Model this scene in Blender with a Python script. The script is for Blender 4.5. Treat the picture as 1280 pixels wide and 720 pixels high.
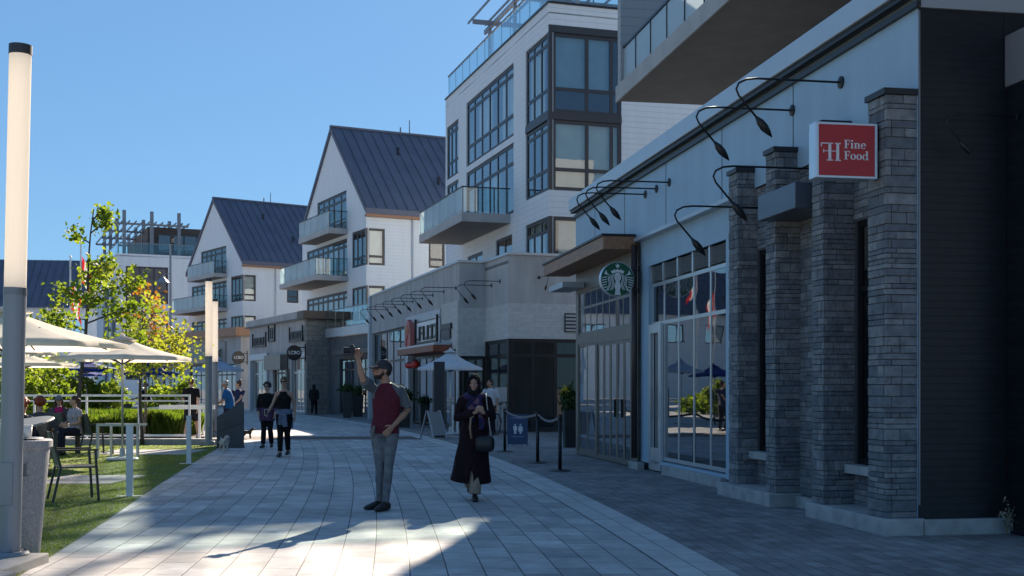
import bpy, bmesh, math, random
import numpy as np
from mathutils import Vector, Matrix
R = math.radians
random.seed(11)
rng = np.random.default_rng(5)
for _o in list(bpy.data.objects): bpy.data.objects.remove(_o)
sc = bpy.context.scene
COL = sc.collection

# ------------------------------------------------------------------ camera, sky, sun, exposure
F, HZ, CAMH = 1500.0, 486.0, 1.45            # focal length and horizon of the 1280x720 photograph, eye height
cd = bpy.data.cameras.new('camera'); cam = bpy.data.objects.new('camera', cd); COL.objects.link(cam)
cam.location = (0, 0, CAMH); cam.rotation_euler = (R(90), 0, 0)
cd.sensor_width = 36; cd.lens = 36 * F / 1280; cd.shift_y = (HZ - 360) / 1280
cd.clip_start = .1; cd.clip_end = 4000
sc.camera = cam
SUN_EL, SUN_AZ = 26.5, 9.7                  # degrees; azimuth to the right of the view direction
w = bpy.data.worlds.new("World"); sc.world = w; w.use_nodes = True
nt = w.node_tree; bg = nt.nodes['Background']
sky = nt.nodes.new('ShaderNodeTexSky'); sky.sky_type = 'NISHITA'; sky.sun_disc = False
sky.sun_elevation = R(SUN_EL); sky.sun_rotation = R(SUN_AZ)
sky.air_density = 1.0; sky.dust_density = 0.15; sky.ozone_density = 3.0; sky.altitude = 200
gm_ = nt.nodes.new('ShaderNodeGamma'); gm_.inputs[1].default_value = 0.5
tn = nt.nodes.new('ShaderNodeMix'); tn.data_type = 'RGBA'; tn.blend_type = 'MULTIPLY'; tn.inputs[0].default_value = 1; tn.inputs[7].default_value = (.57, .96, 1.38, 1)   # cool white balance of the photograph
nt.links.new(sky.outputs[0], gm_.inputs[0]); nt.links.new(gm_.outputs[0], tn.inputs[6])
nt.links.new(tn.outputs[2], bg.inputs[0]); bg.inputs[1].default_value = 0.078
sl = bpy.data.lights.new('sun', 'SUN'); sun = bpy.data.objects.new('sun', sl); COL.objects.link(sun)
sl.energy = 5.0; sl.angle = R(0.5); sl.color = (1, .84, .67)
sdir = Vector((math.sin(R(SUN_AZ)) * math.cos(R(SUN_EL)), math.cos(R(SUN_AZ)) * math.cos(R(SUN_EL)), math.sin(R(SUN_EL))))
sun.rotation_euler = (-sdir).to_track_quat('-Z', 'Y').to_euler()
sc.view_settings.view_transform = 'Standard'; sc.view_settings.look = 'None'
sc.view_settings.gamma = 1; sc.view_settings.exposure = 1.45
try:
    sc.cycles.max_bounces = 7; sc.cycles.transparent_max_bounces = 24; sc.cycles.diffuse_bounces = 3
    sc.cycles.use_denoising = True; sc.cycles.sample_clamp_indirect = 6
    sc.cycles.caustics_reflective = False; sc.cycles.caustics_refractive = False
except Exception: pass

# ------------------------------------------------------------------ helpers
def gp(px, py):
    Y = F * CAMH / (py - HZ); return ((px - 640) / F * Y, Y)
def wx(px, Y): return (px - 640) / F * Y
def wz(py, Y): return CAMH + (HZ - py) / F * Y

class MB:
    def __init__(s): s.v = []; s.f = []; s.mi = []; s.cur = 0
    def add(s, vs, fs):
        n = len(s.v); s.v += [tuple(v) for v in vs]
        for f in fs: s.f.append([i + n for i in f]); s.mi.append(s.cur)
        return s
    def box(s, x0, x1, y0, y1, z0, z1):
        return s.add([(x, y, z) for x in (x0, x1) for y in (y0, y1) for z in (z0, z1)],
                     [(0,1,3,2),(4,6,7,5),(0,4,5,1),(2,3,7,6),(0,2,6,4),(1,5,7,3)])
    def bar(s, p, q, a, b=None, up=(0,0,1)):
        p, q = Vector(p), Vector(q); b = b or a; d = (q - p).normalized(); u = Vector(up)
        if abs(d.dot(u)) > .95: u = Vector((1,0,0))
        x = d.cross(u).normalized(); y = x.cross(d)
        vs = [c + x * i * a / 2 + y * j * b / 2 for c in (p, q) for i, j in ((-1,-1),(1,-1),(1,1),(-1,1))]
        return s.add(vs, [(0,1,2,3),(4,7,6,5),(0,4,5,1),(1,5,6,2),(2,6,7,3),(3,7,4,0)])
    def loft(s, pts, rad, n=12, ref=(1,0,0)):
        """closed tube; rad: list of r or (rx, ry) per point; ref gives the direction of rx"""
        pts = [Vector(p) for p in pts]; k = len(pts)
        if not isinstance(rad, (list, tuple)): rad = [rad] * k
        base = len(s.v); ref = Vector(ref)
        for i, p in enumerate(pts):
            d = (pts[min(i + 1, k - 1)] - pts[max(i - 1, 0)]).normalized()
            rr = ref
            if abs(d.dot(rr)) > .97: rr = Vector((0,1,0)) if abs(d.y) < .9 else Vector((0,0,1))
            x = (rr - d * rr.dot(d)).normalized(); y = d.cross(x)
            r = rad[i]; rx, ry = r if isinstance(r, (list, tuple)) else (r, r)
            for j in range(n):
                a = 2 * math.pi * j / n
                s.v.append(tuple(p + x * rx * math.cos(a) + y * ry * math.sin(a)))
        for i in range(k - 1):
            for j in range(n):
                a, b = base + i * n + j, base + i * n + (j + 1) % n
                s.f.append([a, b, b + n, a + n]); s.mi.append(s.cur)
        s.f.append([base + j for j in range(n)][::-1]); s.mi.append(s.cur)
        s.f.append([base + (k - 1) * n + j for j in range(n)]); s.mi.append(s.cur)
        return s
    def lathe(s, prof, c=(0,0,0), n=24):
        base = len(s.v); k = len(prof)
        for r, z in prof:
            for j in range(n):
                a = 2 * math.pi * j / n
                s.v.append((c[0] + r * math.cos(a), c[1] + r * math.sin(a), c[2] + z))
        for i in range(k - 1):
            for j in range(n):
                a, b = base + i * n + j, base + i * n + (j + 1) % n
                s.f.append([a, b, b + n, a + n]); s.mi.append(s.cur)
        if prof[0][0] > 1e-4: s.f.append([base + j for j in range(n)][::-1]); s.mi.append(s.cur)
        if prof[-1][0] > 1e-4: s.f.append([base + (k - 1) * n + j for j in range(n)]); s.mi.append(s.cur)
        return s
    def ell(s, c, r, M=None, n=14, m=9):
        c = Vector(c); vs = []; fs = []
        for i in range(m + 1):
            t = math.pi * i / m
            for j in range(n):
                a = 2 * math.pi * j / n
                v = Vector((r[0] * math.sin(t) * math.cos(a), r[1] * math.sin(t) * math.sin(a), r[2] * math.cos(t)))
                if M: v = M @ v
                vs.append(c + v)
        for i in range(m):
            for j in range(n):
                fs.append((i*n+j, (i+1)*n+j, (i+1)*n+(j+1)%n, i*n+(j+1)%n))
        return s.add(vs, fs)
    def prism(s, poly, f0, f1):
        """poly: list of 2D points; f0, f1 map a 2D point to 3D for the two faces"""
        n = len(poly)
        vs = [f0(*p) for p in poly] + [f1(*p) for p in poly]
        return s.add(vs, [list(range(n))[::-1], list(range(n, 2 * n))] + [(i, (i+1) % n, n + (i+1) % n, n + i) for i in range(n)])
    def xf(s, M, start=0):
        for i in range(start, len(s.v)): s.v[i] = tuple(M @ Vector(s.v[i]))
        return s
    def mesh(s, name, mats, smooth=False, normals=True):
        me = bpy.data.meshes.new(name); me.from_pydata(s.v, [], s.f)
        for m in (mats if isinstance(mats, (list, tuple)) else [mats]): me.materials.append(m)
        if any(s.mi): me.polygons.foreach_set('material_index', s.mi)
        if normals:
            bm = bmesh.new(); bm.from_mesh(me); bmesh.ops.remove_doubles(bm, verts=bm.verts, dist=1e-6)
            bmesh.ops.recalc_face_normals(bm, faces=bm.faces); bm.to_mesh(me); bm.free()
        if smooth: me.polygons.foreach_set('use_smooth', [True] * len(me.polygons))
        me.update(); return me
    def build(s, name, mats, parent=None, smooth=False, bevel=0, loc=None, normals=True):
        o = bpy.data.objects.new(name, s.mesh(name, mats, smooth, normals)); COL.objects.link(o)
        if parent: o.parent = parent
        if loc: o.location = loc
        if bevel:
            b = o.modifiers.new('bevel', 'BEVEL'); b.width = bevel; b.segments = 2; b.limit_method = 'ANGLE'; b.harden_normals = False
        if smooth == 'auto':
            pass
        return o
def tag(o, label, cat, group=None, kind=None):
    if label: o['label'] = label
    if cat: o['category'] = cat
    if group: o['group'] = group
    if kind: o['kind'] = kind
    return o
def thing(name, label, cat, loc=(0,0,0), rz=0, group=None):
    o = bpy.data.objects.new(name, None); COL.objects.link(o); o.empty_display_size = .2
    o.location = loc; o.rotation_euler = (0, 0, rz); return tag(o, label, cat, group)
def struct(name, mb, m, **k):
    o = mb.build(name, m, **k); o['kind'] = 'structure'; return o
def dup(root, loc, rz=None, label=None, scale=None):
    r = root.copy(); COL.objects.link(r); r.location = loc
    if rz is not None: r.rotation_euler = (0, 0, rz)
    if scale: r.scale = (scale,) * 3
    if label: r['label'] = label
    for ch in list(root.children):
        c = ch.copy(); COL.objects.link(c); c.parent = r
        for g in list(ch.children):
            d = g.copy(); COL.objects.link(d); d.parent = c
    return r
def text_mesh(txt, size, depth=.004, font=None, align='CENTER', bold=0):
    cu = bpy.data.curves.new('t', 'FONT'); cu.body = txt; cu.size = size; cu.extrude = depth; cu.align_x = align; cu.align_y = 'CENTER'; cu.offset = bold
    o = bpy.data.objects.new('t', cu); COL.objects.link(o)
    dg = bpy.context.evaluated_depsgraph_get(); me = bpy.data.meshes.new_from_object(o.evaluated_get(dg))
    bpy.data.objects.remove(o); return me
def text_obj(name, txt, size, m, parent, loc, rot, **k):
    me = text_mesh(txt, size, **k); me.materials.clear(); me.materials.append(m)
    o = bpy.data.objects.new(name, me); COL.objects.link(o); o.parent = parent; o.location = loc; o.rotation_euler = rot; return o

class Fr:
    """frame of a street front: local x runs along it away from the camera, local y out to the street"""
    def __init__(s, x, y, t):
        n = math.hypot(1, t); s.x, s.y = x, y; s.d = (-t / n, 1 / n); s.n = (-1 / n, -t / n); s.rz = math.atan2(s.d[1], s.d[0])
    def s_at(s, px, o=0):
        k = (px - 640) / F
        return (k * (s.y + s.n[1] * o) - s.x - s.n[0] * o) / (s.d[0] - k * s.d[1])
    def a_at(s, px, s0, o0=0):      # along a face across the front (facing the camera) from (s0, o0), how far in
        k = (px - 640) / F; X, Y = s.W(s0, o0)[:2]
        return (k * Y - X) / (-s.n[0] + k * s.n[1])
    def W(s, a, o, z=0): return (s.x + s.d[0] * a + s.n[0] * o, s.y + s.d[1] * a + s.n[1] * o, z)
    def z_at(s, py, a, o=0): return wz(py, s.W(a, o)[1])
class Pl:
    """a wall plane in a building's own frame: origin P, direction U along, N out"""
    def __init__(s, P, U, N): s.P, s.U, s.N = P, U, N
    def pt(s, a, o, z): return (s.P[0] + s.U[0]*a + s.N[0]*o, s.P[1] + s.U[1]*a + s.N[1]*o, z)
    def box(s, mb, a0, a1, o0, o1, z0, z1):
        return mb.add([s.pt(a, o, z) for a in (a0, a1) for o in (o0, o1) for z in (z0, z1)],
                      [(0,1,3,2),(4,6,7,5),(0,4,5,1),(2,3,7,6),(0,2,6,4),(1,5,7,3)])
    def quad(s, mb, a0, a1, z0, z1, o): return mb.add([s.pt(a0,o,z0), s.pt(a1,o,z0), s.pt(a1,o,z1), s.pt(a0,o,z1)], [(0,1,2,3)])
    def wall(s, mb, a0, a1, z0, z1, holes=(), o=0, rev=.15):
        A = sorted({a0, a1} | {a for h in holes for a in h[:2] if a0 < a < a1}); Z = sorted({z0, z1} | {z for h in holes for z in h[2:4] if z0 < z < z1})
        for i in range(len(A) - 1):
            for j in range(len(Z) - 1):
                ca, cz = (A[i] + A[i+1]) / 2, (Z[j] + Z[j+1]) / 2
                if any(h[0] < ca < h[1] and h[2] < cz < h[3] for h in holes): continue
                s.quad(mb, A[i], A[i+1], Z[j], Z[j+1], o)
        for h in holes:
            b0, b1, y0, y1 = max(h[0], a0), min(h[1], a1), max(h[2], z0), min(h[3], z1)
            if b0 >= b1 or y0 >= y1: continue
            for p, q in (((b0,y0),(b1,y0)), ((b0,y1),(b1,y1)), ((b0,y0),(b0,y1)), ((b1,y0),(b1,y1))):
                mb.add([s.pt(p[0],o,p[1]), s.pt(q[0],o,q[1]), s.pt(q[0],o-rev,q[1]), s.pt(p[0],o-rev,p[1])], [(0,1,2,3)])
    def window(s, parent, a0, a1, z0, z1, cols, rows=(), o=0, rev=.1, fm=None, gm=None, fw=.06, fd=.05, name='window', blind=None, bm_=None):
        """glass pane with a frame of bars; cols: number or fractions, rows: fractions of the height"""
        g = MB(); s.quad(g, a0, a1, z0, z1, o - rev - fd * .5); go = g.build(name, gm, parent, normals=False)
        if isinstance(cols, int): cols = [i / cols for i in range(1, cols)]
        f = MB(); e = .003
        s.box(f, a0, a1, o-rev-fd, o-rev, z0, z0+fw); s.box(f, a0, a1, o-rev-fd, o-rev, z1-fw, z1)
        s.box(f, a0, a0+fw, o-rev-fd, o-rev, z0+fw, z1-fw); s.box(f, a1-fw, a1, o-rev-fd, o-rev, z0+fw, z1-fw)
        for c in cols:
            a = a0 + (a1 - a0) * c; s.box(f, a-fw/2, a+fw/2, o-rev-fd+e, o-rev-e, z0+fw, z1-fw)
        for r in rows:
            z = z0 + (z1 - z0) * r; s.box(f, a0+fw, a1-fw, o-rev-fd+2*e, o-rev-2*e, z-fw/2, z+fw/2)
        f.build('window_frame' if name != 'shop_window' else 'frame', fm, go)
        if blind:
            b = MB()
            for (c0, c1, r0, r1) in blind:
                A0, A1 = a0+(a1-a0)*c0, a0+(a1-a0)*c1
                s.box(b, A0+.03, A1-.03, o-rev-fd-.12, o-rev-fd-.09, z0+(z1-z0)*r0, z0+(z1-z0)*r1)
            b.build('blind', bm_, go)
        return go

# ------------------------------------------------------------------ materials
MATS = {}
def mat(name, col, rough=.6, metal=0, spec=.5, var=0, vscale=3, bump=0, bscale=40, bdist=.01, coat=0, hue=None, detail=5, stretch=None):
    if name in MATS: return MATS[name]
    m = bpy.data.materials.new(name); m.use_nodes = True; t = m.node_tree; b = t.nodes['Principled BSDF']; MATS[name] = m
    b.inputs['Base Color'].default_value = (*col, 1); b.inputs['Roughness'].default_value = rough; b.inputs['Metallic'].default_value = metal
    b.inputs['Specular IOR Level'].default_value = spec; b.inputs['Coat Weight'].default_value = coat
    tc = t.nodes.new('ShaderNodeTexCoord'); src = tc.outputs['Object']
    if stretch:
        mp = t.nodes.new('ShaderNodeMapping'); mp.inputs['Scale'].default_value = stretch; t.links.new(src, mp.inputs[0]); src = mp.outputs[0]
    if var:
        n = t.nodes.new('ShaderNodeTexNoise'); n.inputs['Scale'].default_value = vscale; n.inputs['Detail'].default_value = detail; t.links.new(src, n.inputs[0])
        r = t.nodes.new('ShaderNodeValToRGB'); c2 = hue or tuple(c * (1 - var) for c in col)
        r.color_ramp.elements[0].position = .32; r.color_ramp.elements[1].position = .68
        r.color_ramp.elements[0].color = (*c2, 1); r.color_ramp.elements[1].color = (*[min(1, c * (1 + var * .5)) for c in col], 1)
        t.links.new(n.outputs[0], r.inputs[0]); t.links.new(r.outputs[0], b.inputs['Base Color'])
    if bump:
        n2 = t.nodes.new('ShaderNodeTexNoise'); n2.inputs['Scale'].default_value = bscale; n2.inputs['Detail'].default_value = 4; t.links.new(src, n2.inputs[0])
        bp = t.nodes.new('ShaderNodeBump'); bp.inputs['Strength'].default_value = bump; bp.inputs['Distance'].default_value = bdist
        t.links.new(n2.outputs[0], bp.inputs['Height']); t.links.new(bp.outputs[0], b.inputs['Normal'])
    return m
def nodes(m): return m.node_tree, m.node_tree.nodes['Principled BSDF']
def math_node(t, op, a, b=None):
    n = t.nodes.new('ShaderNodeMath'); n.operation = op
    for i, x in enumerate((a, b)):
        if x is None: continue
        if isinstance(x, (int, float)): n.inputs[i].default_value = x
        else: t.links.new(x, n.inputs[i])
    return n.outputs[0]
def uv_along(t):
    """2D coordinates on walls of either direction: (x + y, z)"""
    tc = t.nodes.new('ShaderNodeTexCoord'); sp = t.nodes.new('ShaderNodeSeparateXYZ'); t.links.new(tc.outputs['Object'], sp.inputs[0])
    u = math_node(t, 'SUBTRACT', sp.outputs[0], sp.outputs[1]); cb = t.nodes.new('ShaderNodeCombineXYZ')
    t.links.new(u, cb.inputs[0]); t.links.new(sp.outputs[2], cb.inputs[1]); return cb.outputs[0], sp
def brick_mat(name, c1, c2, mort, bw, rh, ms=.012, rough=.8, bump=.4, src='wall', nscale=6, namt=.35, offset=.5, bias=0, spec=.4, stain=0, blocks=False):
    m = mat(name, c1, rough, spec=spec); t, b = nodes(m)
    if src == 'wall': vec, _ = uv_along(t)
    elif src == 'uv':
        tc = t.nodes.new('ShaderNodeTexCoord'); vec = tc.outputs['UV']
    br = t.nodes.new('ShaderNodeTexBrick'); br.inputs['Scale'].default_value = 1; br.offset = offset
    br.inputs['Color1'].default_value = (*c1, 1); br.inputs['Color2'].default_value = (*c2, 1); br.inputs['Mortar'].default_value = (*mort, 1)
    br.inputs['Brick Width'].default_value = bw; br.inputs['Row Height'].default_value = rh; br.inputs['Mortar Size'].default_value = ms
    br.inputs['Mortar Smooth'].default_value = .3; br.inputs['Bias'].default_value = bias
    t.links.new(vec, br.inputs['Vector'])
    n = t.nodes.new('ShaderNodeTexNoise'); n.inputs['Scale'].default_value = nscale; n.inputs['Detail'].default_value = 8; n.inputs['Roughness'].default_value = .65
    t.links.new(vec, n.inputs[0])
    mr = t.nodes.new('ShaderNodeMapRange'); mr.inputs[1].default_value = .3; mr.inputs[2].default_value = .7
    mr.inputs[3].default_value = 1 - namt; mr.inputs[4].default_value = 1 + namt * .6; t.links.new(n.outputs[0], mr.inputs[0])
    mx = t.nodes.new('ShaderNodeMix'); mx.data_type = 'RGBA'; mx.blend_type = 'MULTIPLY'; mx.inputs[0].default_value = 1
    t.links.new(br.outputs[0], mx.inputs[6]); t.links.new(mr.outputs[0], mx.inputs[7]); res = mx.outputs[2]
    if blocks:
        br.squash = .62; br.squash_frequency = 3; br.offset_frequency = 2
        mp = t.nodes.new('ShaderNodeMapping'); mp.inputs['Scale'].default_value = (1/.42, 1/.224, 1); t.links.new(vec, mp.inputs[0])
        v2 = t.nodes.new('ShaderNodeTexVoronoi'); v2.distance = 'CHEBYCHEV'; v2.inputs['Scale'].default_value = 1; t.links.new(mp.outputs[0], v2.inputs[0]); s3 = t.nodes.new('ShaderNodeSeparateColor'); t.links.new(v2.outputs['Color'], s3.inputs[0])
        r3 = t.nodes.new('ShaderNodeValToRGB'); r3.color_ramp.interpolation = 'CONSTANT'; e3 = r3.color_ramp.elements; e3[0].color = (.55, .58, .64, 1); e3[1].position = .78; e3[1].color = (1.25, 1.2, 1.1, 1)
        for p3, c3 in ((.25, (.85, .86, .88)), (.55, (1.0, .97, .93))): k3 = e3.new(p3); k3.color = (*c3, 1)
        t.links.new(s3.outputs[0], r3.inputs[0]); mm = t.nodes.new('ShaderNodeMix'); mm.data_type = 'RGBA'; mm.blend_type = 'MULTIPLY'; mm.inputs[0].default_value = 1; t.links.new(res, mm.inputs[6]); t.links.new(r3.outputs[0], mm.inputs[7]); res = mm.outputs[2]
    if stain:
        n3 = t.nodes.new('ShaderNodeTexNoise'); n3.inputs['Scale'].default_value = .55; n3.inputs['Detail'].default_value = 10; n3.inputs['Roughness'].default_value = .7; t.links.new(vec, n3.inputs[0])
        m3 = t.nodes.new('ShaderNodeMapRange'); m3.inputs[1].default_value = .38; m3.inputs[2].default_value = .62; m3.inputs[3].default_value = 1 - stain; m3.inputs[4].default_value = 1.08; t.links.new(n3.outputs[0], m3.inputs[0])
        vo = t.nodes.new('ShaderNodeTexVoronoi'); vo.inputs['Scale'].default_value = 1.9; t.links.new(vec, vo.inputs[0])
        sp2 = math_node(t, 'MULTIPLY', math_node(t, 'LESS_THAN', vo.outputs['Distance'], .045), -.35)
        mm = t.nodes.new('ShaderNodeMix'); mm.data_type = 'RGBA'; mm.blend_type = 'MULTIPLY'; mm.inputs[0].default_value = 1; t.links.new(res, mm.inputs[6]); t.links.new(math_node(t, 'ADD', m3.outputs[0], sp2), mm.inputs[7]); res = mm.outputs[2]
    t.links.new(res, b.inputs['Base Color'])
    h = math_node(t, 'SUBTRACT', math_node(t, 'MULTIPLY', n.outputs[0], .35), br.outputs['Fac'])
    bp = t.nodes.new('ShaderNodeBump'); bp.inputs['Strength'].default_value = bump; bp.inputs['Distance'].default_value = .012
    t.links.new(h, bp.inputs['Height']); t.links.new(bp.outputs[0], b.inputs['Normal'])
    return m
def siding(name, col, step=.2, dark=.45, bump=.6):
    m = mat(name, col, .55); t, b = nodes(m); vec, sp = uv_along(t)
    fr = math_node(t, 'FRACT', math_node(t, 'DIVIDE', sp.outputs[2], step))
    ln = math_node(t, 'LESS_THAN', fr, .07)
    n = t.nodes.new('ShaderNodeTexNoise'); n.inputs['Scale'].default_value = 1.0; n.inputs['Detail'].default_value = 8; n.inputs['Roughness'].default_value = .65; mp = t.nodes.new('ShaderNodeMapping'); mp.inputs['Scale'].default_value = (2.6, .22, 1); t.links.new(vec, mp.inputs[0]); t.links.new(mp.outputs[0], n.inputs[0])
    mx = t.nodes.new('ShaderNodeMix'); mx.data_type = 'RGBA'
    t.links.new(math_node(t, 'MAXIMUM', math_node(t, 'MULTIPLY', ln, dark), math_node(t, 'MULTIPLY', math_node(t, 'POWER', n.outputs[0], 1.6), .34)), mx.inputs[0])
    mx.inputs[6].default_value = (*col, 1); mx.inputs[7].default_value = (*[c * .4 for c in col], 1)
    t.links.new(mx.outputs[2], b.inputs['Base Color'])
    bp = t.nodes.new('ShaderNodeBump'); bp.inputs['Strength'].default_value = bump; bp.inputs['Distance'].default_value = .015
    t.links.new(math_node(t, 'ADD', fr, math_node(t, 'MULTIPLY', ln, -.6)), bp.inputs['Height']); t.links.new(bp.outputs[0], b.inputs['Normal'])
    return m
def glass_mat(name, tint, ior=1.9, rough=.01, wob=.03, alpha=1.0):
    m = bpy.data.materials.new(name); m.use_nodes = True; t = m.node_tree; t.nodes.clear(); MATS[name] = m
    out = t.nodes.new('ShaderNodeOutputMaterial'); mix = t.nodes.new('ShaderNodeMixShader'); tr = t.nodes.new('ShaderNodeBsdfTransparent'); gl = t.nodes.new('ShaderNodeBsdfGlossy')
    tr.inputs[0].default_value = (*tint, 1); gl.inputs['Roughness'].default_value = rough; gl.inputs[0].default_value = (.9, .95, 1, 1)
    fr = t.nodes.new('ShaderNodeFresnel'); fr.inputs[0].default_value = ior
    tc = t.nodes.new('ShaderNodeTexCoord'); n = t.nodes.new('ShaderNodeTexNoise'); n.inputs['Scale'].default_value = .9; t.links.new(tc.outputs['Object'], n.inputs[0])
    bp = t.nodes.new('ShaderNodeBump'); bp.inputs['Strength'].default_value = wob; bp.inputs['Distance'].default_value = .1; t.links.new(n.outputs[0], bp.inputs['Height'])
    t.links.new(bp.outputs[0], gl.inputs['Normal'])
    # equal reflectance from both sides of the pane
    geo = t.nodes.new('ShaderNodeNewGeometry'); dt = t.nodes.new('ShaderNodeVectorMath'); dt.operation = 'DOT_PRODUCT'
    t.links.new(geo.outputs['Incoming'], dt.inputs[0]); t.links.new(geo.outputs['True Normal'], dt.inputs[1])
    c = math_node(t, 'ABSOLUTE', dt.outputs['Value']); r0 = ((ior - 1) / (ior + 1)) ** 2
    f = math_node(t, 'ADD', math_node(t, 'MULTIPLY', math_node(t, 'POWER', math_node(t, 'SUBTRACT', 1.0, c), 4.2), 1 - r0), r0)
    t.links.new(f, mix.inputs[0]); t.links.new(tr.outputs[0], mix.inputs[1]); t.links.new(gl.outputs[0], mix.inputs[2]); t.links.new(mix.outputs[0], out.inputs[0])
    t.nodes.remove(fr); return m
def frosted_mat(name, col, a=.5):
    m = bpy.data.materials.new(name); m.use_nodes = True; t = m.node_tree; b = t.nodes['Principled BSDF']; MATS[name] = m
    b.inputs['Base Color'].default_value = (*col, 1); b.inputs['Roughness'].default_value = .15; b.inputs['Specular IOR Level'].default_value = .8
    tl = t.nodes.new('ShaderNodeBsdfTranslucent'); tl.inputs[0].default_value = (*col, 1); tr = t.nodes.new('ShaderNodeBsdfTransparent'); tr.inputs[0].default_value = (.9, .97, 1, 1)
    m1 = t.nodes.new('ShaderNodeMixShader'); m1.inputs[0].default_value = .5; m2 = t.nodes.new('ShaderNodeMixShader'); m2.inputs[0].default_value = a
    t.links.new(b.outputs[0], m1.inputs[1]); t.links.new(tl.outputs[0], m1.inputs[2]); t.links.new(m1.outputs[0], m2.inputs[1]); t.links.new(tr.outputs[0], m2.inputs[2])
    t.links.new(m2.outputs[0], t.nodes['Material Output'].inputs[0]); return m
def cloth_mat(name, col, trans=.35, var=.1, vscale=8):
    m = mat(name, col, .85, spec=.2, var=var, vscale=vscale); t, b = nodes(m)
    tl = t.nodes.new('ShaderNodeBsdfTranslucent'); tl.inputs[0].default_value = (*col, 1); mx = t.nodes.new('ShaderNodeMixShader'); mx.inputs[0].default_value = trans
    t.links.new(b.outputs[0], mx.inputs[1]); t.links.new(tl.outputs[0], mx.inputs[2]); t.links.new(mx.outputs[0], t.nodes['Material Output'].inputs[0]); return m
def leaf_mat(name, c1, c2, c3, trans=.5, scale=1.2):
    """leaves in natural colours that vary from clump to clump"""
    m = mat(name, c1, .55, spec=.35); t, b = nodes(m); tc = t.nodes.new('ShaderNodeTexCoord')
    n = t.nodes.new('ShaderNodeTexNoise'); n.inputs['Scale'].default_value = scale; n.inputs['Detail'].default_value = 9; n.inputs['Roughness'].default_value = .75
    t.links.new(tc.outputs['Object'], n.inputs[0]); r = t.nodes.new('ShaderNodeValToRGB'); e = r.color_ramp.elements
    e[0].position = .36; e[0].color = (*c1, 1); e[1].position = .64; e[1].color = (*c3, 1); k = e.new(.5); k.color = (*c2, 1)
    t.links.new(n.outputs[0], r.inputs[0]); t.links.new(r.outputs[0], b.inputs['Base Color'])
    tl = t.nodes.new('ShaderNodeBsdfTranslucent'); mx = t.nodes.new('ShaderNodeMixShader'); mx.inputs[0].default_value = trans
    hs = t.nodes.new('ShaderNodeMix'); hs.data_type = 'RGBA'; hs.blend_type = 'MULTIPLY'; hs.inputs[0].default_value = 1
    t.links.new(r.outputs[0], hs.inputs[6]); hs.inputs[7].default_value = (1.6, 1.7, .7, 1)
    t.links.new(hs.outputs[2], tl.inputs[0])
    t.links.new(b.outputs[0], mx.inputs[1]); t.links.new(tl.outputs[0], mx.inputs[2]); t.links.new(mx.outputs[0], t.nodes['Material Output'].inputs[0]); return m

WHITE_SID = siding('white_siding', (.74, .80, .85), .2)
GABLE_SID = siding('pale_siding', (.75,.81,.86), .19, dark=.3)
GREY_SID = siding('grey_siding', (.36, .38, .40), .22)
STUCCO = mat('grey_stucco', (.43, .42, .41), .85, var=.2, vscale=1.1, stretch=(1.8, 1.8, .4), bump=.25, bscale=60)
PALEBRICK = brick_mat('pale_brick', (.56, .56, .54), (.50, .50, .48), (.46, .46, .44), .6, .1, .006, bump=.2, namt=.15)
PANEL = mat('blue_grey_panel', (.35, .49, .61), .5, spec=.45, var=.08, vscale=1.1, bump=.15, bscale=14, stretch=(2.2, 2.2, .35))
FASCIA = mat('pale_metal_fascia', (.46, .50, .54), .35, metal=.3, var=.06, vscale=1)
DARKTRIM = mat('dark_trim', (.025, .025, .028), .45, metal=.3)
BLACKBRICK = brick_mat('black_brick', (.010, .013, .019), (.008, .010, .014), (.006, .008, .010), .4, .075, .006, rough=.45, bump=.3, namt=.3)
STONE = mat('ledge_stone', (.2, .2, .2), .85, spec=.35, bump=.9, bscale=28, bdist=.02); _t, _b = nodes(STONE)
_g = _t.nodes.new('ShaderNodeNewGeometry'); _r = _t.nodes.new('ShaderNodeValToRGB'); _e = _r.color_ramp.elements
_e[0].color = (.135, .15, .17, 1); _e[1].color = (.275, .28, .285, 1)
for _p, _c in ((.3, (.175, .185, .20)), (.55, (.205, .21, .22)), (.8, (.235, .24, .245))): _k = _e.new(_p); _k.color = (*_c, 1)
_n = _t.nodes.new('ShaderNodeTexNoise'); _n.inputs['Scale'].default_value = 9; _n.inputs['Detail'].default_value = 8; _tc = _t.nodes.new('ShaderNodeTexCoord'); _t.links.new(_tc.outputs['Object'], _n.inputs[0])
_m = _t.nodes.new('ShaderNodeMapRange'); _m.inputs[1].default_value = .3; _m.inputs[2].default_value = .7; _m.inputs[3].default_value = .7; _m.inputs[4].default_value = 1.2; _t.links.new(_n.outputs[0], _m.inputs[0])
_x = _t.nodes.new('ShaderNodeMix'); _x.data_type = 'RGBA'; _x.blend_type = 'MULTIPLY'; _x.inputs[0].default_value = 1
_t.links.new(_g.outputs['Random Per Island'], _r.inputs[0]); _t.links.new(_r.outputs[0], _x.inputs[6]); _t.links.new(_m.outputs[0], _x.inputs[7]); _t.links.new(_x.outputs[2], _b.inputs['Base Color'])
MORTAR = mat('dark_mortar', (.09, .09, .095), .95)
def ledge(mb, pl, a0, a1, z0, z1, o, rnd, e0=0, e1=0):
    """a rectangle of wall covered with coursed ledge stones that stand proud by different amounts"""
    z = z0
    while z < z1 - .02:
        h = min(rnd.choice((.05, .065, .065, .085, .11)), z1 - z)
        if z1 - z - h < .04: h = z1 - z
        a = a0; first = True
        while a < a1 - .02:
            l = rnd.uniform(.12, .34)
            if a1 - a - l < .09: l = a1 - a
            p = rnd.uniform(.004, .014); pl.box(mb, a + .003 - (e0*p if first else 0), a + l - .003, o - .03, o + p, z + .003, z + h - .003); a += l; first = False
        z += h
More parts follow.
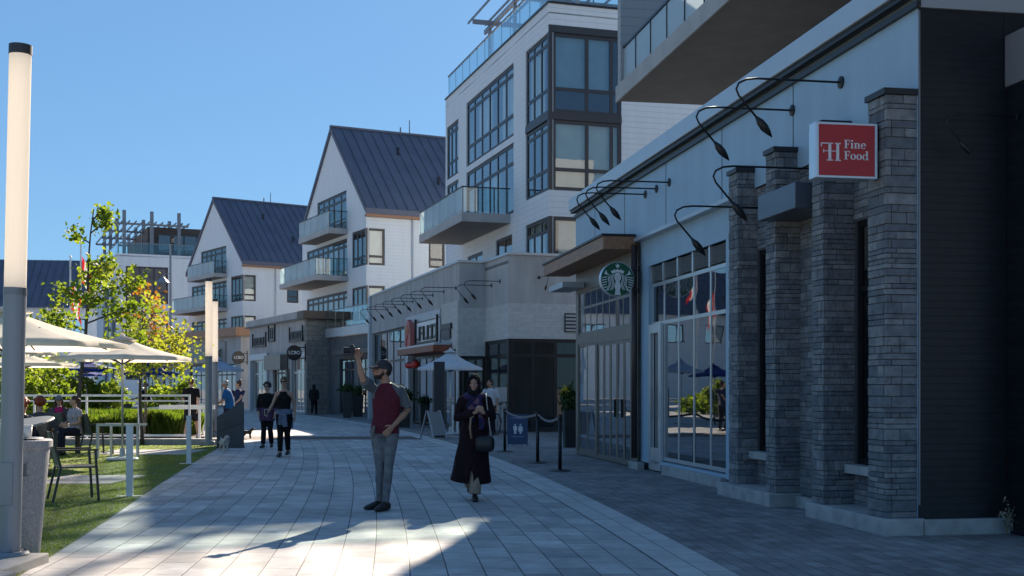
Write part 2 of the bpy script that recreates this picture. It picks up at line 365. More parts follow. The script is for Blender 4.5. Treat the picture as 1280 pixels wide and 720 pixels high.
PLINTH = mat('concrete_plinth', (.40, .40, .39), .85, var=.25, vscale=5, bump=.35, bscale=50)
CONC = mat('concrete', (.36, .36, .35), .9, var=.2, vscale=4, bump=.3, bscale=60)
ALU = mat('aluminium_frame', (.55, .58, .60), .35, metal=.55, var=.05)
BRONZE = mat('bronze_frame', (.19, .17, .15), .4, metal=.4, var=.1)
DFRAME = mat('charcoal_frame', (.05, .05, .055), .45, metal=.3)
BROWN = mat('brown_timber', (.34, .17, .09), .5, var=.25, vscale=3, stretch=(1, 6, 6))
LOUVRE = mat('grey_louvre', (.35, .37, .39), .5, metal=.3)
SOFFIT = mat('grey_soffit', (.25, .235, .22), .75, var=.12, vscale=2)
SLAB = mat('balcony_slab', (.42, .42, .42), .7, var=.12, vscale=2)
ROOF = mat('dark_metal_roof', (.125, .14, .19), .6, metal=.1, spec=.3, var=.12, vscale=.8)
FLATROOF = mat('flat_roof_membrane', (.3, .3, .3), .9)
STEEL = mat('grey_steel', (.22, .23, .25), .4, metal=.6, var=.1)
WHITEM = mat('white_painted_metal', (.74, .75, .74), .4, var=.05)
BLACKM = mat('black_metal', (.018, .018, .02), .4, metal=.3)
BLIND = mat('reflection_tinted_blind', (.62, .69, .60), .8, var=.08, vscale=2)  # greenish tint stands in for reflections in the apartment block windows
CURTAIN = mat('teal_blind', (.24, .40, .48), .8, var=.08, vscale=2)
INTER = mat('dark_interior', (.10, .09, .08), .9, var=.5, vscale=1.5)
GLASS = glass_mat('window_glass', (.72, .77, .78), 2.2)
SHOPG = glass_mat('shop_glass', (.42, .46, .48), 2.3, wob=.02)
DARKG = glass_mat('dark_entrance_glass', (.35, .4, .42), 1.6, wob=.02)
RAILG = glass_mat('rail_glass', (.82, .9, .9), 1.6, wob=.01)
FROST = frosted_mat('frosted_glass', (.80, .88, .89), .35)
WHITE_SIGN = mat('white_sign_face', (.80, .80, .80), .4)
BLACK_SIGN = mat('black_sign_face', (.012, .012, .014), .4)
SOIL = mat('planter_soil', (.04, .03, .02), .95, var=.4, vscale=20)
# ------------------------------------------------------------------ ground, paving, lawn
def band_x(Y): return 1.95 - .05 * Y - .0024 * Y * Y if Y < 66 else 1.95 - 3.3 - 10.454 - .3668 * (Y - 66)
def strip(name, m, xl, xr, y0, y1, z, step=1.0, nx=1):
    mb = MB(); vs = []; uv = []; ys = []; y = y0
    while y < y1 - 1e-6: ys.append(y); y += step
    ys.append(y1); s = 0; prev = None; fs = []
    for i, y in enumerate(ys):
        p = (band_x(y), y)
        if prev: s += math.dist(p, prev)
        prev = p
        for j in range(nx + 1):
            x = xl(y) + (xr(y) - xl(y)) * j / nx; vs.append((x, y, z)); uv.append((s, x - band_x(y)))
    for i in range(len(ys) - 1):
        for j in range(nx):
            a = i * (nx + 1) + j; fs.append((a, a + 1, a + nx + 2, a + nx + 1))
    me = bpy.data.meshes.new(name); me.from_pydata(vs, [], fs); me.materials.append(m)
    ul = me.uv_layers.new(name='UVMap')
    for l in me.loops: ul.data[l.index].uv = uv[l.vertex_index]
    o = bpy.data.objects.new(name, me); COL.objects.link(o); o['kind'] = 'structure'; return o
PAVE = brick_mat('plaza_pavers', (.59, .58, .57), (.40, .395, .39), (.07, .07, .07), .62, .295, .006, rough=.7, bump=.35, src='uv', nscale=3.5, namt=.25, offset=.5, stain=.3)
PAVE2 = brick_mat('side_pavers', (.33, .325, .32), (.23, .225, .225), (.05, .05, .05), .3, .15, .004, rough=.8, bump=.35, src='uv', nscale=3, namt=.3, stain=.35)
BANDM = brick_mat('pale_band_pavers', (.60, .58, .56), (.48, .47, .455), (.12, .12, .12), .5, .24, .006, rough=.7, bump=.3, src='uv', nscale=4, namt=.2)
CROSSM = brick_mat('red_brown_pavers', (.16, .115, .10), (.12, .09, .08), (.06, .05, .05), .3, .15, .005, rough=.8, src='uv')
GROUNDM = mat('far_ground', (.36, .35, .33), .9, var=.25, vscale=.3)
TURF = mat('turf_base', (.11, .155, .028), .9, var=.3, vscale=1.3, bump=.8, bscale=90)
struct('ground', MB().add([(-900,-600,-.02),(900,-600,-.02),(900,1600,-.02),(-900,1600,-.02)], [(0,1,2,3)]), GROUNDM)
LE = [(-12, -.9), (4, -3.1), (9.6, -3.85), (12.5, -4.33), (18.3, -5.36), (28.6, -7.06), (31, -7.5)]
def lawn_x(Y):
    for (a, b), (c, d) in zip(LE, LE[1:]):
        if Y <= c: return b + (d - b) * (Y - a) / (c - a)
    return LE[-1][1]
strip('plaza_paving', PAVE, lambda y: min(lawn_x(y), band_x(y) - 5) - (0 if y < 31 else min(40, (y - 31) * 8)), lambda y: band_x(y), -12, 150, .004)
strip('pale_paving_band', BANDM, lambda y: band_x(y), lambda y: band_x(y) + .48, -12, 150, .008)
strip('side_pavement', PAVE2, lambda y: band_x(y) + .48, lambda y: band_x(y) + (5.5 if y < 14 else 9 if y < 60 else 14), -12, 150, .004)
strip('brown_paving_crossing', CROSSM, lambda y: band_x(y) - 6.5, lambda y: band_x(y), 34.2, 36.4, .008)
lw = MB(); ys = [3 + i for i in range(28)] + [31]
lw.add([(lawn_x(y), y, .006) for y in ys] + [(-30, y, .006) for y in ys], [(i, i+1, len(ys)+i+1, len(ys)+i) for i in range(len(ys)-1)])
struct('lawn', lw, TURF)
# short turf blades on the near lawn, thinning out with distance
N = 90000; yy = 9.2 + 21.6 * rng.random(N) ** 1.6; xx = np.array([lawn_x(y) for y in yy]) - .02 - rng.random(N) * (2.2 + yy * .14)
hh = .012 + .014 * rng.random(N); ang = rng.random(N) * 6.283; wd = .003 + .0006 * yy * .5; lean = rng.normal(0, .012, (N, 2))
keep = ~(((yy > 18.15) & (yy < 20.05) & (xx > -7.45) & (xx < -6.05)) | ((yy > 26.25) & (yy < 28.45) & (xx > -9.35) & (xx < -7.15))); xx, yy = xx[keep], yy[keep]; N = len(xx); hh, ang, wd, lean = hh[:N], ang[:N], wd[keep], lean[:N]
P = np.zeros((N, 3, 3)); P[:, 0] = np.stack([xx - np.cos(ang) * wd, yy - np.sin(ang) * wd, np.full(N, .005)], 1)
P[:, 1] = np.stack([xx + np.cos(ang) * wd, yy + np.sin(ang) * wd, np.full(N, .005)], 1); P[:, 2] = np.stack([xx + lean[:, 0], yy + lean[:, 1], hh], 1)
me = bpy.data.meshes.new('grass_blades'); me.from_pydata(P.reshape(-1, 3).tolist(), [], np.arange(3 * N).reshape(-1, 3).tolist())
BLADE = leaf_mat('turf_blades', (.11, .155, .026), (.15, .20, .036), (.19, .225, .055), .5, 2.0); me.materials.append(BLADE)
o = bpy.data.objects.new('grass_blades', me); COL.objects.link(o); tag(o, 'short green turf of the lawn beside the paving', 'grass', kind='stuff')
kb = MB()
for y in range(4, 10): kb.box(lawn_x(y + .5) - .62, lawn_x(y + .5) - .02 + (9.5 - y) * .004, y + .004, y + .996, -.02, .085 if y < 9 else .085)
struct('lawn_kerb', kb, CONC, bevel=.012)
struct('lawn_end_kerb', MB().box(-30, -7.2, 30.9, 31.3, -.02, .16), CONC, bevel=.015)
for i, (a, b, c, d) in enumerate([(126, 610, 60, 589), (216, 569, 128, 562)]):
    pass
pads = MB(); pads.box(-7.4, -6.1, 18.2, 20.0, 0, .014); pads.box(-9.3, -7.2, 26.3, 28.4, 0, .014)
struct('lawn_paving_pads', pads, CONC)

# ------------------------------------------------------------------ near shop building
N_ = Fr(4.02, 11.88, .177)
nb = thing('shop_building', 'nearest shop block with blue-grey upper panels, ledge stone fins and a black brick end wall', 'building', (N_.x, N_.y, 0), N_.rz)
L = 14.95; ZT = 5.25
S = Pl((0, 0), (1, 0), (0, 1)); E = Pl((0, 0), (0, -1), (-1, 0))
sA, sA2 = N_.s_at(922, .24), N_.s_at(911, .24)
sg0, sg1 = N_.s_at(909, -.08), N_.s_at(812, -.08)
sb0, sb1 = N_.s_at(797, 0), L
# blue-grey panelled upper wall with joints
w_ = MB(); S.quad(w_, 0, L, 4.15, ZT, 0); S.quad(w_, 0, .3, .1, 4.15, 0); w_.build('upper_wall', PANEL, nb, normals=False)
j = MB()
for a in (3.05, 5.6, 8.3, 10.9, 13.2): S.box(j, a - .008, a + .008, 0, .004, 4.15, ZT)
j.build('panel_joint', DARKTRIM, nb)
t = MB(); S.box(t, -.06, L + .03, 0, .05, ZT - .03, ZT + .03); t.build('string_course', DARKTRIM, nb)
p = MB(); S.quad(p, 0, L, ZT + .03, 5.40, 0); p.build('parapet_wall', PANEL, nb, normals=False)
p = MB(); S.box(p, -.02, L + .12, .0, .14, 5.40, 5.66); p.build('parapet_fascia', FASCIA, nb, bevel=.01)
p = MB(); S.box(p, -.02, L + .1, .002, .10, 5.34, 5.398); p.build('parapet_shadow_gap', DARKTRIM, nb)
p = MB(); p.box(0, L, -9, 0, 5.3, 5.4); p.build('roof', FLATROOF, nb)
# end walls
wl = MB(); E.wall(wl, 0, 9, 0.1, 5.22, [], o=0)
wl.build('end_wall', BLACKBRICK, nb, normals=False)
e = MB(); E.box(e, 0, 9, 0, .03, 5.222, 5.40); e.build('end_wall_coping', LOUVRE, nb)
e = MB(); E.box(e, .0, .018, 0, .012, .3, 5.2); e.build('corner_trim', STEEL, nb)
e = MB(); E.box(e, .93, .945, 0, .01, .3, 5.2); e.build('joint_trim', BLACKM, nb)
e = MB(); E.box(e, .93, 6, 0.02, .9, 4.47, 4.98); e.build('end_canopy', mat('grey_canopy', (.2, .2, .21), .6), nb); e = MB(); E.box(e, .95, 6, .002, .45, 0, 4.468); e.build('end_pier', BLACKBRICK, nb)
f = MB(); f.add([(L, 0, 0), (L, -9, 0), (L, -9, 5.4), (L, 0, 5.4)], [(0,1,2,3)]); f.build('far_end_wall', PALEBRICK, nb, normals=False)
pl_ = MB(); E.box(pl_, -.0, 9, 0, .08, 0, .16); pl_.build('end_plinth', PLINTH, nb, bevel=.012)
# stone fins, recessed stone wall with slit windows
fins = [(N_.s_at(1137, .0) * 0 + .03, .40), (1.35, 1.72), None, None]
sD = (.02, N_.s_at(1085, .33)); sC = (N_.s_at(1029, .33), N_.s_at(1015, .33)); sB = (N_.s_at(969, .29), N_.s_at(957, .29)); sAA = (sA, sA2)
for (a0, a1), fd_ in ((sD, .33), (sC, .33), (sB, .29), (sAA, .24)):
    q = MB(); S.box(q, a0 + .02, a1 - .02, -.05, fd_ - .02, .14, 4.36); core = q.build('stone_fin', MORTAR, nb); q = MB(); rs_ = random.Random(int(a0 * 1000)); z = .171
    while z < 4.34:                                     # courses wrap the corner: alternately the face or the flank owns it
        h = min(rs_.choice((.05, .06, .075, .09, .115)), 4.36 - z)
        if 4.36 - z - h < .045: h = 4.36 - z
        own = rs_.random() < .5; p0, p1, p2 = [rs_.uniform(-.004, .006) for _ in range(3)]
        cuts_ = [a0 - (p1 if own else -.055), a0 + rs_.uniform(.35, .65) * (a1 - a0), a1]
        if rs_.random() < .4: cuts_.pop(1)
        for c0_, c1_ in zip(cuts_, cuts_[1:]): S.box(q, c0_ + .003, c1_ - .003, fd_ - .06, fd_ + rs_.uniform(-.004, .007), z + .003, z + h - .003)
        fl_a = 0.0; ends = [fd_ - (.062 if own else -p0), fd_ * rs_.uniform(.3, .7), -.045]
        if rs_.random() < .45: ends.pop(1)
        for b0_, b1_ in zip(ends, ends[1:]): q.box(a0 - rs_.uniform(-.004, .006), a0 + .05, b1_ + .003, b0_ - .003, z + .003, z + h - .003)
        q.box(a1 - .05, a1 + p2, -.045, fd_ - .065, z + .003, z + h - .003)
        z += h
    q.build('ledge_stones', STONE, core, bevel=.006)
    q = MB(); S.box(q, a0 - .02, a1 + .02, -.02, fd_ + .03, 4.36, 4.42); q.build('fin_cap', DARKTRIM, nb)
def slit(a0, a1, z0, z1):
    S.window(nb, a0, a1, z0, z1, 1, (.72,), o=-.04, rev=.03, fm=BLACKM, gm=DARKG, fw=.06)
    q = MB(); S.box(q, a0 + .01, a1 - .01, -.05, .10, z0 - .1, z0 - .002); q.build('window_sill', PLINTH, nb, bevel=.008)
holes = []
for a, b in ((sD, sC), (sB, sAA)):
    holes.append((a[1] + .08, b[0] - .02, .62, 3.3))
q = MB(); S.wall(q, .25, sA, .14, 4.15, holes, o=-.04, rev=.1); core = q.build('stone_wall', MORTAR, nb, normals=False); q = MB(); rs_ = random.Random(77)
for h in holes: ledge(q, S, h[0] - .09, h[1] + .02, .15, .50, -.04, rs_); ledge(q, S, h[0] - .09, h[1] + .02, 3.32, 4.14, -.04, rs_); ledge(q, S, h[0] - .085, h[0] - .003, .62, 3.3, -.04, rs_)
ledge(q, S, sC[1], sB[0], .15, 4.14, -.04, rs_); q.build('ledge_stones', STONE, core, bevel=.006)
for h in holes: slit(*h)
for a0, a1 in ((sD[0] - .1, sC[1] + .05), (sB[0] - .05, sAA[1] + .05)):
    q = MB(); S.box(q, a0, a1, -.04, .39, 0, .17); q.build('fin_plinth', PLINTH, nb, bevel=.012)
q = MB(); S.box(q, sC[1] + .052, sB[0] - .052, -.04, .05, 0, .14); q.build('wall_plinth', PLINTH, nb)
q = MB(); S.box(q, N_.s_at(999, .45), N_.s_at(952, .45), -.02, .50, 3.50, 3.80); q.build('box_canopy', mat('steel_blue_canopy', (.09, .11, .14), .35, metal=.3), nb, bevel=.01)
# ledge above the shop glass
q = MB(); S.box(q, sAA[1], sb0 - .06, -.1, .09, 4.1, 4.16); q.build('ledge', FASCIA, nb)
q = MB(); S.wall(q, sA2, sb0, .14, 4.1, [(sg0, sg1, .2, 3.62)], o=-.06, rev=.14); q.build('shop_wall', PANEL, nb, normals=False)
# storefront: louvres on top, transom panes, tall panes and a door
fr5 = [(N_.s_at(px, -.12) - sg0) / (sg1 - sg0) for px in (888, 867, 848, 830)]
g = S.window(nb, sg0, sg1, .22, 3.30, fr5, (.77,), o=-.06, rev=.06, fm=ALU, gm=SHOPG, fw=.06, fd=.024, name='shop_window')
q = MB()
cuts = [0] + fr5 + [1]
for c0, c1 in zip(cuts, cuts[1:]):
    a0, a1 = sg0 + (sg1 - sg0) * c0, sg0 + (sg1 - sg0) * c1
    for k in range(9): q.bar(S.pt(a0 + .03, -.13, 3.35 + k * .03), S.pt(a1 - .03, -.13, 3.35 + k * .03), .03, .008, up=(0, .5, .8))
q.build('louvre_vent', LOUVRE, nb)
q = MB()
for c in cuts: a = sg0 + (sg1 - sg0) * c; S.box(q, a - .035, a + .035, -.18, -.1, 3.303, 3.62)
S.box(q, sg0, sg1, -.18, -.1, 3.62, 3.68)
q.build('vent_frame', ALU, nb)
q = MB(); S.box(q, sg0, N_.s_at(828, 0), -.1, .02, 0, .16); q.build('shop_plinth', PLINTH, nb, bevel=.01)
da0, da1 = sg0 + (sg1 - sg0) * fr5[3], sg1
d = MB(); S.box(d, da0 + .03, da0 + .15, -.12, -.06, .03, 2.58); S.box(d, da1 - .12, da1, -.12, -.06, .03, 2.58); S.box(d, da0 + .15, da1 - .12, -.12, -.06, .03, .42); S.box(d, da0 + .15, da1 - .12, -.12, -.06, 2.42, 2.58)
do = d.build('door', ALU, nb, bevel=.006)
h = MB(); h.loft([S.pt(da0 + .2, -.06, .95), S.pt(da0 + .2, .0, .95), S.pt(da0 + .2, .0, 1.45), S.pt(da0 + .2, -.06, 1.45)], .014, 8); h.build('door_handle', STEEL, do)
# bay with upper windows, folding doors, dark downpipe and timber canopy
q = MB(); S.wall(q, sb0, L, 0.02, 4.0, [(sb0 + .55, L - .25, 2.62, 3.55), (sb0 + .5, L - 1.9, .06, 2.38), (L - 1.75, L - .2, .1, 2.42)], o=0, rev=.1); q.build('bay_wall', BRONZE, nb, normals=False)
S.window(nb, sb0 + .55, L - .25, 2.62, 3.55, 8, (.62,), o=0, rev=.02, fm=BRONZE, gm=SHOPG, fw=.05, fd=.016, name='shop_window')
S.window(nb, L - 1.75, L - .2, .1, 2.42, 2, (), o=0, rev=.02, fm=BRONZE, gm=SHOPG, fw=.06, fd=.016, name='shop_window')
fd0, fd1 = sb0 + .5, L - 1.9
for k in range(5):
    a0, a1 = fd0 + (fd1 - fd0) * k / 5, fd0 + (fd1 - fd0) * (k + 1) / 5
    dg = S.window(nb, a0 + .005, a1 - .005, .06, 2.38, 1, (), o=0, rev=.02, fm=BRONZE, gm=SHOPG, fw=.06, fd=.016, name='folding_door')
    if k in (1, 2): hm = MB(); hm.box(a0 + .06, a0 + .085, -.03, .02, .9, 1.25); hm.build('door_handle', BLACKM, dg)
q = MB(); q.loft([S.pt(sb0 - .02, .07, .2), S.pt(sb0 - .02, .07, 4.05)], .055, 10); q.build('downpipe', mat('dark_brown_pipe', (.05, .03, .025), .4), nb, smooth=True)
q = MB(); S.box(q, sb0 - .35, sb0 + .25, -.02, .10, 0, .13); q.build('bay_plinth', PLINTH, nb)
q = MB(); S.box(q, sb0 + .08, L + .55, 0.02, .62, 3.98, 4.22); q.build('timber_canopy', BROWN, nb, bevel=.01)
q = MB(); S.box(q, sb0 + .06, L + .57, 0.02, .65, 4.22, 4.26); q.build('canopy_flashing', DARKTRIM, nb)
q = MB(); S.box(q, L - .9, L + .5, .02, .5, 3.62, 3.74); q.build('small_canopy', FASCIA, nb)
# interior back wall and floor, seen dimly through the glass
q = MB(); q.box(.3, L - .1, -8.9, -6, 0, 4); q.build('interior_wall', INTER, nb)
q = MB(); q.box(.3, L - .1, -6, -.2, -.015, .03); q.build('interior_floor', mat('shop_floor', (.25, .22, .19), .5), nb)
# set-back upper storeys with the long balcony
UB = -1.9
bs1 = N_.s_at(772, UB)
q = MB(); S.box(q, -13, bs1, UB - 4.6, UB, 8.73, 9.06); bal = q.build('balcony', SOFFIT, nb)
q = MB(); S.box(q, -13, bs1 + .02, UB, UB + .05, 8.70, 9.10); E2 = None; q.build('balcony_edge', SLAB, bal, bevel=.008)
q = MB(); k = 0
a = bs1 - .12
while a > -13:
    S.box(q, a - 1.22, a - .03, UB - .10, UB - .085, 9.1, 9.98); a -= 1.25
q.build('glass_panel', FROST, bal)
q = MB(); S.box(q, -13, bs1 - .1, UB - .13, UB - .06, 10.0, 10.06); a = bs1 - .12
while a > -13: S.box(q, a - .02, a + .02, UB - .12, UB - .07, 9.06, 10.0); a -= 1.25
q.build('handrail', BLACKM, bal)
q = MB(); S.box(q, bs1 - .28, bs1 - .001, UB - 4.6, UB - .002, 9.06, 12.2); q.build('balcony_screen', GREY_SID, bal)
q = MB(); S.box(q, -13, bs1 - .4, UB - 9, UB - 4.62, 5.4, 12.2); q.build('upper_storey', GREY_SID, nb)
for a in (bs1 - 3.5, bs1 - 8.5): S.window(nb, a - 2.4, a, 9.1, 11.4, 3, (), o=UB - 4.62, rev=-.08, fm=DFRAME, gm=GLASS)

# ------------------------------------------------------------------ white apartment block with shop podium
Mf = Fr(-.106, 39.6, .31)
mb_ = thing('apartment_block', 'white sided apartment block with large dark windows and a roof terrace pergola', 'building', (Mf.x, Mf.y, 0), Mf.rz)
ZP = 5.88
# podium: camera-facing glazed front, notch, street front
Lm = Mf.s_at(463, .95); e1 = 2.83
P0 = Pl((0, 0), (0, -1), (-1, 0)); P1 = Pl((0, 0), (1, 0), (0, 1)); P2 = Pl((e1, .95), (0, -1), (-1, 0)); P3 = Pl((0, .95), (1, 0), (0, 1))
gw = MB(); pw = MB()
for pl, a0, a1 in ((P0, 0, 9), (P1, 0, e1), (P2, 0, .95)):
    pl.quad(gw, a0, a1, 4.28, ZP, 0)
    pl.wall(pw, a0, a1, 2.6 if pl is P2 else 3.11, 4.28, [], o=.0)
P3.wall(gw, e1, Lm, 0, ZP, [(e1 + .25, e1 + 8.1, 0, 3.75), (e1 + 9.1, Lm - .5, .4, 4.1)], o=0, rev=.2)
gw.build('podium_wall', STUCCO, mb_, normals=False); pw.build('brick_band', PALEBRICK, mb_, normals=False)
q = MB(); q.add([(0,-9,0),(Lm,-9,0),(Lm,-9,5.7),(0,-9,5.7)],[(0,1,2,3)]); q.add([(Lm,-9,0),(Lm,.95,0),(Lm,.95,5.7),(Lm,-9,5.7)],[(0,1,2,3)]); q.build('back_wall', STUCCO, mb_, normals=False)
q = MB(); P0.box(q, 0, 9, 0, .06, ZP, ZP + .08); P1.box(q, -.06, e1 - .002, 0, .06, ZP, ZP + .08); P2.box(q, -.002, .95, 0, .06, ZP, ZP + .08); P3.box(q, e1 - .06, Lm, .002, .06, ZP, ZP + .08); q.build('podium_coping', FASCIA, mb_)
q = MB(); q.box(.03, Lm, -9, .0, 5.6, 5.7); q.box(e1 + .02, Lm, .003, .93, 5.6, 5.7); q.build('terrace_floor', FLATROOF, mb_)
# joints in the stucco
q = MB()
for a in (e1 + 2.2, e1 + 8.6, e1 + 12.6): P3.box(q, a - .012, a + .012, 0, .004, 4.2, ZP)
q.build('stucco_joint', DARKTRIM, mb_)
# dark entrance glazing
P0.window(mb_, .1, 2.6, .05, 3.11, [.3, .62], (.82,), o=0, rev=.05, fm=BLACKM, gm=DARKG, fw=.12, name='entrance_glazing')
P0.window(mb_, 2.62, 6, .05, 3.11, [.35, .7], (.82,), o=0, rev=.05, fm=BLACKM, gm=DARKG, fw=.1, name='entrance_glazing')
P1.window(mb_, .1, 2.75, .05, 3.11, 2, (.82,), o=0, rev=.05, fm=BLACKM, gm=SHOPG, fw=.12, name='entrance_glazing')
q = MB(); q.box(-.02, .1, -.1, .02, 0, 3.11); q.build('corner_post', BLACKM, mb_)
P2.window(mb_, .05, .94, .05, 2.6, 1, (.8,), o=0, rev=.04, fm=BLACKM, gm=SHOPG, fw=.08)
q = MB(); P0.box(q, 1.95, 2.6, 0, .05, 3.35, 3.98)
q.build('wall_vent', DARKTRIM, mb_)
q = MB()
for k in range(5): P0.box(q, 1.97, 2.58, .05, .075, 3.38 + k * .12, 3.45 + k * .12)
q.build('vent_slat', LOUVRE, mb_)
# shop under the street front: white surround, timber canopy, lanterns, letters
a0 = e1 + .25
q = MB(); P3.box(q, e1 + .01, e1 + 2.4, .0, .05, 2.85, 4.55); P3.box(q, e1 + .01, e1 + .3, .0, .04, 0, 2.85); q.build('white_render', PALEBRICK, mb_)
q = MB(); P3.box(q, e1 + 2.6, e1 + 8.5, .0, .06, 4.12, 4.42); P3.box(q, e1 + 8.1, e1 + 8.5, .0, .06, 0, 4.12); q.build('shop_surround', FASCIA, mb_)
q = MB(); P3.box(q, e1 + .8, e1 + 7.0, .0, .75, 2.78, 3.02); q.build('shop_canopy', mat('red_brown_timber', (.24, .07, .035), .5, var=.2), mb_, bevel=.01)
q = MB(); P3.box(q, e1 + .8, e1 + 6.9, .1, .70, 3.021, 3.10); q.build('canopy_roof', FASCIA, mb_)
P3.window(mb_, e1 + .3, e1 + 8.1, .05, 2.75, [.12, .3, .42, .55, .7, .85], (.82,), o=0, rev=.15, fm=BLACKM, gm=SHOPG, fw=.1, name='shop_window')
P3.window(mb_, e1 + 2.6, e1 + 8.1, 3.1, 4.1, 5, (), o=0, rev=.1, fm=BLACKM, gm=SHOPG, fw=.07, name='shop_window')
P3.window(mb_, e1 + 9.1, Lm - .5, .4, 4.1, 5, (.32, .62), o=0, rev=.12, fm=DFRAME, gm=SHOPG, fw=.1, name='shop_window')
q = MB(); P3.box(q, Lm - .35, Lm + .1, -.02, .12, 0, ZP + .02); q.build('pilaster', FASCIA, mb_)
# upper block
us, uo = Mf.s_at(686, -2.04), -2.04; ue = Mf.s_at(557, uo); ZR = 14.95
us = 1.87; U0 = Pl((us, uo), (0, -1), (-1, 0)); U1 = Pl((0, uo), (1, 0), (0, 1)); UD = 13
sp = lambda px: Mf.s_at(px, uo); ap = lambda px: Mf.a_at(px, us, uo)
fl = [(11.15, 13.95), (8.42, 10.9), (5.9, 7.5)]
cw = [(0.0, ap(777), *z) for z in fl] + [(ap(814), ap(900), 8.6, 10.35)]
c0, c1 = us + .18, sp(657); m0, m1 = sp(642), sp(583); n0, n1 = sp(573), sp(558.5)
sw = [(us, c1, *z) for z in fl] + [(m0, m1, 11.15, 13.95), (m0, m1, 8.2, 10.9), (n0, n1, 11.15, 13.6), (n0, n1, 9.0, 10.9), (m0 + .2, m0 + 2.4, 5.9, 7.4), (m1 - 2.6, m1 - .2, 5.9, 7.2), (sp(573), sp(563), 5.9, 7.2)]
q = MB(); U0.wall(q, 0, UD, 5.6, ZR, cw, rev=.16); U1.wall(q, us, ue, 5.6, ZR, sw, rev=.16)
q.add([(ue, uo, 5.6), (ue, uo - UD, 5.6), (ue, uo - UD, ZR), (ue, uo, ZR)], [(0,1,2,3)]); q.add([(us, uo - UD, 5.6), (ue, uo - UD, 5.6), (ue, uo - UD, ZR), (us, uo - UD, ZR)], [(0,1,2,3)])
q.build('wall', WHITE_SID, mb_, normals=False)
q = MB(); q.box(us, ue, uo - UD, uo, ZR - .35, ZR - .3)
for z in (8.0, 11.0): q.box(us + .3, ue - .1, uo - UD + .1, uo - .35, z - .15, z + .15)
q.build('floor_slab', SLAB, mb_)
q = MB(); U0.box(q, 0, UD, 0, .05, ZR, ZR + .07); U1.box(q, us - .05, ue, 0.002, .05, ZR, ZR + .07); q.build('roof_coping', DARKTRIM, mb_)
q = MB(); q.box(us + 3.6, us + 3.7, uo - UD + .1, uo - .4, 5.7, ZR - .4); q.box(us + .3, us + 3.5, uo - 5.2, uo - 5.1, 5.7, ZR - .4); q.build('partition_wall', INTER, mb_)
bl = {0: [(.02, .62, .30, 1), (.62, .98, .3, 1), (0.02, .98, 0, .3)], 1: [(.02, .5, 0, 1), (.5, .98, 0, 1)], 2: [(.1, .9, 0, .9)]}
for i, (z0, z1) in enumerate(fl):
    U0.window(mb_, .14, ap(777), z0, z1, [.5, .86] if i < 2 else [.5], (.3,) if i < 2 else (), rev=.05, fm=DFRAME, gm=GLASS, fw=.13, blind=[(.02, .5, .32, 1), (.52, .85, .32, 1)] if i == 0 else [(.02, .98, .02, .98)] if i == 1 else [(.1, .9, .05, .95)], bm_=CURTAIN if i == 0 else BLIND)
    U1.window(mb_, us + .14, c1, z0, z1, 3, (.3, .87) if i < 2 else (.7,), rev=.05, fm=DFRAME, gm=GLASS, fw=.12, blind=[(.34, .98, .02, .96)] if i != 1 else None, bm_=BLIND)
    q = MB(); q.box(us - .008, us + .14, uo - .14, uo + .008, z0, z1); q.build('corner_mullion', DFRAME, mb_)
q = MB(); U0.box(q, .0, ap(777), -.05, .02, 10.9, 11.15); U1.box(q, us + .001, c1, -.05, .018, 10.9, 11.15); q.build('spandrel_panel', DFRAME, mb_); q = MB(); U0.box(q, 0, ap(777), -.05, .02, 13.95, 14.2); q.build('spandrel_panel', DFRAME, mb_)
U0.window(mb_, ap(814), ap(900), 8.6, 10.35, 2, (), rev=.05, fm=DFRAME, gm=GLASS)
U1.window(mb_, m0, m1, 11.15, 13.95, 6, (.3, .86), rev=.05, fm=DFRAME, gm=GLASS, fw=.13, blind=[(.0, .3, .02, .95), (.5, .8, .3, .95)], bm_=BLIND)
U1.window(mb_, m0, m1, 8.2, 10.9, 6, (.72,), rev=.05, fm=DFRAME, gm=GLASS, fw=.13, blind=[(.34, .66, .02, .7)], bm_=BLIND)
U1.window(mb_, n0, n1, 11.15, 13.6, 3, (.3, .86), rev=.05, fm=DFRAME, gm=GLASS, fw=.13)
U1.window(mb_, n0, n1, 9.0, 10.9, 3, (.3,), rev=.05, fm=DFRAME, gm=GLASS, fw=.13)
for h in sw[-3:]: U1.window(mb_, *h, 2, (), rev=.05, fm=DFRAME, gm=GLASS, fw=.12)
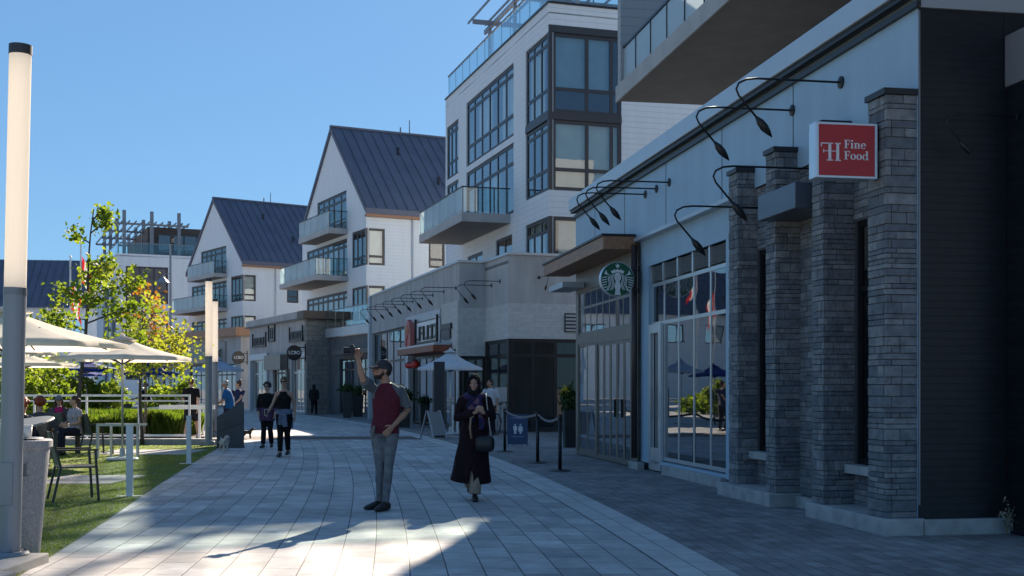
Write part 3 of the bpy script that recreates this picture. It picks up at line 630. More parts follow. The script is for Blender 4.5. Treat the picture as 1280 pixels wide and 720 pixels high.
# balcony builder
def balcony(parent, pl, a0, a1, dep, z0, z1, rh=1.0, edge=SLAB):
    q = MB(); pl.box(q, a0, a1, .0, dep, z0, z1); b = q.build('balcony', edge, parent, bevel=.01)
    q = MB(); pl.box(q, a0 + .03, a1 - .03, .02, dep - .03, z0 - .012, z0 - .002); q.build('balcony_soffit', SOFFIT, b)
    q = MB(); n = max(2, int((a1 - a0) / 1.1)); st = (a1 - a0) / n
    for k in range(n): pl.box(q, a0 + st * k + .03, a0 + st * (k + 1) - .03, dep - .05, dep - .035, z1 - .12, z1 + rh - .04)
    q.build('frosted_panel', FROST, b)
    q = MB(); pl.box(q, a0 + .035, a0 + .05, .05, dep - .08, z1 + .05, z1 + rh - .05); q.build('glass_panel', RAILG, b); q = MB(); pl.box(q, a1 - .05, a1 - .035, .05, dep - .08, z1 + .05, z1 + rh - .05); q.build('glass_panel', RAILG, b)
    q = MB(); pl.box(q, a0, a1, dep - .07, dep - .01, z1 + rh - .04, z1 + rh); pl.box(q, a0 + .02, a0 + .08, .0, dep - .071, z1 + rh - .04, z1 + rh); pl.box(q, a1 - .08, a1 - .02, .0, dep - .071, z1 + rh - .04, z1 + rh)
    for k in range(n + 1): a = min(max(a0 + st * k, a0 + .04), a1 - .04); pl.box(q, a - .02, a + .02, dep - .075, dep - .052, z1, z1 + rh - .04)
    for d in (dep * .33, dep * .66): pl.box(q, a0 + .02, a0 + .06, d - .02, d + .02, z1, z1 + rh - .04)
    q.build('handrail', DFRAME, b)
    q = MB()
    for k in range(n):
        for f_ in (.2, .8): a = a0 + st * (k + f_); pl.box(q, a - .03, a + .03, dep - .034, dep - .02, z1 + .05, z1 + .1)
    q.build('glass_clip', STEEL, b); return b
b0 = sp(638); balcony(mb_, U1, b0, b0 + 7.3, 1.95, 7.85, 8.2)
# balcony chairs (a glimpse)
# roof terrace: glass rail and steel pergola
q = MB(); U1.box(q, us + .1, ue - .1, -.12, -.1, ZR + .1, ZR + 1.05); U0.box(q, .12, 6, -.12, -.1, ZR + .1, ZR + 1.05); q.build('terrace_glass', RAILG, mb_)
q = MB(); U1.box(q, us + .1, ue - .1, -.14, -.08, ZR + 1.06, ZR + 1.12); U0.box(q, .16, 6, -.14, -.08, ZR + 1.06, ZR + 1.12)
n = 12
for k in range(n + 1): a = us + .15 + (ue - us - .3) * k / n; U1.box(q, a - .02, a + .02, -.15, -.121, ZR, ZR + 1.06)
for k in range(5): U0.box(q, .4 + k * 1.3, .44 + k * 1.3, -.15, -.121, ZR, ZR + 1.06)
q.build('terrace_rail', STEEL, mb_)
def pergola(parent, x0, x1, y0, y1, z0, z1, nx, nb_, over=.8, m=STEEL, pw=.14):
    q = MB()
    for i in range(nx):
        x = x0 + (x1 - x0) * i / (nx - 1)
        for y in (y0, y1): q.box(x - pw/2, x + pw/2, y - pw/2, y + pw/2, z0, z1)
        q.box(x - .05, x + .05, y0 - over, y1 + over, z1, z1 + .2)
    for y in (y0, y1): q.box(x0 - over, x1 + over, y - .05, y + .05, z1 - .2, z1 - .003)
    for i in range(nb_): y = y0 - over + (y1 - y0 + 2 * over) * i / (nb_ - 1); q.box(x0 - over, x1 + over, y - .025, y + .025, z1 + .2, z1 + .3)
    return q.build('pergola', m, parent)
pergola(mb_, us + 1.2, us + 12.6, uo - 6.5, uo - 1.5, ZR, ZR + 3.0, 4, 9)

# ------------------------------------------------------------------ gabled buildings
def gable_building(fr, label, seed, podium):
    g = thing('gabled_building', label, 'building', (fr.x, fr.y, 0), fr.rz)
    Wd, D, ZE, ZA = 12.2, 15, 11.4, 16.9
    G0 = Pl((0, 0), (1, 0), (0, 1)); G1 = Pl((0, 0), (0, -1), (-1, 0))
    q = MB(); rows = [(8.35, 10.2), (5.3, 7.2)]
    hs = [(.0, 2.4, 8.35, 10.4), (.0, 2.4, 5.3, 7.2), (3.3, 11.2, 8.0, 10.2), (3.3, 11.2, 5.2, 7.15)]
    G0.wall(q, 0, Wd, 4.5, 10.75, hs, rev=.14)
    at = (3.4, 9.0, 10.75, 13.0)
    G0.wall(q, 0, Wd, 10.75, ZE, [at], rev=.14)
    x13 = (13 - ZE) / (ZA - ZE) * Wd / 2
    for poly in ([(0, ZE), (at[0], ZE), (at[0], 13), (x13, 13)], [(at[1], ZE), (Wd, ZE), (Wd - x13, 13), (at[1], 13)], [(x13, 13), (Wd - x13, 13), (Wd/2, ZA)]):
        q.add([G0.pt(a, 0, z) for a, z in poly], [list(range(len(poly)))])
    for a in at[:2]: q.add([G0.pt(a,0,ZE), G0.pt(a,-.14,ZE), G0.pt(a,-.14,13), G0.pt(a,0,13)], [(0,1,2,3)])
    hs2 = [(0, 1.1, 8.35, 10.4), (0, 1.1, 5.3, 7.2), (3.75, 4.75, 8.35, 10.4), (7, 8.2, 8.35, 10.4), (3.75, 4.75, 5.3, 7.2)]
    G1.wall(q, 0, D, 4.5, ZE, hs2, rev=.14)
    q.add([(Wd, 0, 4.5), (Wd, -D, 4.5), (Wd, -D, ZE), (Wd, 0, ZE)], [(0,1,2,3)]); q.add([(0,-D,4.5),(Wd,-D,4.5),(Wd,-D,ZE),(Wd/2,-D,ZA),(0,-D,ZE)], [(0,1,2,3,4)])
    q.build('wall', GABLE_SID, g, normals=False)
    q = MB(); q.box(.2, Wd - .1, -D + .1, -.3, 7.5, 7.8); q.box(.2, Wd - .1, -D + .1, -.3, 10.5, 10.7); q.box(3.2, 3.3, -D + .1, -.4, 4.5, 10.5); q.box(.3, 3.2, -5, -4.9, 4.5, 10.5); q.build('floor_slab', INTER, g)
    # roof: two slopes with standing seams, ridge cap, vents
    r = MB(); ov = .18; sl = math.hypot(Wd/2, ZA - ZE)
    for sx in (0, 1):
        f = (lambda a: a) if sx == 0 else (lambda a: Wd - a)
        e_, zc = -.25, ZE - .25 * (ZA - ZE) / (Wd / 2)
        r.add([(f(e_), .12, zc), (f(Wd/2), .12, ZA), (f(Wd/2), -D - .1, ZA), (f(e_), -D - .1, zc), (f(e_), .12, zc + .3), (f(Wd/2), .12, ZA + .3), (f(Wd/2), -D - .1, ZA + .3), (f(e_), -D - .1, zc + .3)],
              [(0,1,2,3),(4,7,6,5),(0,4,5,1),(3,2,6,7),(0,3,7,4),(1,5,6,2)])
    ro = r.build('roof', ROOF, g, normals=False)
    r = MB()
    for sx in (0, 1):
        f = (lambda a: a) if sx == 0 else (lambda a: Wd - a)
        y = .05
        while y > -D: r.bar((f(-.25), y, ZE - .25 * .9016 + .33), (f(Wd/2), y, ZA + .33), .045, .08); y -= .62
    r.build('roof_seam', ROOF, ro)
    r = MB(); r.box(Wd/2 - .12, Wd/2 + .12, -D - .1, .12, ZA + .26, ZA + .38); r.build('ridge_cap', ROOF, ro)
    for (a, y) in ((4.2, -3.5), (2.0, -5.2), (3.2, -9)):
        r = MB(); z = ZE + a / (Wd/2) * (ZA - ZE) + .3; r.lathe([(.07, 0), (.07, .35), (.1, .36), (.1, .42), (0, .42)], (a, y, z), 10); r.build('roof_vent', BLACKM, ro)
    r = MB(); r.lathe([(.04, 0), (.03, .9), (0, .92)], (Wd/2, -5, ZA + .3), 8); r.build('lightning_rod', STEEL, ro); r = MB(); r.lathe([(.05, 0), (.05, .4), (0, .42)], (Wd/2, -4.4, ZA + .3), 8); r.build('roof_pipe', STEEL, ro)
    r = MB(); r.box(-.28, -.02, -D, .1, ZE - .38, ZE - .24); r.build('gutter', BROWN, g)
    r = MB(); r.loft([(-.08, -2.75, 5), (-.08, -2.75, ZE - .3)], .05, 8); r.build('downpipe', FASCIA, g)
    for (a, b, ya, yb) in ((0.06, 2.4, 8.35, 10.4), (0.06, 2.4, 5.3, 7.2)):
        G0.window(g, a, b, ya, yb, 3, (.25,), rev=.05, fm=DFRAME, gm=GLASS, fw=.13)
        r = MB(); r.box(-.02, .06, -.08, .02, ya, yb); r.build('corner_mullion', DFRAME, g)
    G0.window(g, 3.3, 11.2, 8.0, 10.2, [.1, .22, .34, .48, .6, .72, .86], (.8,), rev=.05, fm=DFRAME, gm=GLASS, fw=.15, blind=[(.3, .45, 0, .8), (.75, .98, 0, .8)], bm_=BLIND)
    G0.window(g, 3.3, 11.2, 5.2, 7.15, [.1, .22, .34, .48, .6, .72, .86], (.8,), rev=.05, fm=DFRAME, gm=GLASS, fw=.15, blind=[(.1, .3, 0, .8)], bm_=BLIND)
    G0.window(g, *at, [.2, .45, .62, .8], (.78,), rev=.05, fm=DFRAME, gm=GLASS, fw=.15)
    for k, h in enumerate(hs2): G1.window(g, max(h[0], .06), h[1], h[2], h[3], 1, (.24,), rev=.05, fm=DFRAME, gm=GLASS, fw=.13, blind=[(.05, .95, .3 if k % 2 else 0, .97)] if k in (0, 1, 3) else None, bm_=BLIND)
    balcony(g, G0, 3.2, 9.2, 1.15, 10.42, 10.74); balcony(g, G0, 3.1, 10.5, 2.0, 7.68, 7.98)
    for (a, z) in ((.3, 11.0), (2.9, 7.5)):
        pass
    return g, G0, G1
G1f = Fr(-8.1, 66.7, .5)
g1, GA, GB = gable_building(G1f, 'nearer of the two white gabled buildings, just left of the apartment block', 1, None)
G2f = Fr(-21.1, 94, .7)
g2, GC, GD = gable_building(G2f, 'farther of the two white gabled buildings, its dark roof left of the nearer gable', 2, None)
# ------------------------------------------------------------------ stone shop row in front of the nearer gable
sr = thing('stone_shop_row', 'stone shop row below the nearer gabled building, with dark letters on its parapet', 'building', (G1f.x, G1f.y, 0), G1f.rz)
w0, w1, po = 2.85, 15.9, 2.5
RQ = Pl((0, po), (1, 0), (0, 1)); RE = Pl((w0, po), (0, -1), (-1, 0))
bays = [(w0 + .4, w0 + 3.2), (w0 + 4.2, w0 + 7.3), (w0 + 8.6, w0 + 12.3)]
q = MB(); RQ.wall(q, w0, w1, 0, 5.4, [(a, b, .1, 3.3) for a, b in bays], rev=.25)
q.add([(w1, po, 0), (w1, -2, 0), (w1, -2, 5.4), (w1, po, 5.4)], [(0,1,2,3)]); q.build('wall', STUCCO, sr, normals=False)
STONE2 = brick_mat('warm_stone', (.27, .25, .22), (.20, .19, .175), (.14, .135, .13), .6, .28, .012, bump=.6, nscale=4, namt=.3)
q = MB(); RE.box(q, 0, 1.9, -.02, .02, 0, 5.35); RQ.box(q, w0 - .02, w0 + .4, 0, .05, 0, 5.35); q.build('stone_pier', STONE2, sr)
q = MB(); q.box(w0 - .35, w0 + .9, po - 2.4, po + .35, 5.42, 5.88); q.build('pier_cap', mat('dark_brown_cap', (.07, .05, .04), .5), sr)
q = MB(); RQ.box(q, w0 + .9, w1 + .1, -.1, .25, 5.42, 5.9); q.build('parapet', STUCCO, sr, bevel=.015)
q = MB(); RQ.box(q, w0 + .9, w1 + .1, .252, .28, 5.44, 5.5); q.build('parapet_line', DARKTRIM, sr)
q = MB(); q.box(w0, w1, -2, po - .1, 5.3, 5.4); q.build('roof', FLATROOF, sr)
for i, (a, b) in enumerate(bays):
    RQ.window(sr, a, b, .1, 3.3, 4, (.72,), rev=.12, fm=[ALU, DFRAME, ALU][i], gm=SHOPG, fw=.12, name='shop_window')
q = MB(); RQ.box(q, bays[0][0] - .2, bays[0][1] + .3, .0, .1, 3.3, 3.55); q.build('shop_lintel', FASCIA, sr); q = MB(); RQ.box(q, bays[2][0] - .4, bays[2][1] + .4, .0, .15, 3.3, 3.7); q.build('shop_lintel', FASCIA, sr)
for a in (bays[2][0] - .4, bays[2][1] + .05): q = MB(); RQ.box(q, a, a + .35, .0, .15, 0, 3.298); q.build('shop_column', FASCIA, sr)
q = MB(); RQ.box(q, bays[1][0] - .3, bays[1][1] + .3, .05, .5, 2.6, 3.5); q.build('shop_fascia', BRONZE, sr)
q = MB(); RQ.box(q, bays[1][0] - .6, bays[1][0] - .3, .0, .2, 0, 2.6); q.build('timber_post', BRONZE, sr)
# shop wing between the podium and the stone row, with terrace
lk = thing('shop_wing', 'low dark shop wing with blue-lit doors under a glass railed terrace', 'building', (G1f.x, G1f.y, 0), G1f.rz)
LQ = Pl((0, 1.25), (1, 0), (0, 1)); l0, l1 = -8.3, w0 - .02
hl = [(-7.6, -5.0, .1, 3.1), (-4.4, -2.3, .1, 3.1), (-1.6, .9, .1, 3.1)]
q = MB(); LQ.wall(q, l0, l1, 0, 4.35, hl, rev=.2); q.build('wall', mat('dark_cladding', (.09, .10, .11), .6, var=.2, vscale=2), lk, normals=False)
q = MB(); LQ.box(q, l0, l1, -9, .2, 4.36, 4.85); q.build('terrace_slab', FASCIA, lk)
BLUEP = mat('blue_poster', (.05, .12, .34), .4, var=.5, vscale=1.5, hue=(.25, .40, .55))
for h in hl: LQ.window(lk, *h, 3, (.8,), rev=.12, fm=BLACKM, gm=SHOPG, fw=.1, name='shop_window', blind=[(.05, .95, .02, .95)], bm_=BLUEP)
q = MB(); LQ.box(q, l0, l1, .12, .135, 4.9, 5.85); q.build('terrace_glass', RAILG, lk)
q = MB(); LQ.box(q, l0, l1, .1, .16, 5.86, 5.92)
for k in range(9): a = l0 + .1 + (l1 - l0 - .2) * k / 8; LQ.box(q, a - .025, a + .025, .09, .118, 4.85, 5.86)
q.build('terrace_rail', STEEL, lk)
q = MB(); LQ.box(q, -6.5, .5, .21, .6, 3.3, 3.55); q.build('sign_canopy', DFRAME, lk)
# ------------------------------------------------------------------ shop row below the farther gable
s2 = thing('brown_shop_row', 'low grey shop row with a brown cornice and pale awning, farther gable behind', 'building', (G2f.x, G2f.y, 0), G2f.rz)
TQ = Pl((0, 2.6), (1, 0), (0, 1))
q = MB(); TQ.wall(q, -6, 17, 0, 5.3, [(-5, -1, .1, 3.3), (.2, 4.5, .1, 3.3), (6, 11, .1, 3.3), (12, 16, .1, 3.3)], rev=.2); q.add([(-6,2.6,0),(-6,-4,0),(-6,-4,5.3),(-6,2.6,5.3)],[(0,1,2,3)]); q.build('wall', STUCCO, s2, normals=False)
q = MB(); TQ.box(q, -6.3, 17, -6, .5, 5.32, 5.95); q.build('cornice', BROWN, s2)
q = MB(); TQ.box(q, -3.2, 5.2, .01, .12, 3.3, 5.0); q.build('sign_band', mat('grey_fascia', (.3, .3, .29), .6), s2)
q = MB(); q.add([TQ.pt(a, o, z) for a in (-2.6, 5) for o, z in ((.13, 4.5), (1.3, 3.7), (1.3, 3.4))], [(0,1,4,3),(1,2,5,4)]); q.build('awning', cloth_mat('pale_awning', (.6, .56, .47), .3), s2)
for h in ((-5, -1, .1, 3.3), (.2, 4.5, .1, 3.3), (6, 11, .1, 3.3), (12, 16, .1, 3.3)): TQ.window(s2, *h, 4, (.75,), rev=.1, fm=DFRAME, gm=SHOPG, fw=.1, name='shop_window')
# ------------------------------------------------------------------ far white block with roof pergola, far long building with dark roof
Y3 = 125.; x3 = wx(146, Y3); F3 = Fr(x3, Y3, .45)
g3 = thing('flat_roofed_block', 'far white flat-roofed block with a roof terrace pergola and dark penthouse', 'building', (F3.x, F3.y, 0), F3.rz)
K0 = Pl((0, 0), (1, 0), (0, 1)); K1 = Pl((0, 0), (0, -1), (-1, 0)); Z3 = 15.6
hk = [(1.2, 6.2, 2, 13), (8, 14, 2, 12.6)]; hk1 = [(.9, 5.2, 10.4, 14.3), (.9, 5.2, 6.2, 9.6), (.9, 5.2, 2.4, 5.6)]
q = MB(); K0.wall(q, 0, 22, 0, Z3, hk, rev=.3); K1.wall(q, 0, 13, 0, Z3, hk1, rev=.3); q.box(0, 22, -13, 0, Z3 - .3, Z3 - .2); q.add([(0,-13,0),(22,-13,0),(22,-13,Z3),(0,-13,Z3)],[(0,1,2,3)]); q.add([(22,-13,0),(22,0,0),(22,0,Z3),(22,-13,Z3)],[(0,1,2,3)])
q.build('wall', GABLE_SID, g3, normals=False)
for h in hk: K0.window(g3, *h, 4, (.3, .36, .64, .7), rev=.2, fm=DFRAME, gm=GLASS, fw=.2)
for h in hk1: K1.window(g3, *h, 3, (.3,), rev=.2, fm=DFRAME, gm=GLASS, fw=.18)
q = MB(); q.box(3, 20, -12.9, -3.5, Z3, Z3 + 3.3); q.build('penthouse', mat('dark_brown_cladding', (.05, .045, .04), .6), g3)
Pl((3, -3.5), (0, -1), (-1, 0)).window(g3, 1, 8, Z3 + .5, Z3 + 2.6, 5, (), rev=-.1, fm=DFRAME, gm=GLASS, fw=.15)
q = MB(); K0.box(q, .1, 22, -.12, -.1, Z3 + .05, Z3 + 1.1); K1.box(q, .12, 13, -.12, -.1, Z3 + .05, Z3 + 1.1); q.build('terrace_glass', RAILG, g3)
q = MB(); K0.box(q, .1, 22, -.14, -.08, Z3 + 1.1, Z3 + 1.18); K1.box(q, .15, 13, -.14, -.08, Z3 + 1.1, Z3 + 1.18); q.build('terrace_rail', STEEL, g3)
q = MB()
for x in (.6, 7.4, 14.2, 21):
    for y in (-.8, -3.6, -6.4): q.box(x - .17, x + .17, y - .17, y + .17, Z3, Z3 + 4.6)
for x in (.6, 7.4, 14.2, 21): q.box(x - .08, x + .08, -7.4, .2, Z3 + 3.1, Z3 + 3.3)
for k in range(12): y = .1 - 7.4 * k / 11; q.box(-.4, 22, y - .05, y + .05, Z3 + 3.302, Z3 + 3.45)
q.build('pergola', STEEL, g3)
fl_ = thing('long_house', 'distant long white building with a dark metal roof at the left edge', 'building', (-60, 160, 0), R(8))
q = MB(); A = Pl((-21, 0), (1, 0), (0, -1)); A.wall(q, 0, 38, 0, 12.6, [(3 + 6 * k, 6 + 6 * k, 8.2, 10.8) for k in range(6)], rev=.3); q.add([(17,0,0),(17,14,0),(17,14,12.6),(17,7,19.2),(17,0,12.6)],[(0,1,2,3,4)]); q.build('wall', GABLE_SID, fl_, normals=False)
q = MB(); q.add([(-21.5,-.7,12.2),(17.5,-.7,12.2),(17.5,7,19.3),(-21.5,7,19.3),(-21.5,14.7,12.2),(17.5,14.7,12.2)],[(0,1,2,3),(3,2,5,4)])
q.add([(-21,0,0),(-21,14,0),(-21,14,12.6),(-21,7,19.2),(-21,0,12.6)],[(0,1,2,3,4)])
for k in range(38): q.bar((-21 + k, -.7, 12.28), (-21 + k, 7, 19.36), .06, .1)
q.build('roof', ROOF, fl_, normals=False)
for k in range(6): A.window(fl_, 3 + 6 * k, 6 + 6 * k, 8.2, 10.8, 2, (), rev=.2, fm=DFRAME, gm=GLASS, fw=.16)
# ------------------------------------------------------------------ wall lamps: gooseneck arm with a leaf-shaped shade
lm0 = MB()
pts = [(0, 0, 0), (0, 1.0, 0), (0, 1.13, -.015), (0, 1.22, -.06), (0, 1.25, -.13), (0, 1.22, -.2), (0, 1.0, -.45)]
lm0.loft(pts, .0125, 8); ARM = lm0.mesh('arm', BLACKM, smooth=True)
lm0 = MB(); lm0.lathe([(0, 0), (.07, .002), (.07, .02), (.02, .035), (0, .035)], n=16); lm0.xf(Matrix.Rotation(R(-90), 4, 'X')); ROS = lm0.mesh('wall_plate', BLACKM)
lm0 = MB(); lm0.loft([(0, 1.02, -.425), (0, .97, -.485), (0, .92, -.545), (0, .87, -.6), (0, .83, -.65)], [.014, .042, .048, .030, .005], 12); SHD = lm0.mesh('lamp_shade', BLACKM, smooth=True)
def wall_lamp(fr, s, o, z, label, group, rz=0, sc_=1.0):
    x, y, _ = fr.W(s, o); t = thing('wall_lamp', label, 'wall lamp', (x, y, z), fr.rz + rz, group)
    for n, m in (('arm', ARM), ('wall_plate', ROS), ('lamp_shade', SHD)):
        c = bpy.data.objects.new(n, m); COL.objects.link(c); c.parent = t
    if sc_ != 1: t.scale = (sc_,) * 3
    return t
GN = 'gooseneck wall lamps on the nearest shop block'
def near_lamp(px, py, label, o=0.0):
    s = N_.s_at(px, o); wall_lamp(N_, s, o, N_.z_at(py, s, o), label, GN)
near_lamp(1052, 103, 'black gooseneck wall lamp highest up, above the red square sign', 0)
near_lamp(991, 138, 'black gooseneck wall lamp on the blue-grey panels left of the highest lamp')
near_lamp(837, 228, 'black gooseneck wall lamp nearest of three close together above the timber canopy')
near_lamp(821, 236, 'black gooseneck wall lamp in the middle of three close together above the timber canopy')
near_lamp(807, 243, 'black gooseneck wall lamp farthest of three close together above the timber canopy')
near_lamp(957, 260, 'black gooseneck wall lamp above the louvre vents of the shop window', -.04)
near_lamp(1016, 211, 'black gooseneck wall lamp bending over the small box canopy between stone fins', -.04)
x, y, _ = N_.W(0, -.95)
t = wall_lamp(N_, -.22, -.93, 4.13, 'dark gooseneck wall lamp almost lost against the black brick end wall', GN, 0, .6)
GM = 'gooseneck wall lamps on the podium of the apartment block'
sL = [e1 + .45 + 1.75 * i for i in range(8)]
ordn = ['nearest', 'second', 'third', 'fourth', 'fifth', 'sixth', 'seventh', 'farthest']
for i, s in enumerate(sL):
    wall_lamp(Mf, s, .95, 5.02, f'black gooseneck lamp, {ordn[i]} of the row of eight along the stucco podium front', GM)
wall_lamp(Mf, 1.0, 0, 5.08, 'black gooseneck lamp nearer of the pair on the short podium front by the notch', GM)
wall_lamp(Mf, 2.0, 0, 5.02, 'black gooseneck lamp farther of the pair on the short podium front by the notch', GM)
wall_lamp(Mf, 0, -1.05, 5.15, 'small black gooseneck lamp facing us above the pale brick band and dark entrance', GM, R(90), .75)

# ------------------------------------------------------------------ signs
RED = mat('red_sign_face', (.42, .018, .022), .35, var=.05)
SILVER = mat('silver_sign_edge', (.62, .66, .70), .3, metal=.6)
# projecting red sign
ss = N_.s_at(1098, .36); wS = .66; X0, Y0, _ = N_.W(ss, .38)
zt, zb = N_.z_at(153, ss, .7), N_.z_at(223, ss, .7); zc = (zt + zb) / 2; hS = zt - zb
X0, Y0, _ = N_.W(ss, .325)
rs = thing('shop_sign', 'square red sign with white letters reading Fine Food, projecting between the stone fins', 'sign', (X0, Y0, zc), N_.rz)
q = MB(); q.box(0.0, .16, 0.04, .04 + wS, -hS/2, hS/2); q.build('sign_case', SILVER, rs, bevel=.008)
q = MB(); q.box(-.006, .0, .075, .005 + wS, -hS/2 + .025, hS/2 - .025); q.build('sign_face', RED, rs)
q = MB(); q.box(.05, .10, -.35, .04, hS/2 - .12, hS/2 - .08); q.box(.05, .10, -.35, .04, -hS/2 + .08, -hS/2 + .12); q.box(.06, .09, .0, .02, -hS/2, hS/2); q.build('bracket', BLACKM, rs)
rot = (R(90), 0, R(-90))
# emblem: joined F and H, drawn in bars with serifs (axis: right = -y)
def emblem(parent, m, cy, cz, h, f):
    q = MB(); w_ = h * .17; yy = lambda u: cy - u * h
    def bx(u0, u1, v0, v1): q.box(*f, *sorted((yy(u0), yy(u1))), cz + v0 * h, cz + v1 * h)
    bx(-.22, -.05, -.5, .5); bx(.28, .45, -.5, .5); bx(-.05, .28, .02, .06)
    bx(-.33, .06, .47, .53); bx(.2, .56, .47, .53); bx(-.33, .06, -.53, -.47); bx(.2, .56, -.53, -.47)
    bx(-.66, -.33, .47, .53); bx(-.70, -.64, .3, .5); bx(-.52, -.22, .02, .06); bx(-.55, -.5, -.06, .14)
    return q.build('emblem', m, parent)
EM = mat('white_lettering', (.72, .72, .74), .5)
emblem(rs, EM, .04 + wS * .745, -.02, hS * .30, (-.011, -.0065))
def serif_word(word, em, y0, z0):
    q = MB(); x = 0.0; fx = (-.011, -.0065)
    def bx(u0, u1, v0, v1): q.box(*fx, *sorted((y0 - (x + u0)*em, y0 - (x + u1)*em)), z0 + v0*em, z0 + v1*em)
    def oval(cx, cy, rx, ry, ix, iy, a0=0, a1=360):
        n = 28
        for k in range(n):
            t0, t1 = R(a0 + (a1-a0)*k/n), R(a0 + (a1-a0)*(k+1)/n); p = []
            for t in (t0, t1): p += [(cx + rx*math.cos(t), cy + ry*math.sin(t)), (cx + ix*math.cos(t), cy + iy*math.sin(t))]
            q.prism([p[0], p[2], p[3], p[1]], lambda a, b: (fx[0], y0 - (x + a)*em, z0 + b*em), lambda a, b: (fx[1], y0 - (x + a)*em, z0 + b*em))
    for ch_ in word:
        if ch_ == 'F': bx(.08,.23,0,.70); bx(0,.32,0,.045); bx(0,.50,.655,.70); bx(.46,.50,.50,.655); bx(.23,.38,.335,.375); bx(.36,.40,.27,.44); x += .56
        elif ch_ == 'i': bx(.07,.20,0,.46); bx(0,.27,0,.04); bx(0,.07,.42,.46); bx(.06,.21,.56,.69); x += .33
        elif ch_ == 'n': bx(.06,.19,0,.46); bx(0,.25,0,.04); bx(0,.06,.42,.46); bx(.19,.34,.405,.47); bx(.34,.47,0,.43); bx(.29,.53,0,.04); x += .59
        elif ch_ == 'e': oval(.23,.23,.23,.24,.115,.205,0,322); bx(.10,.44,.235,.275); x += .52
        elif ch_ == 'o': oval(.24,.23,.24,.24,.115,.205); x += .53
        elif ch_ == 'd': oval(.23,.23,.23,.24,.115,.205); bx(.35,.48,0,.72); bx(.28,.35,.68,.72); bx(.48,.54,0,.04); x += .56
    return q.build('lettering', EM, rs)
serif_word('Fine', hS * .215, .04 + wS * .55, hS * .035); serif_word('Food', hS * .215, .04 + wS * .55, -hS * .165)
# round green emblem sign
ss = N_.s_at(800, .0) + .05; dpx = 22; Yd = N_.W(ss, .36)[1]; rr = 21.5 / F * Yd
oc = .12 + rr; X0, Y0, _ = N_.W(ss, 0); zc = N_.z_at(349.5, ss, oc)
gs = thing('round_sign', 'round green and white emblem sign projecting on a black bracket under the timber canopy', 'sign', (X0, Y0, zc), N_.rz)
GREEN = mat('green_sign_face', (.006, .095, .045), .35)
def ring(q, c, r0, r1, x0, x1, n=40, y=1):
    for k in range(n):
        a, b = 2*math.pi*k/n, 2*math.pi*(k+1)/n
        v = [(x, c + r*math.cos(t), r*math.sin(t)) for x in (x0, x1) for t in (a, b) for r in (r0, r1)]
        q.add(v, [(0,1,3,2),(4,6,7,5),(0,2,6,4),(1,5,7,3)])
q = MB(); q.lathe([(0, -.09), (rr, -.09), (rr, .05), (0, .05)], n=40); q.xf(Matrix.Translation((0, oc, 0)) @ Matrix.Rotation(R(90), 4, 'Y')); q.build('sign_case', SILVER, gs)
q = MB(); q.lathe([(0, -.01), (rr * .97, -.01), (rr * .97, 0), (0, 0)], n=40); q.xf(Matrix.Translation((-.0905, oc, 0)) @ Matrix.Rotation(R(90), 4, 'Y')); q.build('sign_face', GREEN, gs)
q = MB(); Q = rr * .95; xa, xb = -.108, -.101
def poly(pts): q.prism([(oc - u * Q, v * Q) for u, v in pts], lambda a, b: (xa, a, b), lambda a, b: (xb, a, b))
# crown with star, face, wavy hair, arms with stripes
poly([(-.42,.5),(-.30,.52),(-.2,.60),(-.13,.52),(0,.62),(.13,.52),(.2,.60),(.30,.52),(.42,.5),(.36,.34),(0,.42),(-.36,.34)])
poly([(math.sin(k*math.pi/5)*(.17 if k % 2 == 0 else .07), .80 + math.cos(k*math.pi/5)*(.17 if k % 2 == 0 else .07)) for k in range(10)])
poly([(.21*math.sin(t), .12 + .27*math.cos(t)) for t in [2*math.pi*k/18 for k in range(18)]])
poly([(-.12,-.14),(.12,-.14),(.2,-.45),(.13,-.7),(.2,-.97),(-.2,-.97),(-.13,-.7),(-.2,-.45)])
for sg in (-1, 1):
    for k in range(4):
        u0 = .25 + .085 * k; pts = []
        for i in range(15): v = .34 - .06*k - i * (1.0 - .04*k) / 14; pts.append((u0 + .05 * math.sin(v * 8 + 1) + (0.12 * (.3 - v) if k > 1 else .05 * (.3 - v)), v))
        wv = .022
        poly([(sg*(u - wv), v) for u, v in pts] + [(sg*(u + wv), v) for u, v in reversed(pts)])
    for k in range(6):
        v = .16 - .15 * k; u1 = math.sqrt(max(.0, .93 - v*v)); u0 = max(.64, u1 - .3) if k < 3 else u1 - .22
        poly([(sg*u0, v + .0), (sg*u1, v - .06), (sg*u1, v - .12), (sg*u0, v - .05)])
    poly([(sg*.48,.22),(sg*.84,.30),(sg*.72,.55),(sg*.66,.36)])
q.build('emblem', mat('white_emblem', (.78, .78, .78), .4), gs, normals=True)
q = MB(); ey = lambda u: oc - u * Q
for sg in (-1, 1): q.box(-.112, -.1085, ey(sg*.095) - .008, ey(sg*.095) + .008, .16*Q, .16*Q + .008)
q.box(-.112, -.1085, ey(0) - .010, ey(0) + .010, -.03*Q, -.03*Q + .008); q.box(-.112, -.1085, ey(0) - .004, ey(0) + .004, .05*Q, .13*Q); q.build('face_detail', GREEN, gs)
q = MB(); q.box(-.03, .0, .0, .14, .16, .185); q.box(-.03, .0, .0, .14, -.19, -.165); q.box(-.03, 0, .0, .03, -.25, .25); q.build('bracket', BLACKM, gs)
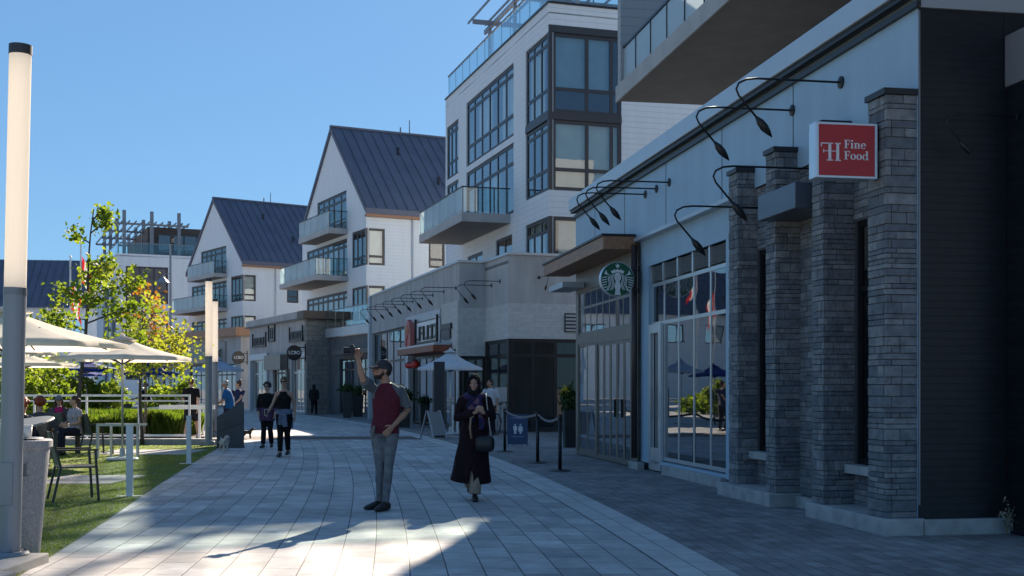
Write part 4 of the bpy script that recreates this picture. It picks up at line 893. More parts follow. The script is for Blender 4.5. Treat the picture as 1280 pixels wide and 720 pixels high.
# round black sign on the stone row and its twin farther on
def roundel(fr, s, o, z, label, rr=.43):
    X, Y, _ = fr.W(s, o); t = thing('round_sign', label, 'sign', (X, Y, z), fr.rz, 'round black projecting shop signs')
    q = MB(); q.lathe([(0, -.08), (rr, -.08), (rr, .08), (0, .08)], n=36); q.xf(Matrix.Translation((0, rr + .25, 0)) @ Matrix.Rotation(R(90), 4, 'Y')); q.build('sign_face', BLACK_SIGN, t)
    q = MB(); q.box(-.03, .03, 0, .4, .28, .34); q.box(-.03, .03, 0, .4, -.34, -.28); q.box(-.03, .03, -.0, .06, -.5, .5); q.build('bracket', BLACKM, t)
    text_obj('lettering', 'LCBO', rr * .62, EM, t, (-.085, rr + .25, 0), rot, depth=.004, bold=.004); return t
sR = G1f.s_at(381, po + .1); roundel(G1f, sR, po + .05, G1f.z_at(441, sR, po + .6), 'round black sign with white letters on the stone pier of the shop row')
sR2 = G2f.s_at(309, 2.65); roundel(G2f, sR2, 2.62, G2f.z_at(447, sR2, 3.2), 'round black sign with white letters beside the pale awning, farther off', .46)
# illegible shop letters as small dark blocks on rails (too small to read in the photograph)
def letter_rail(fr, s0, s1, o, z, h, label, n, m=BLACK_SIGN, seed=0, back=None):
    X, Y, _ = fr.W(s0, o); t = thing('letter_sign', label, 'sign', (X, Y, z), fr.rz); W_ = s1 - s0; rnd = random.Random(seed)
    q = MB(); q.box(0, W_, .0, .08, -h * .75, -h * .6); q.box(0, .06, .0, .08, -h * .75, h * 1.1); q.box(W_ - .06, W_, 0, .08, -h * .75, h * 1.1); q.build('rail', BLACKM, t)
    if back: q = MB(); q.box(-.1, W_ + .1, -.05, -.0, -h * .8, h * .8); q.build('backing', back, t)
    q = MB(); st = (W_ - .2) / n
    for k in range(n):
        a = .1 + st * k; c = rnd.random(); w2 = st * .72
        q.box(a, a + w2 * .3, .02, .07, -h/2, h/2)
        if c > .25: q.box(a + w2 * .3, a + w2, .021, .069, h/2 - h * .22, h/2)
        if c > .5: q.box(a + w2 * .3, a + w2 * .9, .021, .069, -h * .12, h * .1)
        if c < .75: q.box(a + w2 * .3, a + w2, .021, .069, -h/2, -h/2 + h * .2)
    q.build('lettering', m, t); return t
letter_rail(G1f, w0 + .6, w0 + 3.3, po + .07, 4.55, .5, 'dark letters on a rail over the shop with the round black sign', 9, seed=3)
letter_rail(G1f, bays[1][1] - .6, bays[1][1] + .9, po + .01, 4.9, .7, 'three tall dark letters at the middle of the stone row parapet', 3, seed=5)
letter_rail(G1f, bays[2][0] + .2, bays[2][1] - .2, po + .01, 4.5, .5, 'dark letters on a rail at the far end of the stone shop row', 8, seed=8)
letter_rail(Mf, e1 + 2.7, e1 + 6.4, .95 + .09, 3.62, .55, 'large dark letters over the shop with red lanterns', 5, seed=9, back=WHITE_SIGN)
X, Y, _ = Mf.W(e1 + .75, 1.0); t = thing('blade_sign', 'small dark sign on a rail above the red-brown canopy corner', 'sign', (X, Y, 3.5), Mf.rz)
q = MB(); q.box(0, 1.5, .02, .08, .1, .3); q.build('rail', BLACKM, t); q = MB(); q.box(.15, 1.35, .03, .07, -.25, .09); q.build('sign_face', DFRAME, t)
# red arched sign and red lanterns
REDP = mat('red_lantern', (.55, .03, .025), .4); REDF = mat('faded_red', (.45, .13, .12), .5)
X, Y, _ = Mf.W(e1 + 7.0, .98)
t = thing('arched_sign', 'tall red arched emblem sign beside the dark letters', 'sign', (X, Y, 3.55), Mf.rz)
arc = [(-.55, -.6), (-.5, .15), (-.3, .55), (0, .7), (.3, .55), (.5, .15), (.55, -.6), (.32, -.6), (.28, -.1), (0, .12), (-.28, -.1), (-.32, -.6)]
q = MB(); q.prism([(a, b) for a, b in arc], lambda a, b: (a, .12, b), lambda a, b: (a, .3, b)); q.build('arch', REDF, t)
q = MB(); q.prism([(.45*math.sin(2*math.pi*k/14)*.6, .28*math.cos(2*math.pi*k/14)) for k in range(14)], lambda a, b: (a, .13, b - .25), lambda a, b: (a, .27, b - .25)); q.build('boss', REDP, t)
q = MB(); q.prism([(-.3, -.05), (0, .2), (.3, -.05), (.24, -.12), (0, .08), (-.24, -.12)], lambda a, b: (a, .301, b + .25), lambda a, b: (a, .33, b + .25)); q.build('chevron', mat('orange_chevron', (.6, .2, .05), .5), t)
def lantern(s, o, z, r, label):
    X, Y, _ = Mf.W(s, o); t = thing('lantern', label, 'lantern', (X, Y, z), 0, 'red lanterns under the canopy')
    q = MB(); q.ell((0, 0, 0), (r, r, r * .85), n=16); q.build('shade', REDP, t, smooth=True)
    q = MB(); q.lathe([(.35*r, .8*r), (.35*r, .95*r), (.01, .95*r), (.01, 2.72 - z if 2.72 > z + r else r * 1.2)], n=8); q.lathe([(.3*r, -.95*r), (.3*r, -.8*r), (0, -.8*r)], n=8); q.build('cap', BLACKM, t)
LAN = [(1.1, .5, 2.36, .17, 'nearest large red lantern under the canopy corner'), (1.75, .5, 2.36, .15, 'red lantern just beyond the nearest large one under the canopy'), (4.7, .5, 2.4, .17, 'large red lantern right of the row of four under the far canopy'), (5.15, .45, 2.38, .13, 'first small red lantern in the row under the far canopy'), (5.55, .45, 2.38, .13, 'second small red lantern in the row under the far canopy'), (5.95, .45, 2.38, .13, 'third small red lantern in the row under the far canopy'), (6.35, .45, 2.38, .13, 'last small red lantern at the far end of the canopy')]
for a, o_, z, r, l in LAN: lantern(e1 + a, .95 + o_, z, r, l)

# ------------------------------------------------------------------ column lights
SUN_GLOW = cloth_mat('sun_glow_diffuser', (.90, .86, .80), .6, var=.03, vscale=1); nodes(SUN_GLOW)[1].inputs['Emission Color'].default_value = (1, .9, .78, 1); nodes(SUN_GLOW)[1].inputs['Emission Strength'].default_value = .05  # weak emission stands in for sunlight passing through the white tube
GREYP = mat('grey_post', (.27, .29, .32), .45, metal=.35, var=.06)
def column_light(x, y, label, r=.09, h=4.25, zl=2.25, tilt=0):
    t = thing('column_light', label, 'light column', (x, y, 0), 0, 'tall column lights along the lawn'); t.rotation_euler = (0, R(tilt), 0)
    q = MB(); q.lathe([(.02, .0), (r * 1.0, .0), (r, zl), (0, zl)], n=24); q.build('post', GREYP, t, smooth=False)
    q = MB(); q.lathe([(r * .97, zl + .002), (r * .97, h - .06), (0, h - .06)], n=24); q.build('diffuser', SUN_GLOW, t)
    q = MB(); q.lathe([(r * 1.02, h - .058), (r * 1.02, h + .02), (0, h + .03)], n=24); q.build('cap', DFRAME, t)
    q = MB(); q.lathe([(0, .001), (r * 1.75, .001), (r * 1.75, .10), (r * 1.6, .12), (0, .12)], n=24); q.build('base_plate', GREYP, t)
    q = MB(); q.box(-.05, .05, -r - .006, -r + .03, .5, .85); q.build('hatch', GREYP, t, bevel=.004); q = MB(); q.lathe([(r * 1.03, zl - .03), (r * 1.03, zl + .03)], n=24); q.build('collar', STEEL, t)
    for a_ in range(4): q = MB(); q.lathe([(.016, .10), (.016, .135), (0, .138)], (r * 1.42 * math.cos(a_ * 1.571 + .6), r * 1.42 * math.sin(a_ * 1.571 + .6), 0), 6); q.build('bolt', STEEL, t)
    return t
column_light(-4.13, 9.85, 'tall column light close to us at the left edge beside the litter bin', tilt=1.3)
X, Y = gp(261, 557); column_light(X, Y, 'tall column light at the corner of the lawn in front of the slanted panel')
X, Y = wx(269, 37), 37; column_light(X, Y, 'column light just behind the one at the lawn corner', r=.085, h=4.2)

# ------------------------------------------------------------------ umbrellas
WCLOTH = cloth_mat('cream_canvas', (.95, .88, .79), .45); BCLOTH = cloth_mat('blue_canvas', (.02, .045, .24), .25); LBCLOTH = cloth_mat('pale_blue_canvas', (.50, .58, .70), .35); GCLOTH = cloth_mat('white_canvas', (.72, .76, .80), .3)
POLE = mat('umbrella_pole', (.5, .5, .5), .35, metal=.6)
def umbrella(name, x, y, rad, zr, za, cloth, label, group, n=8, rot_=.2, base=True, valance=.0, sides=8, lean=0, cl2=None):
    t = thing(name, label, 'umbrella', (x, y, 0), 0, group)
    q = MB(); K = 6; vs = []
    for i in range(K + 1):
        f = i / K
        for j in range(sides * 4):
            a = rot_ + 2*math.pi*j/(sides*4); loc_ = (j % 4) / 4
            sag = 1 - .055 * math.sin(math.pi * loc_) * f - (1 - math.cos(math.pi / sides)) * math.sin(math.pi * loc_) * f * .8
            r = rad * f * sag; z = za - (za - zr) * (f ** .80) - .02 * math.sin(math.pi * f) * (1 + math.sin(math.pi * loc_))
            vs.append((r*math.cos(a), r*math.sin(a), z))
    m_ = sides * 4
    fs = [(i*m_+j, (i+1)*m_+j, (i+1)*m_+(j+1)%m_, i*m_+(j+1)%m_) for i in range(K) for j in range(m_)]
    b0_ = len(vs); vs += [(v[0], v[1], v[2] - .07) for v in vs[-m_:]]
    fs += [(K*m_+j, b0_+j, b0_+(j+1)%m_, K*m_+(j+1)%m_) for j in range(m_)]
    q.add(vs, fs)
    if cl2:
        for k, (i, j) in enumerate([(i, j) for i in range(K) for j in range(m_)]):
            q.mi[k] = 1 if (j // 4) % 2 else 0
    c = q.build('canopy', [cloth] + ([cl2] if cl2 else []), t, smooth=True)
    q = MB(); q.lathe([(0, za + .07), (.03, za + .05), (.05, za + .0), (.32 * rad / 1.5, za - .08), (.30 * rad / 1.5, za - .095), (.02, za - .03)], n=16); q.build('top_vent', cloth, t, smooth=True)
    q = MB(); q.lathe([(.024, 0), (.024, za)], n=10); q.build('pole', POLE, t, smooth=True)
    q = MB()
    for j in range(sides):
        a = rot_ + 2*math.pi*j/sides; pp = [(rad*.985*f_*math.cos(a), rad*.985*f_*math.sin(a), za - (za - zr)*(f_ ** .80) - .035) for f_ in (.02, .2, .4, .6, .8, 1)]
        for p1_, p2_ in zip(pp, pp[1:]): q.bar(p1_, p2_, .016, .02)
        q.bar((.03*math.cos(a), .03*math.sin(a), zr - .12), (rad*.5*math.cos(a), rad*.5*math.sin(a), (zr + za) / 2 - .06), .014, .02)
    q.build('rib', DFRAME, t)
    if base: q = MB(); q.lathe([(0, 0), (.30, 0), (.32, .03), (.30, .06), (.06, .085), (.05, .25), (0, .25)], n=24); q.build('base', mat('umbrella_base', (.52, .54, .55), .5, metal=.3), t)
    return t
GU = 'cream umbrellas over the lawn'
umbrella('patio_umbrella', wx(8, 17.5), 17.5, 1.72, wz(430, 17.5), wz(383, 17.5), WCLOTH, 'largest cream umbrella, closest to us at the left edge', GU, rot_=.15)
X, Y = gp(147, 575.5); umbrella('patio_umbrella', wx(153, Y), Y, 1.36, wz(447, Y), wz(420, Y), WCLOTH, 'cream umbrella with its pole and round base in full view on the lawn', GU, rot_=.35)
umbrella('patio_umbrella', wx(10, 23.5), 23.5, .93, wz(440, 23.5), wz(424, 23.5), WCLOTH, 'small cream umbrella just below the largest one at the left edge', GU, rot_=.1)
umbrella('patio_umbrella', wx(26, 29), 29, 1.3, wz(455, 29), wz(440, 29), WCLOTH, 'low cream umbrella farthest back at the left edge', GU, rot_=.3)
GB_ = 'blue and pale umbrellas beyond the hedge'
umbrella('cafe_umbrella', wx(52, 47), 47, 1.1, wz(466, 47), wz(454, 47), LBCLOTH, 'pale blue umbrella left of the navy one beyond the hedge', GB_)
umbrella('cafe_umbrella', wx(108, 43), 43, 1.42, wz(462, 43), wz(449, 43), BCLOTH, 'large navy umbrella with pale panels behind the thin tree', GB_, cl2=LBCLOTH)
umbrella('cafe_umbrella', wx(92, 52), 52, 1.3, wz(468, 52), wz(457, 52), BCLOTH, 'plain navy umbrella half hidden behind the larger navy one', GB_)
umbrella('cafe_umbrella', wx(186, 50), 50, 1.25, wz(467, 50), wz(454, 50), BCLOTH, 'navy umbrella behind the yellowing tree', GB_)
umbrella('cafe_umbrella', wx(272, 46), 46, .98, wz(462, 46), wz(447, 46), LBCLOTH, 'pale umbrella behind the column lights by the walkway', GB_)
umbrella('market_umbrella', wx(563, 38), 38, 1.09, wz(460, 38), wz(437, 38), GCLOTH, 'white umbrella behind the dark totem in front of the lantern shop', None, rot_=.4)

# ------------------------------------------------------------------ litter bin with cup and bottle, tilted table top, chairs
BINM = mat('speckled_bin', (.33, .34, .36), .75, var=.25, vscale=45, bump=.3, bscale=90)
bx, by = wx(22, 10.35), 10.35
bn = thing('litter_bin', 'grey speckled litter bin with a faint emblem, cup and bottle left on top', 'bin', (bx, by, 0), 0)
q = MB(); q.lathe([(0, .0), (.175, .0), (.18, .02), (.262, .93), (.275, .95), (.285, .95), (.285, 1.005), (.27, 1.015), (.1, 1.0), (.0, 1.0)], n=48); q.build('bin_shell', BINM, bn, smooth=False)
q = MB(); q.lathe([(.12, 1.012), (.20, 1.03), (.21, 1.024), (.11, 1.004)], n=30); q.build('bin_rim', mat('grey_bin_rim', (.24, .25, .26), .5), bn)
em = emblem(bn, mat('dark_emblem', (.14, .145, .155), .6), 0, 0, .13, (-.006, .004)); em.rotation_euler = (0, R(5), R(115)); em.location = (.245 * math.cos(R(-65)), .245 * math.sin(R(-65)), .78)
WP = mat('white_paper', (.78, .76, .72), .6)
ct = thing('paper_cup', 'white paper cup standing on the litter bin', 'cup', (bx + .115, by - .08, 1.02))
q = MB(); q.lathe([(0, 0), (.032, 0), (.043, .11), (.04, .11), (.03, .01), (0, .01)], n=20); q.build('cup_wall', WP, ct, smooth=True); q = MB(); q.lathe([(.044, .105), (.047, .112), (.043, .12), (.036, .118)], n=20); q.build('cup_rim', WP, ct)
bt = thing('bottle', 'crumpled white bottle lying on the litter bin beside the cup', 'bottle', (bx - .03, by - .14, 1.058), R(12))
q = MB(); q.loft([(-.13, 0, 0), (-.10, 0, 0), (-.06, .0, .002), (-.02, .0, -.002), (.05, 0, 0), (.075, 0, 0), (.095, 0, 0), (.11, 0, 0)], [.03, .036, .034, .036, .035, .024, .014, .014], 14, ref=(0,1,0)); q.build('bottle_body', WP, bt, smooth=True)
q = MB(); q.loft([(.11, 0, 0), (.128, 0, 0)], .017, 12, ref=(0,1,0)); q.build('bottle_cap', SILVER, bt)
tt = thing('bistro_table', 'grey round bistro table with its top tipped up behind the litter bin', 'table', (wx(22, 12.6), 12.6, 0), 0)
M = Matrix.Translation((0.05, 0, 1.08)) @ Matrix.Rotation(R(-8), 4, 'Y') @ Matrix.Rotation(R(10), 4, 'X')
q = MB(); q.lathe([(0, -.012), (.31, -.012), (.325, 0), (.31, .012), (0, .012)], n=36); q.xf(M); q.build('tabletop', mat('stone_grey_top', (.31, .31, .28), .55, var=.15), tt)
q = MB(); q.lathe([(.03, .03), (.03, 1.04)], n=12); q.build('leg', DFRAME, tt); q = MB(); q.lathe([(0, 0), (.22, 0), (.22, .02), (.03, .04), (0, .04)], n=24); q.build('base', DFRAME, tt)
CHM = mat('olive_grey_mesh', (.13, .135, .12), .75, var=.15, vscale=30); CHF = mat('dark_olive_metal', (.055, .055, .045), .45, metal=.3)
ch = thing('patio_chair', 'olive grey patio chair with its back to us beside the litter bin', 'chair', (wx(93, 15.6), 15.6, 0), R(-62), 'patio chairs on the lawn')
def chair_parts(t):
    q = MB(); q.box(-.24, .24, -.22, .24, .43, .455); q.build('seat', CHM, t, bevel=.01)
    q = MB(); q.add([(-.24, -.215, .46), (.24, -.215, .46), (.24, -.32, .90), (-.24, -.32, .90), (-.24, -.195, .46), (.24, -.195, .46), (.24, -.30, .90), (-.24, -.30, .90)], [(0,1,2,3),(4,7,6,5),(0,4,5,1),(3,2,6,7),(0,3,7,4),(1,5,6,2)]); q.build('backrest', CHM, t, bevel=.008)
    for sx in (-1, 1):
        q = MB(); q.bar((sx*.27, .26, 0), (sx*.26, .22, .655), .03); q.build('leg', CHF, t)
        q = MB(); q.bar((sx*.27, -.30, 0), (sx*.26, -.2, .45), .03); q.build('leg', CHF, t)
        q = MB(); q.bar((sx*.265, .25, .665), (sx*.265, -.26, .665), .045, .022); q.build('armrest', CHF, t)
        q = MB(); q.bar((sx*.257, -.20, .45), (sx*.257, -.325, .91), .028); q.build('back_frame', CHF, t)
chair_parts(ch)
chairs = [(wx(121, 26.5), 26.5, R(-50), 'patio chair of the woman in the pale top'), (wx(78, 28), 28, R(-20), 'patio chair of the woman in the pink top'), (wx(28, 19.6), 19.6, R(160), 'patio chair under the red-haired person'), (wx(52, 21.5), 21.5, R(200), 'patio chair under the red-haired person farther back')]
for x, y, rz_, l in chairs: dup(ch, (x, y, 0), rz_, l)

# ------------------------------------------------------------------ barrier stands, railings, hedge
def t_stand(px, py, h, label):
    X, Y = gp(px, py); t = thing('barrier_post', label, 'barrier post', (X, Y, 0), R(5), 'white barrier posts at the lawn edge')
    q = MB(); q.box(-.045, .045, -.02, .02, .012, h); q.build('post', WHITEM, t, bevel=.006); q = MB(); q.box(-.17, .17, -.06, .06, 0, .014); q.build('foot_plate', WHITEM, t)
    q = MB(); q.box(-.05, .05, -.025, .025, h, h + .012); q.build('cap', WHITEM, t)
t_stand(162, 621, .96, 'white barrier post on a flat foot, nearest to us on the lawn edge')
t_stand(236, 580, .92, 'white barrier post on a flat foot near the far corner of the lawn')
X, Y = gp(147, 574); bf = thing('metal_barrier', 'low grey metal barrier frame on the lawn behind the nearest post', 'barrier', (X, Y, 0), R(-6))
FRM = mat('pale_green_metal', (.42, .45, .44), .4, metal=.3)
q = MB(); q.box(-.45, .45, -.02, .02, .68, .73); q.build('top_rail', FRM, bf)
for a in (-.43, .43): q = MB(); q.box(a - .025, a + .025, -.021, .021, 0, .68); q.build('post', FRM, bf)
for a in (-.33,): q = MB(); q.box(a - .02, a + .02, .4, .44, 0, .68); q.build('post', FRM, bf); 
q = MB(); q.box(-.45, .45, .40, .44, .681, .73); q.build('top_rail', FRM, bf)
X0, Y0 = gp(238, 552); fe = thing('fence', 'pale metal rail fence across the far end of the lawn', 'fence', (X0, Y0, 0), 0)
H_ = wz(493, Y0); n = 9; LF = 8.6
q = MB(); q.box(-LF, 0, -.025, .025, H_ - .06, H_); q.build('top_rail', WHITEM, fe)
q = MB(); q.box(-LF, -.051, -.02, .02, H_ - .20, H_ - .16); q.build('middle_rail', WHITEM, fe); q = MB(); q.box(-LF, -.051, -.02, .02, .14, .2); q.build('bottom_rail', WHITEM, fe)
for k in range(7): a = -LF * k / 6 - .025 if k == 0 else -LF * k / 6 + .02; q = MB(); q.box(a - .025, a + .025, -.024, .024, 0, H_ - .061); q.build('post', WHITEM, fe)
X1 = wx(262, 38); rf = thing('ramp_rail', 'pale sloping ramp rail behind the hedge', 'railing', (X1, 38, 0), 0)
q = MB(); q.bar((0, 0, .95), (-4.5, 1.0, .55), .06, .16); q.build('top_rail', WHITEM, rf)
for f in (.05, .4, .75): q = MB(); x_ = -4.5*f; q.bar((x_, f, 0), (x_, f, .93 - .4*f), .05); q.build('post', WHITEM, rf)
X2 = wx(244, 33.5); cr = thing('corner_rail', 'short pale rail with twin posts beside the lawn corner column', 'railing', (X2, 33.5, 0), 0)
q = MB(); q.box(-1.0, .55, -.03, .03, .88, 1.0); q.build('top_rail', WHITEM, cr)
for a in (.12, .3): q = MB(); q.box(a - .03, a + .03, -.028, .028, 0, .88); q.build('post', WHITEM, cr)

# ------------------------------------------------------------------ slanted panel, totem, easel, stanchions, restroom sign, planters
X, Y = gp(288, 560); sp_ = thing('slanted_panel', 'dark slate information panel with a slanted top beside the small white dog', 'information panel', (X, Y, 0), R(4))
SLATE = mat('dark_slate', (.065, .075, .085), .6, var=.25, vscale=2.5, bump=.2)
k_ = Y / F
q = MB(); q.prism([(-16.5*k_, 0), (16.5*k_, 0), (16.5*k_, 57*k_), (15*k_, 58*k_), (-16.5*k_, 39*k_)], lambda a, b: (a, -.06, b), lambda a, b: (a, .06, b)); q.build('slab', SLATE, sp_, bevel=.01)
q = MB(); q.box(-16*k_ - .02, 16*k_ + .02, -.12, .12, -.0, .03); q.build('base', SLATE, sp_)
q = MB(); q.bar((-16*k_, -.062, 20*k_), (16*k_, -.062, 31*k_), .004, .012); q.build('groove', BLACKM, sp_)
X, Y = gp(549, 547.5); tm = thing('totem', 'slim dark totem standing in front of the white umbrella', 'totem', (X, Y, 0), R(10))
q = MB(); q.box(-.16, .16, -.07, .07, .03, 2.25); q.build('panel', mat('dark_totem', (.03, .032, .036), .4), tm, bevel=.01); q = MB(); q.box(-.22, .22, -.16, .16, 0, .03); q.build('base', STEEL, tm)
X, Y = gp(542, 548.5); ea = thing('easel_sign', 'leaning A-frame board stand beside the dark totem', 'easel', (X, Y, 0), R(55))
for sx in (-1, 1):
    q = MB(); q.bar((sx*.3, -.25, 0), (sx*.28, 0, .82), .03, .05); q.build('leg', GREYP, ea); q = MB(); q.bar((sx*.3, .25, 0), (sx*.28, 0.03, .82), .03, .05); q.build('leg', GREYP, ea)
q = MB(); q.add([(-.27, -.225, .1), (.27, -.225, .1), (.25, -.02, .78), (-.25, -.02, .78), (-.27, -.2, .1), (.27, -.2, .1), (.25, .0, .78), (-.25, .0, .78)], [(0,1,2,3),(4,7,6,5),(0,4,5,1),(3,2,6,7),(0,3,7,4),(1,5,6,2)]); q.build('board', mat('grey_board', (.2, .21, .22), .6), ea)
STG = 'black belt stanchions beside the cafe'
SX = [gp(631, 565), gp(672, 579), gp(700, 589)]
for (X, Y), l in zip(SX, ('black belt stanchion farthest of three, right of the walking woman in the long coat', 'black belt stanchion in the middle of three beside the cafe', 'black belt stanchion nearest to us of three beside the cafe')):
    t = thing('stanchion', l, 'stanchion', (X, Y, 0), 0, STG)
    q = MB(); q.lathe([(.032, .03), (.032, .93)], n=16); q.build('post', BLACKM, t, smooth=True)
    q = MB(); q.lathe([(0, 0), (.19, 0), (.19, .015), (.15, .03), (.04, .045), (0, .045)], n=28); q.build('base', BLACKM, t)
    q = MB(); q.lathe([(.04, .90), (.042, .92), (.042, .985), (.03, 1.0), (0, 1.0)], n=16); q.build('head', BLACKM, t)
BELT = mat('dark_belt', (.13, .14, .16), .6)
for i, l in ((0, 'grey belt sagging between the two farther stanchions'), (1, 'grey belt sagging between the two nearer stanchions')):
    (xa_, ya_), (xb_, yb_) = SX[i], SX[i + 1]; q = MB(); pv = None
    for k in range(13):
        f = k / 12; d = Vector((xb_ - xa_, yb_ - ya_, 0)).normalized() * .045
        A_ = Vector((xa_, ya_, 0)).lerp(Vector((xb_, yb_, 0)), f); A_ += d * (1 - 2 * f); z = .95 - .10 * math.sin(math.pi * f)
        if pv: q.add([(pv[0].x, pv[0].y, pv[1] - .022), (A_.x, A_.y, z - .022), (A_.x, A_.y, z + .022), (pv[0].x, pv[0].y, pv[1] + .022)], [(0,1,2,3)])
        pv = (A_, z)
    o = q.build('stanchion_belt', BELT); tag(o, l, 'belt', 'belts between the stanchions'); sm = o.modifiers.new('s', 'SOLIDIFY'); sm.thickness = .003
X, Y = gp(647, 557); ws = thing('restroom_sign', 'blue standing sign with white man and woman figures between the stanchions', 'sign', (X, Y, 0), R(-4))
NAVY = mat('navy_sign', (.03, .065, .15), .5)
q = MB(); q.box(-.26, .26, -.02, .02, .03, .80); q.build('panel', NAVY, ws, bevel=.006)
q = MB()
for c, w_, s_ in ((-.06, .022, 0), (.075, .03, 1)):
    q.lathe([(0, -.004), (.022, -.004), (.022, .0), (0, .0)], n=14); q.xf(Matrix.Translation((c, -.021, .535)) @ Matrix.Rotation(R(90), 4, 'X'), len(q.v) - 56)
    if s_ == 0: q.prism([(c-.05,.50),(c+.05,.50),(c+.045,.40),(c+.03,.40),(c+.025,.30),(c-.025,.30),(c-.03,.40),(c-.045,.40)], lambda a, b: (a, -.025, b), lambda a, b: (a, -.0205, b))
    else: q.prism([(c-.04,.50),(c+.04,.50),(c+.065,.40),(c+.05,.38),(c+.06,.36),(c+.022,.36),(c+.022,.30),(c-.022,.30),(c-.022,.36),(c-.06,.36),(c-.05,.38),(c-.065,.40)], lambda a, b: (a, -.025, b), lambda a, b: (a, -.0205, b))
q.build('pictogram', EM, ws)
q = MB()
rnd = random.Random(4)
for z, a_, b_, h_ in ((.69, -.17, .17, .022), (.22, -.15, .16, .016)):
    x_ = a_
    while x_ < b_: w2 = rnd.uniform(.012, .03); q.box(x_, min(b_, x_ + w2), -.024, -.0205, z, z + h_); x_ += w2 + .008
q.build('small_print', mat('pale_blue_print', (.3, .4, .55), .5), ws)
for a in (-.18, .18): q = MB(); q.box(a - .02, a + .02, -.15, .15, 0, .03); q.build('foot', EM, ws)
# planters
PLM = mat('black_planter', (.022, .023, .026), .4, var=.2); LEAFD = leaf_mat('dark_plant_leaf', (.02, .04, .012), (.035, .065, .018), (.06, .09, .025), .3, 4)
def leafmesh(name, centers, size, m, parent=None, up=.3, seed=0, asp=.55):
    r = np.random.default_rng(seed); n = len(centers); c = np.asarray(centers, float)
    d = r.normal(size=(n, 3)); d[:, 2] += up; d /= np.linalg.norm(d, axis=1, keepdims=True)
    e = r.normal(size=(n, 3)); e -= d * (e * d).sum(1, keepdims=True); e /= np.linalg.norm(e, axis=1, keepdims=True)
    s = size * (.6 + .8 * r.random((n, 1))); nn = np.cross(d, e)
    u = e*s*asp*.5; f = nn*s*.10
    V = np.stack([c - d*s*.5, c - d*s*.28 + u*.85 + f, c + d*s*.05 + u + f, c + d*s*.6, c + d*s*.05 - u + f, c - d*s*.28 - u*.85 + f], 1).reshape(-1, 3)
    me = bpy.data.meshes.new(name); me.from_pydata(V.tolist(), [], (np.array([[0,1,2,3],[0,3,4,5]])[None] + 6*np.arange(n)[:, None, None]).reshape(-1, 4).tolist()); me.materials.append(m)
    o = bpy.data.objects.new(name, me); COL.objects.link(o)
    if parent: o.parent = parent
    return o
def planter(x, y, w_, h, ph, label, seed, flower=False, group='tall black planters by the shop fronts'):
    t = thing('planter', label, 'planter', (x, y, 0), .15, group)
    q = MB(); a, b = w_ * .40, w_ * .5
    q.add([(-a,-a,0),(a,-a,0),(a,a,0),(-a,a,0),(-b,-b,h),(b,-b,h),(b,b,h),(-b,b,h)], [(3,2,1,0),(0,1,5,4),(1,2,6,5),(2,3,7,6),(3,0,4,7),(4,5,6,7)]); q.build('pot', PLM, t, bevel=.015)
    r = np.random.default_rng(seed); n = 260; f = r.random((n, 1)); cs = r.normal(size=(n, 3)) * [w_*.33, w_*.33, ph*.28] + [0, 0, h + ph * .42]; cs[:, 2] = np.maximum(cs[:, 2], h + .02)
    leafmesh('foliage', cs, .13, LEAFD, t, .8, seed)
    q = MB()
    for k in range(6): a = k * 1.05; q.loft([(0, 0, h - .02), (.1*math.cos(a)*w_, .1*math.sin(a)*w_, h + ph*.4), (.35*math.cos(a)*w_, .35*math.sin(a)*w_, h + ph*.75)], [.012, .009, .004], 5)
    q.build('stem', mat('green_stem', (.05, .07, .02), .7), t)
    if flower:
        cs = r.normal(size=(40, 3)) * [.06, .06, .05] + [-.12, -.05, h + ph * .85]; leafmesh('flower', cs, .07, leaf_mat('yellow_petal', (.55, .38, .03), (.6, .42, .04), (.65, .5, .08), .3, 3), t, .2, seed)
planter(1.42, 29.6, .34, .95, .55, 'tall black planter with a yellow flower behind the cafe front', 1, True)
planter(wx(531, 48), 48, .42, .85, .3, 'black planter left of the easel, beside the shop glass', 2)
planter(wx(447, 62), 62, .62, 1.1, .55, 'taller black planter at the far blue-lit shop doors', 3)
planter(wx(434, 60), 60, .5, 1.3, .4, 'slim black planter just left of the taller one by the blue-lit doors', 4)
planter(wx(505, 45), 45, .5, 1.0, .45, 'black planter behind the man with the camera', 5)
for px, l in ((566, 'white slim barrier post left of the walking woman'), (572, 'white slim barrier post just right of its twin')):
    X, Y = gp(px, 541); t = thing('barrier_post', l, 'barrier post', (X, Y, 0), 0, 'slim white posts by the umbrella')
    q = MB(); q.box(-.03, .03, -.03, .03, .014, .93); q.build('post', WHITEM, t, bevel=.005); q = MB(); q.box(-.11, .11, -.11, .11, 0, .014); q.build('foot_plate', WHITEM, t)
# bicycle by the entrance
X, Y = wx(628, 38.2), 38.2; bk = thing('bicycle', 'dark bicycle parked by the dark glazed entrance', 'bicycle', (X, Y, 0), R(72))
for a in (-.52, .52):
    q = MB(); n = 28; q2 = MB()
    for k in range(n):
        u, v = 2*math.pi*k/n, 2*math.pi*(k+1)/n; q.bar((a + .33*math.cos(u), 0, .34 + .33*math.sin(u)), (a + .33*math.cos(v), 0, .34 + .33*math.sin(v)), .03, .03, up=(0,1,0))
        if k % 2 == 0: q2.bar((a, 0, .34), (a + .33*math.cos(u), 0, .34 + .33*math.sin(u)), .005, .005, up=(0,1,0))
    wh = q.build('wheel', BLACKM, bk); q2.build('spoke', STEEL, wh)
q = MB()
for A_, B_ in (((-.52,0,.34),(-.1,0,.34)), ((-.52,0,.34),(-.18,0,.82)), ((-.1,0,.34),(-.22,0,.95)), ((-.1,0,.34),(.36,0,.84)), ((-.18,0,.82),(.36,0,.9)), ((.36,0,.95),(.52,0,.34))): q.bar(A_, B_, .035, .035, up=(0,1,0))
